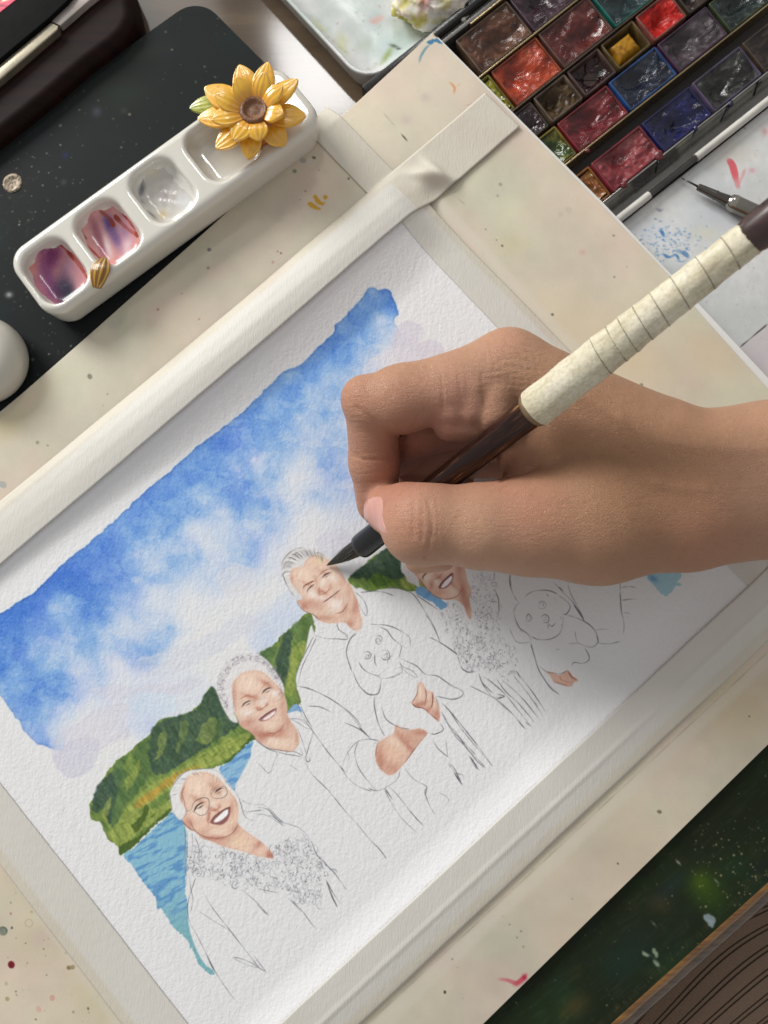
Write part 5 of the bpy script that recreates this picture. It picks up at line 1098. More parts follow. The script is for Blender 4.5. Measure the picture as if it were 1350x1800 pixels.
for L in [[(85, 850), (78, 790), (100, 730), (150, 690), (220, 672), (270, 700), (320, 770), (380, 840)], [(85, 850), (140, 900), (200, 945), (240, 955)], [(240, 690), (290, 750), (350, 830), (360, 850)], [(340, 910), (300, 940), (240, 955)]]:
    wcv.line(Z(L), 1.5, (160, 74, 54), .6)
wcv.fill(grow(Z([(290, 600), (340, 545), (410, 520), (470, 550), (540, 630), (575, 700), (540, 750), (480, 775), (420, 770), (350, 710), (300, 660)]), 1.12), (208, 162, 158), .85, edge=1.0, rough=1.0, rscale=.4)
wcv.blobs([(x/2.25, 120+y/2.25, a/2.25, b/2.25, d, c, al) for x, y, a, b, d, c, al in [
    (330, 620, 22, 50, 10, (214, 176, 172), .8), (375, 640, 16, 60, -15, (168, 118, 132), .8), (400, 700, 14, 60, -15, (160, 104, 120), .8), (425, 610, 18, 34, -20, (100, 84, 150), .9), (450, 660, 22, 60, -25, (128, 104, 150), .85), (490, 640, 24, 50, -20, (160, 130, 160), .7), (420, 700, 12, 60, -20, (226, 214, 212), .8), (500, 700, 20, 40, 0, (224, 206, 208), .8), (540, 720, 26, 40, 20, (196, 130, 124), .8), (430, 560, 40, 14, -20, (200, 150, 140), .6), (470, 755, 50, 14, -10, (206, 140, 130), .6)]])
for L in [[(295, 650), (280, 610), (300, 570), (360, 535), (430, 515), (480, 560), (540, 640), (565, 660)], [(400, 570), (430, 590), (445, 620)], [(450, 580), (500, 630), (550, 665)], [(350, 710), (420, 775), (490, 780), (560, 740), (580, 700)], [(320, 640), (340, 680)]]:
    wcv.line(Z(L), 1.5, (160, 74, 54), .6)
wcv.fill(Z([(560, 470), (600, 410), (640, 400), (700, 450), (760, 520), (720, 580), (640, 620), (590, 570), (550, 520)]), (196, 192, 184), .7, rough=1.5, rscale=.4, edge=.5)
wcv.blobs([(x/2.25, 120+y/2.25, a/2.25, b/2.25, d, c, al) for x, y, a, b, d, c, al in [(560, 480, 9, 30, 10, (120, 122, 128), .8), (600, 590, 20, 10, 40, (100, 100, 104), .7), (640, 575, 16, 18, 0, (206, 190, 150), .7), (600, 420, 20, 12, 0, (206, 200, 176), .6), (650, 500, 26, 30, 0, (176, 168, 170), .5), (720, 520, 30, 30, 0, (214, 216, 220), .7), (560, 540, 12, 18, 0, (140, 140, 148), .6)]])
_r = np.array((214, 212, 205), np.float32)/255; wcv.img = _r*np.clip(wcv.img/_r, 0, 1)**1.4
pm, pout = canvas_material(wcv, 'dried_washes', (.76, .745, .70), (214, 212, 205))
nz = pm.noise(pm.coord(1), 260, 3)
pm.out(pout, .2, pm.bump(nz, .2, .0004), Coat_Weight=.1, Coat_Roughness=.05, Specular_IOR_Level=.35)
for k, (a, b, hx, hy) in enumerate(wells[:3]):
    n = 42; sx, sy = np.meshgrid(np.linspace(-1, 1, n), np.linspace(-1, 1, n), indexing='ij')
    # square to rounded square
    qx = sx*np.sqrt(1-sy**2*.32)*(hx-.5)+a; qy = sy*np.sqrt(1-sx**2*.32)*(hy-.5)+b
    z = pal_surf(qx, qy)+.10-.28*np.clip((np.maximum(abs(sx), abs(sy))-.9)*10, 0, 1)
    z = (z+np.roll(z, 1, 0)+np.roll(z, -1, 0)+np.roll(z, 1, 1)+np.roll(z, -1, 1))/5 if False else z
    for _ in range(2):
        zc = z.copy(); zc[1:-1, 1:-1] = (z[1:-1, 1:-1]*2+z[:-2, 1:-1]+z[2:, 1:-1]+z[1:-1, :-2]+z[1:-1, 2:])/6; z = zc
    if k == 2: z = z+.5*np.exp(-((qx-a)**2+(qy-b)**2)/30)*(1+.6*np.sin(qx*1.1)*np.cos(qy))
    xw = pal_c[0]+qx*e1[0]+qy*e2[0]; yw = pal_c[1]+qx*e1[1]+qy*e2[1]
    uvs = np.stack(wcv.uv(xw.ravel(), yw.ravel()), 1)
    o = mesh('dried_paint', np.stack([xw, yw, z+.05], -1).reshape(-1, 3), grid_faces(n, n), pm.m, palette, uvs=uvs)
    o['label'] = ['purple and dark grey dried paint in the end well', 'pink and violet dried paint in the second well', 'pale grey residue in the third well'][k]

# ---- sunflower
def mat_petal():
    m = NT('petal_glaze')
    u = m.n('ShaderNodeUVMap'); u.uv_map = 'UVMap'; sp = m.n('ShaderNodeSeparateXYZ'); m.t.links.new(u.outputs[0], sp.inputs[0])
    s = m.math('MULTIPLY', m.math('ADD', m.math('SINE', m.math('MULTIPLY', sp.outputs[1], 24.0)), 1), .5)
    nz = m.noise(m.coord(1), 420, 4)
    stripe = m.math('MULTIPLY', m.math('POWER', s, 2.5), m.math('ADD', .2, m.math('MULTIPLY', nz, .9)))
    base = m.ramp(sp.outputs[0], [(0.0, lin((176, 96, 24))), (.22, lin((222, 146, 24))), (.6, lin((240, 184, 44))), (1.0, lin((236, 180, 62)))])
    col = m.mix(m.math('MULTIPLY', stripe, .55), base, (*lin((232, 196, 110)), 1))
    col = m.mix(m.ramp(nz, [(.5, 0.0), (.75, .5)]), col, (*lin((196, 122, 54)), 1))
    return m.out(col, .25, m.bump(m.math('ADD', s, m.math('MULTIPLY', nz, .6)), .3, .0004), Coat_Weight=.7, Coat_Roughness=.08)
petal_mat = mat_petal()
def petal(name, root, tip, w, arch, cup, mat, parent, tipz=0, label=None):
    """root, tip: world points (mm)"""
    root = np.array(root, float); tip = np.array(tip, float); ax = tip-root; L = np.linalg.norm(ax); ax = ax/L
    side = np.cross(ax, [0, 0, 1.0]); side /= np.linalg.norm(side); nrm = np.cross(side, ax)
    ns, nt = 20, 15; V = []; UV = []
    for i in range(ns):
        s = i/(ns-1)
        ww = w*(.42+.58*math.sin(min(1, s/.55)*math.pi/2)) if s < .55 else w*math.cos((s-.55)/.45*math.pi/2)**.75
        for j in range(nt):
            t = -1+2*j/(nt-1)
            z = arch*math.sin(math.pi*min(1, s*1.02))**1.1*(1-.6*t*t)+cup*t*t*(1-s)*.6-.25*abs(math.sin(t*math.pi*2.0))*math.sin(math.pi*s)
            z += tipz*max(0, s-.7)**2*8
            V.append(root+ax*L*s+side*ww*t+nrm*z); UV.append((s, t*.5+.5))
    o = mesh(name, V, grid_faces(ns, nt), mat, parent, uvs=UV)
    md = o.modifiers.new('thickness', 'SOLIDIFY'); md.thickness = .0013; md.offset = 0
    md = o.modifiers.new('round', 'SUBSURF'); md.levels = 1; md.render_levels = 1
    if label: o['label'] = label
    return o
FZ = 25.0
fc = W(447, 194, FZ)
flower = bpy.data.objects.new('sunflower', None); COL.objects.link(flower); flower.parent = palette
flower.location = Vector((fc*MM).tolist())-palette.location
flower['label'] = 'yellow ceramic sunflower with a brown centre'
outer = [((421, 114), 25, 4.4, 1.6), ((472, 109), 26, 3.9, 1.4), ((524, 140), 24, 3.5, 1.6), ((538, 204), 20, 4.2, .8), ((503, 255), 17, 4.1, .8), ((436, 281), 17, 3.7, .8), ((379, 262), 18, 4.0, .8), ((347, 209), 20, 4.2, 1.2), ((359, 154), 22, 4.6, 1.4)]
inner = [((415, 136), 29, 3.8, 1.2), ((466, 126), 30, 3.2, 1.2), ((497, 152), 29, 3.3, 1.6), ((499, 200), 27, 3.7, 1.4), ((455, 248), 24, 3.8, 1.3), ((411, 247), 24, 3.8, 1.3), ((372, 211), 26, 3.6, 1.4), ((376, 166), 28, 4.0, 1.3)]
for (px, py), z, w_, ar in outer:
    tp = W(px, py, z); d = tp-fc; d[2] = 0; d /= np.linalg.norm(d); petal('petal', fc+d*3.0+np.array([0, 0, -4.5]), tp, w_*1.22, ar*1.2, 1.6, petal_mat, flower)
for (px, py), z, w_, ar in inner:
    tp = W(px, py, z); d = tp-fc; d[2] = 0; d /= np.linalg.norm(d); petal('petal', fc+d*3.6+np.array([0, 0, -1.6]), tp, w_*1.22, ar*1.2, 1.5, petal_mat, flower)
m = NT('seed_head'); nz = m.noise(m.coord(1), 900, 4, .7); n2 = m.noise(m.coord(1), 160, 3)
m.out(m.mix(n2, m.ramp(nz, [(.3, lin((44, 24, 22))), (.6, lin((112, 74, 62))), (.75, lin((170, 136, 120)))]), (*lin((150, 96, 40)), 1)), .42, m.bump(nz, .9, .0008), Coat_Weight=.15, Coat_Roughness=.2)
V = []; n = 44; NR = 20
for i in range(n):
    for j in range(NR):
        r = 6.3*j/(NR-1); a = 2*math.pi*i/n
        z = 1.5*math.exp(-((r-4.8)/1.3)**2)+.6*math.exp(-(r/2.0)**2)+.22*math.sin(a*13+j*1.9)*(r/6)-.2+(-2.5 if j == NR-1 else 0)
        V.append((fc[0]+r*math.cos(a), fc[1]+r*math.sin(a), fc[2]+z))
o = mesh('seed_head', V, grid_faces(n, NR, True), m.m, flower)
V, Fc = tube([fc+np.array([0, 0, -13]), fc+np.array([0, 0, -6]), fc+np.array([0, 0, -2.5])], [8.6, 8.0, 6.0], 28); mesh('flower_base', V, Fc, petal_mat, flower)
lm = NT('leaf_glaze'); nz = lm.noise(lm.coord(1), 200, 3); lm.out(lm.ramp(nz, [(.35, lin((120, 140, 50))), (.6, lin((184, 186, 84)))]), .25, None, Coat_Weight=.6)
petal('leaf', W(405, 178, 17), W(333, 191, 16), 4.0, .9, .8, lm.m, flower, label='small yellow-green leaf')
pm2 = NT('old_gold_glaze'); u = pm2.n('ShaderNodeUVMap'); u.uv_map = 'UVMap'; sp = pm2.n('ShaderNodeSeparateXYZ'); pm2.t.links.new(u.outputs[0], sp.inputs[0])
s_ = pm2.math('SINE', pm2.math('MULTIPLY', sp.outputs[1], 22.0)); nz = pm2.noise(pm2.coord(1), 500, 4)
pm2.out(pm2.mix(pm2.math('MULTIPLY', pm2.math('ADD', s_, nz), .5, True), (*lin((126, 84, 20)), 1), (*lin((206, 162, 60)), 1)), .28, pm2.bump(s_, .4, .0004), Coat_Weight=.5)
petal('small_petal', W(170, 507, ZP-.5), W(186, 452, ZP+.5), 4.0, 2.4, .8, pm2.m, palette, label='loose golden petal on the rim between the first two wells')

# ---- white cup at the left edge
cc = W(-52, 622, 12)
prof = [(.1, 13.4), (8, 13.2), (13.5, 12.2), (17, 9.5), (18.7, 5.5), (18.6, 1.0), (17.2, -2.0), (15.5, -2.95)]
pr = catmull(prof, False, 4); V = []; n = 64
for i in range(n):
    a = 2*math.pi*i/n
    for r, z in pr: V.append((cc[0]+r*math.cos(a), cc[1]+r*math.sin(a), z))
cup = mesh('porcelain_jar', V, grid_faces(n, len(pr), True), mat_glaze('jar_glaze', (.56, .53, .46), .2), None)
tag(cup, 'rounded white porcelain jar cut off by the left edge, beside the four-well palette', 'jar')

# ================================================================== enamel tray and rag at the top
random.seed(5)
tk = [W(*p, -4)[:2] for p in [(642, 150), (905, -45), (700, -380), (385, -128)]]
def loft_tray(poly, r, prof, seg=8, bumpy=0):
    """prof: list of (inset, z)"""
    P = np.array(round_poly(poly, r, seg))
    if area(P) < 0: P = P[::-1]
    V = []; 
    for d, z in prof:
        q = inset(P, d) if d < r*.9 else inset(inset(P, r*.85), 0)*1.0
        if d >= r*.9:
            c = q.mean(0); q = inset(P, r*.85); q = c+(q-c)*max(.02, 1-(d-r*.85)/30)
        V += [(x, y, z) for x, y in q]
    n = len(P); Fc = []
    for k in range(len(prof)-1):
        for i in range(n): j = (i+1) % n; Fc.append((k*n+i, k*n+j, (k+1)*n+j, (k+1)*n+i))
    Fc.append(tuple(range((len(prof)-1)*n, len(prof)*n)))
    return V, Fc
tcv = Canvas(W(380, 160, -10)[0], W(380, 160, -10)[1], 0, 130, 130, 4, (190, 200, 196), z=-10)
n_ = fbm(tcv.X/60, tcv.Y/60, 3, 4); tcv.img += (n_-.5)[..., None]*np.array([.18, .10, .12]); n_ = fbm(tcv.X/14, tcv.Y/14, 8, 4); tcv.img += (n_-.5)[..., None]*.10
tcv.blobs([(655, 25, 26, 20, 0, (150, 170, 170), .6), (640, 70, 22, 12, -30, (170, 180, 160), .5), (690, 70, 40, 30, 0, (170, 196, 194), .6), (680, 88, 5, 18, 30, (120, 140, 60), .7), (600, 60, 14, 8, 60, (176, 184, 130), .6), (610, 40, 20, 18, 0, (176, 186, 180), .5), (692, 72, 8, 3, 20, (60, 70, 60), .8), (700, 77, 4, 2, 0, (50, 50, 40), .8),
           (664, 24, 10, 6, -30, (196, 160, 148), .9), (655, 28, 8, 5, 20, (186, 150, 140), .8), (560, 40, 20, 5, 47, (184, 190, 120), .5), (600, 78, 16, 4, 50, (190, 192, 120), .6), (760, 30, 20, 14, 0, (150, 160, 150), .5)])
for k in range(60): x, y = random.uniform(530, 780), random.uniform(0, 120); tcv.blobs([(x, y, random.uniform(1, 4), random.uniform(1, 3), random.uniform(0, 90), random.choice([(120, 130, 110), (150, 160, 130), (170, 140, 130)]), random.uniform(.2, .6))])
tm, to = canvas_material(tcv, 'tray_enamel', (.62, .66, .64), (190, 200, 196))
nz = tm.noise(tm.coord(1), 110, 4); tm.out(to, .14, tm.bump(nz, .12, .0006), Coat_Weight=.7, Coat_Roughness=.05)
prof = [(2.5, -14.9), (1.5, -12), (.2, -5), (0, -4.2), (.3, -3.6), (1.0, -3.5), (1.6, -4.0), (3.5, -9), (6.2, -12.3), (10, -13.2), (20, -13.3), (40, -13.2)]
V, Fc = loft_tray(tk, 13, prof); V = np.array(V)
tray = mesh('enamel_tray', V, Fc, tm.m, None, uvs=np.stack(tcv.uv(V[:, 0], V[:, 1]), 1)); 
tag(tray, 'pale green-white enamel mixing tray with paint stains, beyond the cream board corner', 'tray')
# rag
rm = NT('stained_tissue'); c = rm.coord(1); n1 = rm.noise(c, 70, 4); n2 = rm.noise(c, 48, 3, .5); tc = rm.n('ShaderNodeTexCoord')
col = rm.ramp(n1, [(.3, lin((214, 206, 196))), (.5, lin((226, 222, 214))), (.6, lin((200, 190, 110))), (.72, lin((150, 152, 70)))])
col = rm.mix(rm.ramp(n2, [(.55, 0.0), (.68, .8)]), col, (*lin((170, 84, 92)), 1))
rm.out(col, .85, rm.bump(rm.noise(c, 600, 3), .4, .0004), Subsurface_Weight=.1, Subsurface_Scale=.003)
rc = W(768, -20, -2); V = []; n1_, n2_ = 120, 60
for i in range(n1_):
    a = 2*math.pi*i/n1_
    for j in range(n2_):
        b = math.pi*j/(n2_-1)
        d = np.array([math.cos(a)*math.sin(b), math.sin(a)*math.sin(b), math.cos(b)])
        f_ = 1+.30*(mnoise.noise(Vector(d*1.8))) + .22*abs(mnoise.noise(Vector(d*4+Vector((3, 1, 2)).to_tuple() if False else Vector(d*4))))+.10*abs(mnoise.noise(Vector(d*9)))
        V.append((rc[0]+d[0]*19*f_, rc[1]+d[1]*14*f_, max(rc[2]-3+d[2]*9*f_, -13.0)))
rag = mesh('stained_tissue', V, grid_faces(n1_, n2_, True), rm.m, None); tag(rag, 'crumpled white tissue stained yellow and red, in the enamel tray', 'tissue')

# ================================================================== metal paint box
ZB = -4.0
def PQ(p, q, z=ZB): return W(.784*p+.621*q, -.621*p+.784*q, z)
def steel(name, c, rough=.3, metal=1.0, **kw):
    m = NT(name); nz = m.noise(m.coord(1), 300, 4); n2 = m.noise(m.coord(1), 60, 4)
    col = m.mix(m.ramp(n2, [(.45, 0.0), (.7, .6)]), (*c, 1), (*[v*.45 for v in c], 1))
    return m.out(col, m.math('ADD', rough-.08, m.math('MULTIPLY', nz, .2)), m.bump(nz, .15, .0002), Metallic=metal, **kw)
grey_en = steel('dark_enamel', (.09, .09, .085), .28, .35)
brass = steel('paint_worn_rail', (.42, .33, .19), .28, .9)
silver = steel('rail_steel', (.55, .53, .49), .2, 1.0)
whrod = steel('white_enamel_hinge', (.62, .60, .55), .22, .0)
box = empty('paint_box', (*PQ(750, 740, ZT)[:2], ZT), 'open dark metal watercolour box filled with messy paint pans, right of the cream board', 'paint box')
P = [PQ(380, 524)[:2], PQ(380, 972)[:2], PQ(1250, 972)[:2], PQ(1250, 524)[:2]]
V, Fc = prism(P, ZT+.1, -11.5, .4); mesh('floor_plate', V, Fc, steel('box_floor', (.035, .03, .028), .4, .2), box, sharp=40)
def wall(name, q0, q1, z0, z1, mat, p0=400, p1=1240, bev=.25):
    P = [PQ(p0, q0)[:2], PQ(p0, q1)[:2], PQ(p1, q1)[:2], PQ(p1, q0)[:2]]
    V, Fc = prism(P, z0, z1, bev, 2); return mesh(name, V, Fc, mat, box, sharp=40)
wall('outer_wall', 520, 533, -12, -1.0, steel('black_rim', (.015, .015, .014), .2, .1))
wall('inner_wall', 534, 545, -12, -3.6, steel('rim_grey', (.30, .29, .27), .3, .8))
wall('rail', 546.5, 550, -11, -2.9, brass, 620, 1240)
wall('rail', 629, 632, -11, -3.4, brass); wall('rail', 712, 715, -11, -3.2, steel('rail_dark', (.10, .07, .05), .35, .6))
wall('rail', 843.5, 846.5, -11, -3.3, brass); wall('rail', 936.5, 939.5, -11, -3.0, silver)
P = [PQ(400, 940)[:2], PQ(400, 974)[:2], PQ(1240, 974)[:2], PQ(1240, 940)[:2]]
a_, b_ = (400, 1240); V = []
for p in (a_, b_):
    for q, z in ((939.6, -3.6), (945, -5.2), (955, -8.6), (966, -10.2), (975, -9.2)): V.append(PQ(p, q, z))
mesh('sloped_wall', V, grid_faces(2, 5), steel('slope_grey', (.22, .215, .20), .26, .85), box)
# hinge barrel in three lengths
def rod(p0, p1, r, mat, name, lab=None):
    V, Fc = tube([PQ(p, 977, -6.5) for p in np.linspace(p0, p1, 12)], r, 20); o = mesh(name, V, Fc, mat, box, sharp=50)
    if lab: o['label'] = lab
rod(540, 681, 1.75, whrod, 'hinge_barrel', 'white length of hinge by the board edge'); rod(682, 785, 1.35, steel('dark_pin', (.10, .095, .09), .15, .8), 'hinge_barrel', 'dark thin middle length of hinge'); rod(786, 1240, 1.75, whrod, 'hinge_barrel', 'white length of hinge at the right edge')
# mixing leaf below the hinge, white enamel with dabs of colour
random.seed(8)
mcv = Canvas(*PQ(560, 1500, -9)[:2], math.atan2(*(PQ(1000, 1500)-PQ(560, 1500))[[1, 0]]), 240, 125, 4, (192, 194, 192), z=-9)
n_ = fbm(mcv.X/70, mcv.Y/70, 3, 4); mcv.img += (n_-.5)[..., None]*np.array([.14, .12, .10]); mcv.img += (fbm(mcv.X/9, mcv.Y/9, 8, 4)-.5)[..., None]*.06
rightm = np.clip((mcv.X*.62+mcv.Y*.784-1284)/6, 0, 1)[..., None]; mcv.img = mcv.img*(1-rightm*.5)+np.array([188, 172, 176])/255*rightm*.5
mcv.blobs([(1240, 390, 60, 40, 0, (170, 176, 184), .5), (1290, 270, 40, 30, 0, (196, 188, 176), .5), (1240, 410, 20, 14, 0, (196, 192, 160), .4), (1150, 410, 30, 20, 0, (180, 190, 204), .4), (1330, 330, 30, 30, 0, (176, 176, 170), .4), (1190, 480, 30, 20, 0, (150, 160, 166), .4), (1300, 560, 60, 40, 0, (176, 180, 176), .5), (1322, 300, 6, 5, 0, (190, 110, 120), .5), (1344, 232, 5, 8, 0, (190, 110, 110), .5)])
for L, w_, c, a in [([(1280, 280), (1288, 292), (1295, 320), (1298, 330)], 2.4, (196, 84, 92), .7), ([(1310, 296), (1304, 312), (1298, 325)], 1.4, (200, 110, 116), .6), ([(1326, 270), (1330, 276)], 1.2, (200, 120, 120), .5), ([(1160, 402), (1168, 416)], 1.4, (50, 104, 160), .8), ([(1165, 446), (1176, 452), (1188, 448), (1194, 458)], 1.2, (46, 100, 156), .8), ([(1190, 440), (1204, 446), (1210, 452)], 2.0, (50, 100, 150), .8), ([(1188, 458), (1200, 460), (1208, 456)], .8, (60, 110, 160), .7), ([(1122, 424), (1130, 420)], 1.0, (60, 80, 110), .6), ([(1153, 366), (1160, 370), (1166, 368)], 1.2, (120, 126, 136), .6), ([(1150, 450), (1165, 446)], .6, (70, 120, 170), .6)]:
    mcv.line(L, w_, c, a)
for k in range(170): mcv.blobs([(random.gauss(1180, 28), random.gauss(428, 16), random.uniform(.7, 2.6), random.uniform(.7, 2), 0, (56, 104, 156), random.uniform(.2, .7))])
for k in range(160): mcv.blobs([(random.uniform(1090, 1360), random.uniform(200, 620), random.uniform(.5, 1.6), random.uniform(.5, 1.4), 0, random.choice([(90, 90, 90), (120, 110, 100), (150, 100, 100)]), random.uniform(.15, .6))])
mcv.line([(1300, 611), (1325, 590), (1350, 569)], .5, (80, 60, 60), .8, smooth=False)
mm, mo_ = canvas_material(mcv, 'leaf_enamel', (.60, .61, .60), (192, 194, 192)); nz = mm.noise(mm.coord(1), 60, 3); mm.out(mo_, .22, mm.bump(nz, .15, .0008), Coat_Weight=.5, Coat_Roughness=.08)
P = [PQ(560, 986, -9)[:2], PQ(560, 1420, -9)[:2], PQ(1240, 1420, -9)[:2], PQ(1240, 986, -9)[:2]]
V, Fc = prism(P, -11.5, -9, .6); V = np.array(V); mesh('mixing_leaf', V, Fc, mm.m, box, uvs=np.stack(mcv.uv(V[:, 0], V[:, 1]), 1), sharp=40)

# ---- pans: each lifts out of the box
def mat_paint(name, a, b, c2, rough=.16, dry=0):
    m = NT(name); c = m.coord(1); n1 = m.noise(c, 130, 5, .6, .6); n2 = m.noise(c, 420, 4, .65, .5); n3 = m.noise(c, 60, 3)
    col = m.ramp(n1, [(.32, lin(a)), (.52, lin(b)), (.72, lin(c2))])
    col = m.mix(m.ramp(n3, [(.5, 0.0), (.75, .5)]), col, (*lin(a), 1))
    h = m.math('ADD', m.math('MULTIPLY', n1, .9), m.math('MULTIPLY', n2, .5))
    return m.out(col, rough, m.bump(h, .6 if not dry else .35, .0009), Specular_IOR_Level=.25 if dry else .5)
def mat_wall(c):
    m = NT('pan_plastic'); n = m.noise(m.coord(1), 150, 4)
    return m.out(m.ramp(n, [(.35, [v*.3 for v in lin(c)]), (.65, [v*.75 for v in lin(c)])]), .3, None)
pan_cols = {   # dark, mid, light paint, rim
 'brown': ((46, 24, 12), (96, 56, 34), (140, 96, 74), (128, 100, 78)), 'dark purple': ((24, 12, 18), (58, 34, 44), (100, 80, 92), (96, 70, 82)), 'grey': ((30, 28, 30), (60, 56, 60), (110, 104, 108), (90, 84, 84)),
 'yellow green': ((96, 96, 20), (150, 146, 36), (170, 160, 50), (150, 140, 50)), 'orange red': ((110, 30, 10), (184, 64, 30), (206, 104, 74), (190, 84, 40)), 'maroon': ((50, 14, 10), (98, 34, 28), (126, 66, 58), (120, 80, 66)),
 'turquoise': ((14, 28, 28), (26, 50, 52), (60, 90, 92), (36, 128, 116)), 'dark violet': ((30, 18, 22), (52, 34, 40), (70, 50, 56), (96, 76, 60)), 'olive brown': ((40, 26, 12), (84, 64, 38), (120, 98, 66), (140, 118, 98)), 'wine': ((26, 8, 12), (50, 18, 22), (70, 34, 36), (120, 90, 84)),
 'yellow ochre': ((130, 84, 20), (190, 136, 28), (206, 160, 44), (140, 114, 66)), 'bright red': ((150, 16, 12), (196, 30, 22), (210, 60, 50), (190, 110, 96)), 'crimson': ((58, 8, 12), (112, 22, 30), (156, 70, 74), (160, 44, 54)),
 'navy blue': ((8, 10, 26), (26, 32, 52), (78, 86, 104), (44, 96, 168)), 'aubergine': ((34, 26, 30), (70, 58, 64), (112, 100, 106), (86, 50, 84)), 'dark green': ((8, 16, 14), (24, 40, 36), (76, 92, 86), (70, 84, 50)), 'orange': ((100, 50, 16), (150, 90, 40), (150, 120, 60), (180, 110, 40)),
 'rose': ((84, 14, 20), (150, 56, 62), (176, 106, 106), (170, 60, 70)), 'ultramarine': ((8, 10, 30), (20, 22, 74), (44, 48, 110), (40, 44, 110)), 'charcoal': ((14, 14, 12), (40, 40, 38), (92, 92, 88), (110, 96, 130)), 'umber': ((22, 14, 10), (50, 36, 28), (84, 66, 54), (90, 74, 60)), 'moss green': ((30, 44, 12), (60, 84, 24), (140, 130, 40), (160, 140, 50))}
def pan(p0, p1, q0, q1, col, place, dz=0.0, dry=0, fill=1.0, lump=None, rimc=None):
    p0 += 1.2; p1 -= 1.2; q0 += 1.0; q1 -= 1.0
    A, B, C_, D = PQ(p0, q1), PQ(p1, q1), PQ(p1, q0), PQ(p0, q0)     # A near-left, D far-left
    cx = (A+B+C_+D)/4
    r = empty('paint_pan', (cx[0], cx[1], -11.3), place, 'paint pan', 'pans in the paint box')
    top = ZB+dz; poly = round_poly([A[:2], B[:2], C_[:2], D[:2]], .7, 3)
    P = np.array(poly); P = P if area(P) > 0 else P[::-1]; n = len(P)
    rings = [(0, -11.4), (0, top-.15), (.15, top), (.75, top), (.9, top-.15), (1.1, -9.5)]
    V = []; Fc = []
    for d, z in rings: V += [(x, y, z) for x, y in inset(P, d)]
    for k in range(len(rings)-1):
        for i in range(n): j = (i+1) % n; Fc.append((k*n+i, k*n+j, (k+1)*n+j, (k+1)*n+i))
    Fc.append(tuple(range(len(rings)*n-n, len(rings)*n)))
    cs = [tuple(v*(.86 if q_ < 3 else .8) for v in c_) for q_, c_ in enumerate(pan_cols[col])]; key = 'rim '+col
    wm = MATS.setdefault(key, None) or MATS.__setitem__(key, mat_wall(rimc or cs[3])) or MATS[key]
    mesh('pan_tray', V, Fc, wm, r, sharp=50)
    key = 'paint '+col+str(dry)
    pm_ = MATS.setdefault(key, None) or MATS.__setitem__(key, mat_paint(col.replace(' ', '_')+'_paint', *cs[:3], rough=.35 if dry else {'brown': .22, 'crimson': .2, 'rose': .24, 'aubergine': .3, 'umber': .3, 'maroon': .14, 'turquoise': .2}.get(col, .15), dry=dry)) or MATS[key]
    nn, mmn = 40, 30; V = []; sd = random.uniform(0, 50); hx, hy = random.uniform(.3, .7), random.uniform(.3, .7)
    for i in range(nn):
        for j in range(mmn):
            s, t = i/(nn-1), j/(mmn-1)
            e = 1.0/np.linalg.norm(B-A)
            s2 = e+s*(1-2*e); t2 = e*1.3+t*(1-2.6*e)
            pt = A+(B-A)*s2+(D-A)*t2+(C_-B-D+A)*s2*t2*0
            ed = min(s, 1-s, t, 1-t)
            z = top-1.0-.5*(1-fill)*6
            z -= 3.0*math.exp(-(((s-hx)/.26)**2+((t-hy)/.26)**2))*(1 if not lump else .2)
            z += .95*mnoise.noise(Vector((s*4+sd, t*3, sd)))+.6*mnoise.noise(Vector((s*9+sd, t*7, sd*2)))+.3*mnoise.noise(Vector((s*22+sd, t*17, sd*3)))
            z += .5*math.exp(-ed*18)
            if lump:
                k = max(abs(s-.5)/lump, abs(t-.5)/lump); z = (top-5.5) if k > 1 else (top-5.5)+(5.0)*(1-k**6)+.25*mnoise.noise(Vector((s*8+sd, t*8, 0)))
            V.append((pt[0], pt[1], min(z, top-.05 if not lump else top+.6)))
    mesh('paint', V, grid_faces(nn, mmn), pm_, r)
    return r
MATS = {}
random.seed(12)
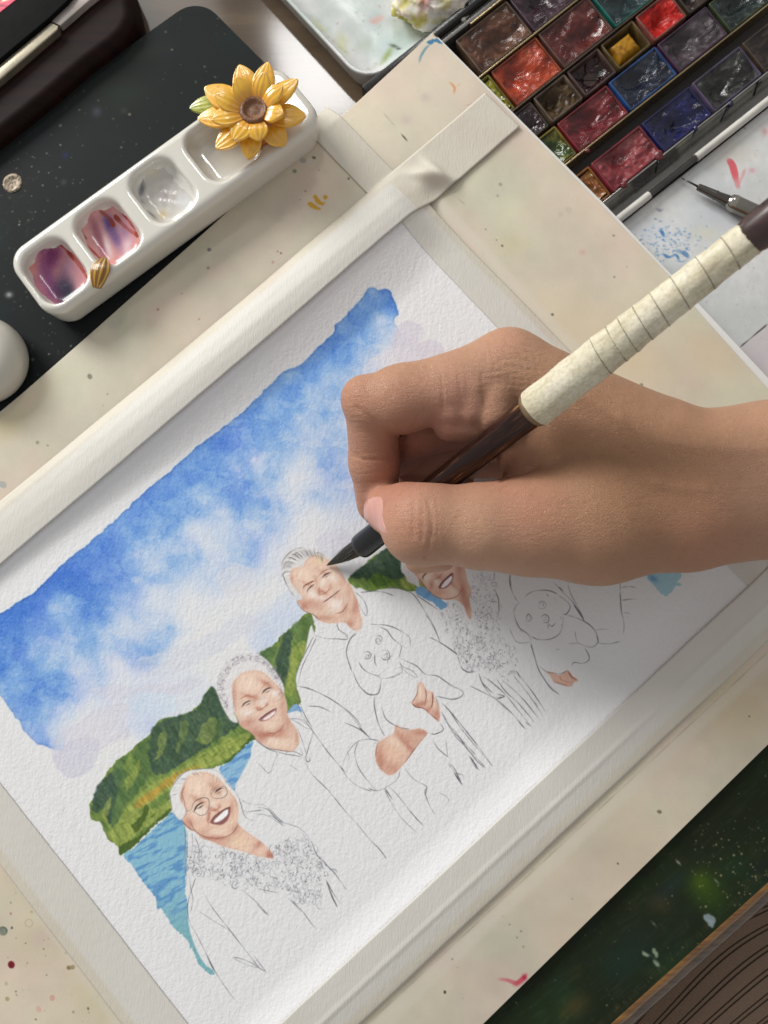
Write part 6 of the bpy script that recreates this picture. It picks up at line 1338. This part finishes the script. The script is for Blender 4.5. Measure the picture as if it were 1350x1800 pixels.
L_ = [(582, 699, 552, 628, 'brown', 'glossy brown paint pan at the corner of the box nearest the board tip'), (702, 812, 552, 628, 'dark purple', 'dark purple paint pan behind the maroon pan, at the top edge'), (815, 925, 552, 628, 'grey', 'grey-black paint pan behind the turquoise one'),
 (545, 594, 633, 711, 'yellow green', 'yellow-green pan half hidden under the board, left of orange-red'), (597, 700, 633, 711, 'orange red', 'orange-red wet paint pan'), (703, 815, 633, 711, 'maroon', 'maroon red-brown paint pan right of the orange-red pan'), (819, 930, 633, 711, 'turquoise', 'blackish paint pan with a turquoise rim'), (934, 1040, 633, 711, 'umber', 'umber paint pan at the top right behind the red half pan'),
 (560, 622, 716, 773, 'dark violet', 'dark violet half pan at the board edge, left of the crumbly brown one'), (626, 698, 716, 773, 'olive brown', 'half pan of cracked olive-brown paint chunks'), (701, 773, 716, 773, 'wine', 'nearly empty dark wine half pan'), (777, 851, 716, 773, 'yellow ochre', 'half pan holding a rounded yellow ochre block'), (855, 930, 716, 773, 'bright red', 'half pan of dry bright red paint'), (934, 1010, 716, 773, 'umber', 'dark umber half pan right of the bright red one'),
 (565, 629, 777, 842, 'moss green', 'mossy green and yellow pan beside the board, left of crimson'), (632, 745, 777, 842, 'crimson', 'crimson paint pan above the long dark gap'), (748, 854, 777, 842, 'navy blue', 'navy pan with a bright blue rim'), (857, 968, 777, 842, 'aubergine', 'grey-violet aubergine pan with a purple rim'), (972, 1085, 777, 842, 'dark green', 'shiny dark green pan right of the aubergine pan'),
 (580, 632, 869, 935, 'orange', 'ochre-orange pan half under the board in the front row'), (635, 746, 869, 935, 'rose', 'rose-pink paint pan in the front row'), (749, 858, 869, 935, 'ultramarine', 'ultramarine blue pan with drips over the front rail'), (861, 970, 869, 935, 'charcoal', 'charcoal black pan with a lilac rim in the front row'), (974, 1085, 869, 935, 'umber', 'umber pan at the right end of the front row')]
for a in L_:
    dry = 0; kw = {}
    if a[4] == 'yellow ochre': kw = dict(lump=.40, dry=1)
    if a[4] == 'bright red': kw = dict(dry=1)
    if a[4] == 'wine': kw = dict(fill=0)
    if a[4] == 'olive brown': kw = dict(dry=1, fill=.5)
    pan(*a, dz=random.uniform(-.3, .3), **kw)
# colour that has run over the rails
def dab(px, py, r, z, mat, name='paint_drip', l=0, ang=0):
    c = W(px, py, z); V = []; n = 18; m_ = 10
    for i in range(n):
        for j in range(m_):
            a = 2*math.pi*i/n; b = math.pi*j/(m_-1)
            x = r*math.cos(a)*math.sin(b); y = r*math.sin(a)*math.sin(b)*(1+l); zz = r*.55*math.cos(b)
            x += .12*r*math.sin(5*a+b*3)
            V.append((c[0]+x*math.cos(ang)-y*math.sin(ang), c[1]+x*math.sin(ang)+y*math.cos(ang), c[2]+zz))
    return mesh(name, V, grid_faces(n, m_, True), mat, box)
for x, y, r, z, k, l in [(1097, 325, 1.6, -2.9, 'rose', 0), (1158, 273, 1.9, -2.9, 'rose', .3), (1033, 265, 1.2, -2.9, 'crimson', 0), (1223, 226, 1.0, -2.9, 'ultramarine', .5), (1285, 182, 1.1, -2.9, 'ultramarine', .5)]:
    dab(x, y, r, z, MATS['paint '+k+'0'], l=l)
for (x, y, x2, y2, k) in [(1092, 345, 1101, 322, 'ultramarine'), (1152, 304, 1160, 282, 'charcoal'), (1208, 258, 1223, 228, 'ultramarine'), (1266, 214, 1286, 182, 'ultramarine'), (1325, 168, 1338, 142, 'charcoal')]:
    V, Fc = tube([W(x, y, -8.0), W((x+x2)/2-2, (y+y2)/2, -5.6), W(x2, y2, -3.2)], [.35, .5, .8], 10); mesh('paint_drip', V, Fc, MATS['paint '+k+'0'], box)

# ================================================================== chrome drafting pen lying on the mixing leaf
chrome = steel('chrome', (.42, .40, .36), .12, 1.0)
ZN = -5.0
def pp(x, y, z=ZN): return W(x, y, z)
axp = [pp(1199, 314, -7.5), pp(1225, 327, -6)]
pen = empty('drafting_pen', (*W(1290, 355, -8)[:2], -9), 'chrome drafting pen with a fine needle tip, lying on the stained mixing leaf', 'pen')
V, Fc = tube([pp(1198, 313, -7.6), pp(1210, 319, -6.8), pp(1227, 328, -5.6)], [.16, .35, .5], 12); mesh('needle_tip', V, Fc, steel('dark_steel', (.12, .12, .12), .25, 1), pen)
def axpt(t): return pp(1226+124*t, 328+58*t, ZN-.4+0*t)
def lathe_axis(name, prof, mat, lab=None):
    V, Fc = tube([axpt(t) for t, r in prof], [r for t, r in prof], 28); return mesh(name, V, Fc, mat, pen, sharp=35)
lathe_axis('cone', [(0, 1.2), (.02, 1.45), (.24, 1.85), (.25, 2.0), (.27, 2.0), (.28, 1.85), (.42, 2.3), (.43, 2.3)], steel('gun_metal', (.14, .13, .12), .22, 1))
lathe_axis('collar', [(.43, 2.3), (.46, 3.3), (.52, 3.7), (.54, 3.7)], chrome)
lathe_axis('barrel', [(.54, 3.55), (.95, 3.6), (.96, 3.9), (1.0, 3.9), (1.01, 3.5), (3.2, 3.5)], steel('barrel_metal', (.30, .28, .25), .2, 1))

# ================================================================== dark wooden case and framed tablet, top left
wm = mat_wood('mahogany', (14, 4, 3), (34, 11, 7), .6, 25, math.radians(-50))
ZW = 4.0
P = catmull([W(*p, ZW)[:2] for p in [(-300, 470), (0, 236), (80, 172), (150, 112), (205, 70), (228, 40), (232, 10), (215, -60)]], False, 5).tolist()+[W(60, -260, ZW)[:2].tolist(), W(-420, 60, ZW)[:2].tolist()]
V, Fc = prism(P, ZT+.02, ZW, 5.0, 6)
case = mesh('wooden_case', V, Fc, wm, None, sharp=60); tag(case, 'dark mahogany case with a rounded corner, on the table at top left', 'case')
tab = empty('framed_tablet', (*W(20, 20, 9)[:2], ZW), 'black edged tablet with a metal side, a pink picture at its corner', 'tablet')
bk = steel('black_gloss', (.004, .004, .004), .6, 0, Specular_IOR_Level=.08)
P = [W(*p, 9)[:2] for p in [(-200, 270), (0, 104), (84, 34), (118, 2), (140, -30), (-120, -180), (-350, 80)]]
V, Fc = prism(P, ZW+.02, 9, .5); mesh('bezel', V, Fc, bk, tab, sharp=40)
P = [W(*p, 8)[:2] for p in [(-80, 200), (0, 136), (100, 50), (101, 43), (88, 37), (0, 110), (-80, 175)]]
V, Fc = prism(P, ZW+.02, 7.4, .4); mesh('metal_strip', V, Fc, steel('champagne_metal', (.40, .36, .27), .3, .8), tab, sharp=40)
P = [W(*p, 8)[:2] for p in [(86, 33), (121, 1), (175, -45), (205, -42), (152, 0), (104, 42)]]
V, Fc = prism(P, ZW+.02, 7.0, .3); mesh('side_strip', V, Fc, steel('pale_strip', (.42, .37, .34), .4, .3), tab, sharp=40)
m = NT('picture_on_screen'); c = m.coord(1); n = m.noise(c, 130, 5, .6, 1)
col = m.ramp(n, [(.35, lin((120, 10, 40))), (.5, lin((200, 60, 90))), (.6, lin((240, 210, 160))), (.7, lin((250, 240, 220)))])
m.out(col, .2); m.set(m.b.inputs['Emission Color'], col); m.b.inputs['Emission Strength'].default_value = .6
P = [W(*p, 9.1)[:2] for p in [(-150, 142), (28, -1), (60, -40), (-150, -60)]]
V, Fc = prism(P, 9.02, 9.15, 0); mesh('screen', V, Fc, m.m, tab, smooth=False)
# ================================================================== the brush
def Jr(rpx, z): return rpx*(CAM_H-z)/F_PX*1.0
BA, BB = W(632, 963, 9.0), W(1329, 409, 118.0)
bd = (BB-BA)/np.linalg.norm(BB-BA)
def b_at_px(px):
    lo, hi = -.2, 2.0
    for _ in range(50):
        m_ = (lo+hi)/2; p = BA+(BB-BA)*m_; x, y = proj(np.array(p[0]), np.array(p[1]), np.array(p[2]))
        if x < px: lo = m_
        else: hi = m_
    return BA+(BB-BA)*lo
def brad(px, rp): p = b_at_px(px); return Jr(rp, p[2])
brush = empty('paint_brush', tuple(BA), 'pointed watercolour brush with cream tape wrapped round its dark bamboo handle', 'brush')
def seg(name, L, mat, n=36, lab=None):
    V, Fc = tube([b_at_px(x) for x, r in L], [brad(x, r) for x, r in L], n)
    o = mesh(name, V, Fc, mat, brush, sharp=40)
    if lab: o['label'] = lab
    return o
bm_ = NT('dark_bamboo')
ca = bd; rotz = math.atan2(bd[1], bd[0])
q = Vector((1, 0, 0)).rotation_difference(Vector(bd.tolist())).inverted().to_euler()
def along(m, sx, sy):
    tc = m.n('ShaderNodeTexCoord'); mp = m.n('ShaderNodeMapping'); m.t.links.new(tc.outputs['Object'], mp.inputs[0])
    mp.inputs['Rotation'].default_value = q; mp.vector_type = 'POINT'
    m2 = m.n('ShaderNodeMapping'); m2.inputs['Scale'].default_value = (sx, sy, sy); m.t.links.new(mp.outputs[0], m2.inputs[0])
    return m2.outputs[0]
st = bm_.noise(along(bm_, 60, 900), 1, 5, .65, .2); st2 = bm_.noise(along(bm_, 22, 240), 1, 4, .6)
col = bm_.ramp(st, [(.35, lin((20, 10, 8))), (.5, lin((46, 24, 17))), (.6, lin((74, 42, 26))), (.72, lin((180, 130, 80)))])
col = bm_.mix(bm_.ramp(st2, [(.40, .15), (.58, 1.0)]), (*lin((30, 16, 14)), 1), col)
bm_.out(col, .2, bm_.bump(st, .12, .0002), Specular_IOR_Level=.35)
seg('handle', [(700, 22), (760, 23.5), (840, 25), (900, 27), (938, 30), (1000, 30), (1310, 30)], bm_.m)
top_m = mat_wood('handle_top', (40, 24, 22), (66, 44, 40), .35, 40); seg('handle_top', [(1296, 28), (1318, 33), (1328, 36), (1400, 37), (1600, 38)], top_m, lab='dark brown upper handle end')
fm = steel('black_ferrule', (.018, .017, .018), .24, .2)
seg('ferrule', [(634.5, 12), (633, 19), (635, 22.2), (640, 23), (668, 22.6), (702, 22.6)], fm)
seg('ferrule_collar', [(931, 28), (934, 33), (938, 34.5), (942, 33), (945, 30)], steel('tan_ring', (.25, .17, .09), .35, .2))
# cream paper tape, wound with uneven overlapping edges
wp = NT('wrap_paper'); c = wp.coord(1); n1 = wp.noise(along(wp, 60, 170), 1, 6, .7); n2 = wp.noise(c, 900, 4, .7)
col = wp.ramp(n1, [(.28, lin((160, 150, 128))), (.42, lin((204, 196, 168))), (.6, lin((224, 217, 196))), (.75, lin((204, 196, 180)))])
col = wp.mix(wp.ramp(n2, [(.45, 0.0), (.7, .45)]), col, (*lin((150, 142, 120)), 1))
wp.out(col, .55, wp.bump(wp.math('ADD', n1, n2), .45, .0004), Specular_IOR_Level=.3)
cuts = [941, 1057, 1084, 1104, 1130, 1160, 1196, 1240, 1284, 1316]; cr = [36.5, 36.8, 36, 35.5, 35, 34.6, 34, 33.6, 33.2, 33]
V = []; nA = 48; xs_ = np.linspace(941, 1318, 300); mb = Matrix.Identity(3)
up = np.cross(bd, [0, 0, 1.0]); up /= np.linalg.norm(up); vp = np.cross(bd, up)
for x in xs_:
    p = b_at_px(x); k = np.interp(x, cuts, cr); ax_d = (p-BA)@bd
    for j in range(nA):
        a = 2*math.pi*j/nA
        skew = 7*math.cos(a-1.2)
        xx = x+skew; i = max(0, min(len(cuts)-1, int(np.searchsorted(cuts, xx))-1)); f_ = (xx-cuts[i])/40.0
        lipp = .30*math.exp(-max(0, xx-cuts[i])/3.0)-.22*math.exp(-abs(xx-cuts[i]+1.5)/1.6) if i > 0 else 0
        bump_ = .22*mnoise.noise(Vector((ax_d*.16, a*1.6, 3)))+.10*mnoise.noise(Vector((ax_d*.6, a*4, 7)))
        r = Jr(k, p[2])+lipp+bump_
        V.append(p+r*(math.cos(a)*up+math.sin(a)*vp))
Fc = [(i*nA+j, i*nA+(j+1) % nA, (i+1)*nA+(j+1) % nA, (i+1)*nA+j) for i in range(len(xs_)-1) for j in range(nA)]
Fc += [tuple(range(nA-1, -1, -1)), tuple(range((len(xs_)-1)*nA, len(xs_)*nA))]
mesh('tape_wrap', V, Fc, wp.m, brush, sharp=60)
# thin dark edges where each turn of tape ends
dk_m = mat_plain('tape_edge', lin((120, 110, 92)), .7)
for ci, cx in enumerate(cuts[1:-1]):
    ring = []
    for j in range(nA+1):
        a = 2*math.pi*j/nA; x = cx-7*math.cos(a-1.2)-.6; p = b_at_px(x); ring.append(p+(Jr(np.interp(x, cuts, cr), p[2])+.06)*(math.cos(a)*up+math.sin(a)*vp))
    V, Fc = tube(ring, .13, 6); mesh('tape_edge', V, Fc, dk_m, brush)
# hair tip: one tapering wet bundle, with separate hairs on it
hm = NT('wet_hair'); st = hm.noise(along(hm, 40, 1400), 1, 4, .6)
hm.out(hm.ramp(st, [(.35, lin((20, 22, 26))), (.55, lin((52, 50, 46))), (.7, lin((120, 106, 80)))]), .3, hm.bump(st, .8, .0004))
tipP = W(574, 994, .9); b0 = b_at_px(645)
path = [b0+(tipP-b0)*t+np.array([0, 0, .0])+np.array([-.6, -.8, 0])*math.sin(math.pi*t)*.6 for t in np.linspace(0, 1, 18)]
rads = [3.3*(1-t)**.75*(1+.25*math.sin(t*math.pi))+.10 for t in np.linspace(0, 1, 18)]
V, Fc = tube(path, rads, 20); mesh('hair_tip', V, Fc, hm.m, brush)
random.seed(77); parts = []
for k in range(110):
    a = random.uniform(0, 6.28); rr = random.uniform(.85, 1.05); pts = []; stray = random.random() < .12
    e = random.uniform(.8, 1.0) if not stray else random.uniform(.55, .8)
    for t in np.linspace(.05, e, 7):
        i = t*17; i0 = min(int(i), 16); p = path[i0]+(path[i0+1]-path[i0])*(i-i0); r = np.interp(t, np.linspace(0, 1, 18), rads)*rr
        if stray: r = r+max(0, t-.3)*2.2
        pts.append(p+r*(math.cos(a)*up+math.sin(a)*vp))
    parts.append(tube(pts, [.07, .07, .07, .06, .05, .04, .02], 5))
V, Fc = join(*parts); o = mesh('loose_hairs', V, Fc, hm.m, brush); o['kind'] = 'stuff'

# ================================================================== the hand
def J(px, py, z, rpx): return (W(px, py, z), Jr(rpx, z))
def prims():
    """(a, ra, b, rb, k): round cones blended with radius k"""
    L = []
    def c(A, B, k): L.append((A[0], A[1], B[0], B[1], k))
    c(J(1560, 830, 44, 134), J(1350, 843, 42, 129), 3)              # forearm
    c(J(1350, 843, 42, 129), J(1215, 858, 40, 128), 8)             # wrist
    c(J(1215, 860, 40, 126), J(1060, 800, 38, 108), 9)              # back of the hand
    c(J(1130, 790, 42, 98), J(893, 650, 49, 70), 7)                # second metacarpal
    c(J(1180, 890, 42, 106), J(1045, 905, 40, 118), 9)             # ball of the thumb
    c(J(1045, 905, 41, 114), J(930, 925, 44, 84), 8)
    c(J(1260, 880, 28, 100), J(1000, 850, 17, 74), 8)              # heel of the hand on the sheet
    c(J(985, 765, 43, 76), J(925, 800, 40, 52), 7)                 # web
    c(J(893, 650, 48, 68), J(800, 680, 50, 56), 5)                 # first finger
    return L
def hand_sdf(P):
    def cc(A, B): return cone(P, A[0], B[0], A[1], B[1])
    d = None
    for a, ra, b, rb, k in prims():
        e = cone(P, a, b, ra, rb); d = e if d is None else smin(d, e, k)
    # thumb
    th = cc(J(940, 922, 45, 84), J(850, 925, 47, 72)); th = smin(th, cc(J(850, 925, 47, 72), J(755, 921, 47, 68)), 5)
    th = smin(th, cc(J(754, 920, 47, 68), J(714, 903, 41, 52)), 4); th = smin(th, cc(J(714, 903, 41, 52), J(684, 897, 36, 43)), 4)
    d = smin(d, th, 6)
    # first finger: two bends
    f1 = cc(J(850, 668, 49, 62), J(705, 702, 48, 60)); f1 = smin(f1, cc(J(705, 702, 48, 58), J(655, 712, 47, 50)), 4)
    f2 = cc(J(655, 716, 45, 50), J(658, 812, 33, 44)); f2 = smin(f2, cc(J(658, 812, 33, 44), J(664, 884, 22, 38)), 3)
    f = smin(f1, f2, 1.6); d = smin(d, f, 3.5)
    # folds of skin under the first finger
    for A, B, k in [(J(764, 694, 51, 38), J(764, 712, 48, 34), .7), (J(794, 684, 53, 37), J(793, 716, 50.5, 37), .6), (J(832, 680, 54, 39), J(830, 714, 51, 39), .6), (J(792, 744, 46.5, 33), J(836, 746, 46, 36), .6), (J(874, 690, 53, 42), J(872, 726, 51, 42), .8)]:
        d = smin(d, cone(P, A[0], B[0], A[1], B[1]), k)
    # curled fingers behind, each with its own gap
    m = cc(J(900, 726, 31, 50), J(739, 764, 31, 41)); m = smin(m, cc(J(739, 764, 31, 41), J(704, 800, 18, 36)), 2); d = smin(d, m, .5)
    m = cc(J(910, 764, 20, 46), J(776, 778, 21, 38)); m = smin(m, cc(J(776, 778, 21, 38), J(730, 815, 11, 34)), 2); d = smin(d, m, .5)
    m = cc(J(940, 800, 10, 44), J(800, 806, 11, 34)); d = smin(d, m, .5)
    m = cc(J(716, 850, 8, 38), J(800, 862, 7, 36)); d = smin(d, m, .5)
    A, B = J(735, 985, 17, 24), J(775, 975, 22, 30); d = smin(d, cone(P, A[0], B[0], A[1], B[1]), 1.0)      # tip of the second finger below the thumb
    # knuckle swelling of thumb and first finger
    A = J(735, 925, 47, 66); d = smin(d, ell(P, A[0], (A[1]*1.0, A[1]*1.06, A[1]*1.04)), 3)
    A = J(640, 700, 47, 42); d = smin(d, cone(P, A[0], A[0]+np.array([.3, 0, 0]), A[1], A[1]), 2.5)
    # creases
    def crease(pts, z, r, k):
        nonlocal d
        for a, b in zip(pts[:-1], pts[1:]):
            A, B = W(a[0], a[1], z(a) if callable(z) else z), W(b[0], b[1], z(b) if callable(z) else z)
            d = smax(d, -cone(P, A, B, r, r), k)
    # leave room for the brush
    d = smax(d, -(cone(P, b_at_px(600), b_at_px(930), brad(650, 22.5), brad(930, 29.5))-.02), .8)
    d = smax(d, -(cone(P, b_at_px(930), b_at_px(1350), brad(930, 34), brad(1300, 36))-.3), 1.5)
    return smax(d, -(P[..., 2]-.9), .8)
h = .8
lo = np.array([W(585, 700, 45)[0]-3, W(700, 1050, 30)[1]-4, .2]); hi = np.array([W(1350, 800, 60)[0]+40, W(890, 560, 50)[1]+6, 74])
gx = np.arange(lo[0], hi[0], h, dtype=np.float32); gy = np.arange(lo[1], hi[1], h, dtype=np.float32); gz = np.arange(lo[2]-1, hi[2], h, dtype=np.float32)
F = np.empty((len(gx), len(gy), len(gz)), np.float32)
for s0 in range(0, len(gx), 28):     # blocks keep memory small
    for s1 in range(0, len(gy), 28):
        X3, Y3, Z3 = np.meshgrid(gx[s0:s0+28], gy[s1:s1+28], gz, indexing='ij'); F[s0:s0+28, s1:s1+28] = hand_sdf(np.stack([X3, Y3, Z3], -1))
V, Q = surface_nets(F, (gx[0], gy[0], gz[0]), h)
# relax
def relax(V, Q, n, lam=.5):
    for _ in range(n):
        acc = np.zeros_like(V); cnt = np.zeros(len(V))
        for a in range(4):
            i, j = Q[:, a], Q[:, (a+1) % 4]
            for k in range(3): acc[:, k] += np.bincount(i, V[j, k], len(V))+np.bincount(j, V[i, k], len(V))
            cnt += np.bincount(i, minlength=len(V))+np.bincount(j, minlength=len(V))
        V = V+(acc/np.maximum(cnt, 1)[:, None]-V)*lam
    return V
V = relax(V, Q, 3)
# ---- skin folds and wrinkles pressed into the surface: px polylines, width mm, depth mm
wr = [([(626, 716), (640, 726), (660, 742), (690, 762), (710, 765)], 1.2, .28), ([(776, 660), (778, 690), (777, 716)], .6, .25), ([(806, 650), (808, 676), (810, 700)], .6, .22), ([(846, 655), (848, 690), (852, 720)], .6, .25),
      ([(752, 880), (757, 900), (758, 930), (752, 965), (746, 980)], .8, .35), ([(727, 880), (729, 910), (727, 945)], .7, .20), ([(740, 884), (742, 915), (740, 950)], .7, .18), ([(705, 868), (712, 862), (730, 852)], .8, .25), ([(712, 880), (700, 890), (694, 905)], .7, .2),
      ([(620, 802), (640, 808), (660, 808), (690, 806)], .7, .3), ([(618, 795), (630, 800)], .6, .2), ([(880, 845), (900, 835), (925, 830), (950, 815)], .9, .35), ([(880, 860), (905, 850), (935, 848)], .9, .3), ([(870, 640), (900, 630), (935, 640), (950, 660)], .8, .15), ([(860, 655), (900, 645), (930, 655)], .8, .15)]
for k in range(9):      # crossed lines over the big knuckle
    wr.append(([(846+k*13, 600+k*3), (856+k*13, 640+k*2), (852+k*13, 685-k*1)], .5, .10)); wr.append(([(840, 604+k*11), (880, 598+k*11), (940, 612+k*10)], .5, .09))
for k in range(7): wr.append(([(606+k*2, 690+k*9), (622+k*2, 688+k*9), (640+k*2, 694+k*9)], .5, .09))
for k in range(6): wr.append(([(722+k*9, 872+k), (725+k*9, 905), (722+k*9, 950-k)], .5, .14))
for k in range(5): wr.append(([(612, 830+k*16), (635, 834+k*16), (668, 828+k*16)], .5, .10))
wr += [([(905, 700), (930, 740), (935, 780), (915, 830)], .7, .16), ([(925, 700), (950, 745), (955, 790)], .7, .12), ([(890, 800), (905, 815), (935, 815)], .7, .2)]
for pts_ in ([(1010, 690), (1080, 730), (1160, 775), (1260, 790), (1350, 790)], [(1000, 800), (1070, 815), (1150, 850), (1240, 860)], [(1090, 735), (1120, 790), (1160, 850)]): wr.append((pts_, 2.6, -.42))     # faint veins
for k in range(16):   # fan of fine lines from the thumb joint over the back of the thumb
    a = 20+k*3.0; x0, y0 = 770+k*3, 985-k*7.5; wr.append(([(x0, y0), (x0+50, y0-22-k), (x0+110, y0-56-k*1.5)], .55, .10))
for k in range(12): x0 = 640+k*16; wr.append(([(x0, 655-k*2), (x0+5, 672-k*2), (x0+3, 690-k*2)], .6, .07))
vx, vy = proj(V[:, 0], V[:, 1], V[:, 2])
nrm = np.zeros_like(V); e1_ = V[Q[:, 2]]-V[Q[:, 0]]; e2_ = V[Q[:, 3]]-V[Q[:, 1]]; fn = np.cross(e1_, e2_)
for a in range(4):
    for k in range(3): nrm[:, k] += np.bincount(Q[:, a], fn[:, k], len(V))
nrm /= np.linalg.norm(nrm, axis=1)[:, None]+1e-9
if nrm[np.argmax(V[:, 2])][2] < 0: nrm = -nrm; Q = Q[:, ::-1]
topm = nrm[:, 2] > .05
disp = np.zeros(len(V))
for pts, w_, dp in wr:
    P_ = catmull(pts, False, 5) if len(pts) > 2 else np.array(pts, float); dist = np.full(len(V), 1e9); ww = w_*3.6; dp = dp*1.25
    sel = topm & (vx > P_[:, 0].min()-20) & (vx < P_[:, 0].max()+20) & (vy > P_[:, 1].min()-20) & (vy < P_[:, 1].max()+20) & (V[:, 2] > 24)
    ii = np.where(sel)[0]
    if not len(ii): continue
    dd = np.full(len(ii), 1e9)
    for a, b in zip(P_[:-1], P_[1:]):
        ab = b-a; t = np.clip(((vx[ii]-a[0])*ab[0]+(vy[ii]-a[1])*ab[1])/(ab@ab+1e-9), 0, 1); dd = np.minimum(dd, np.hypot(vx[ii]-a[0]-t*ab[0], vy[ii]-a[1]-t*ab[1]))
    disp[ii] -= dp*np.exp(-(dd/ww)**2); disp[ii] += max(dp, 0)*.16*np.exp(-((dd-ww*2.0)/(ww*1.0))**2)
V = V+nrm*disp[:, None]
# ---- skin tint: ruddier over joints, folds and fingertips; shade painted dark red among curled fingers
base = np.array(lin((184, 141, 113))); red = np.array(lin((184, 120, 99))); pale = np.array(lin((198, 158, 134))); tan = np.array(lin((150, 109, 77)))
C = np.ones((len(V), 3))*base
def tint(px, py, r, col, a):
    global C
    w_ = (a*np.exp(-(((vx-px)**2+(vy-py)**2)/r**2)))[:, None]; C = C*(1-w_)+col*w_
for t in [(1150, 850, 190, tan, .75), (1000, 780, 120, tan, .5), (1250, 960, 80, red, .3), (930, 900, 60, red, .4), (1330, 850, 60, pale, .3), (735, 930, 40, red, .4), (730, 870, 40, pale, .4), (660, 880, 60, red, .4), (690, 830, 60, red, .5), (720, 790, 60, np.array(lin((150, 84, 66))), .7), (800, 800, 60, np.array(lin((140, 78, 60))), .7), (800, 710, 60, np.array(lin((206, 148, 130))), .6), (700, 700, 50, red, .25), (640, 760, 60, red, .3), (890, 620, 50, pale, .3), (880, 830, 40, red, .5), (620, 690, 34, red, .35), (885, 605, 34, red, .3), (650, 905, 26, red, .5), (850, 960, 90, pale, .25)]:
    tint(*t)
C *= (1+.10*(fbm(vx/26, vy/26, 5, 4)-.5))[:, None]
hand = empty('painting_hand', (*W(1100, 850, 0)[:2], 0), 'right hand and wrist of a person, thumb and first finger pinching the brush', 'hand')
sk = NT('skin'); at = sk.n('ShaderNodeAttribute'); at.attribute_name = 'tint'
c = sk.coord(1); cells = sk.n('ShaderNodeTexVoronoi', i_Vector=c, i_Scale=1500.0, feature='DISTANCE_TO_EDGE').outputs[0]
cells = sk.math('MINIMUM', cells, .14)
n1 = sk.noise(c, 380, 5, .6); st = sk.noise(sk.coord((240, 900, 400), (0, 0, math.radians(-22))), 1.0, 3, .6)
hh = sk.math('ADD', sk.math('ADD', sk.math('MULTIPLY', cells, 2.2), sk.math('MULTIPLY', n1, .5)), sk.math('MULTIPLY', st, .7))
n3 = sk.noise(c, 120, 4); n4 = sk.noise(c, 700, 3)
col = sk.mix(.5, at.outputs['Color'], sk.mix(n3, (.82, .74, .70, 1), (1.10, 1.12, 1.12, 1)), 'MULTIPLY')
col = sk.mix(sk.ramp(n4, [(.60, 0.0), (.72, .22)]), at.outputs['Color'], (*lin((120, 72, 52)), 1))
sk.out(col, sk.math('ADD', .42, sk.math('MULTIPLY', n1, .16)), sk.bump(hh, .95, .0004), Subsurface_Weight=.10, Subsurface_Scale=.004, Specular_IOR_Level=.42)
sk.b.inputs['Subsurface Radius'].default_value = (1.0, .35, .2)
ho = np_mesh('hand_skin', V, Q, sk.m, hand); vcol_mesh(ho, C)
ho.name = 'skin'
# ---- nails laid on the surface
def on_hand(px, py, z0=75):
    a, b = W(px, py, 0), None
    cam = np.array([0, 0, CAM_H]); d = a-cam; d /= np.linalg.norm(d); t = (CAM_H-z0)/-d[2]
    for _ in range(60):
        p = cam+d*t; s = float(hand_sdf(p[None, :])[0]); t += s*.8
        if abs(s) < .02: break
    return cam+d*t
nm = NT('nail'); nn_ = nm.noise(nm.coord((900, 90, 300), (0, 0, math.radians(20))), 1, 3)
nm.out(nm.mix(nn_, (*lin((186, 134, 122)), 1), (*lin((204, 156, 142)), 1)), .36, nm.bump(nn_, .1, .0001), Subsurface_Weight=.15, Subsurface_Scale=.002, Specular_IOR_Level=.35)
def nail(outl, name, lift=.35):
    O = catmull(outl, True, 4); c0 = O.mean(0); V = []; n = len(O); R = 8
    for i in range(n):
        for j in range(R):
            s = j/(R-1); q_ = c0+(O[i]-c0)*s; p = on_hand(*q_)
            cam = np.array([0, 0, CAM_H]); d = cam-p; d /= np.linalg.norm(d)
            V.append(p+d*(lift*(1-s**4)+.06 if j < R-1 else -.25))
    return mesh(name, V, grid_faces(n, R, True), nm.m, hand)
nail([(639, 893), (645, 879), (658, 871), (671, 873), (674, 888), (673, 908), (678, 928), (682, 939), (667, 935), (650, 923), (641, 912)], 'thumbnail', .28)
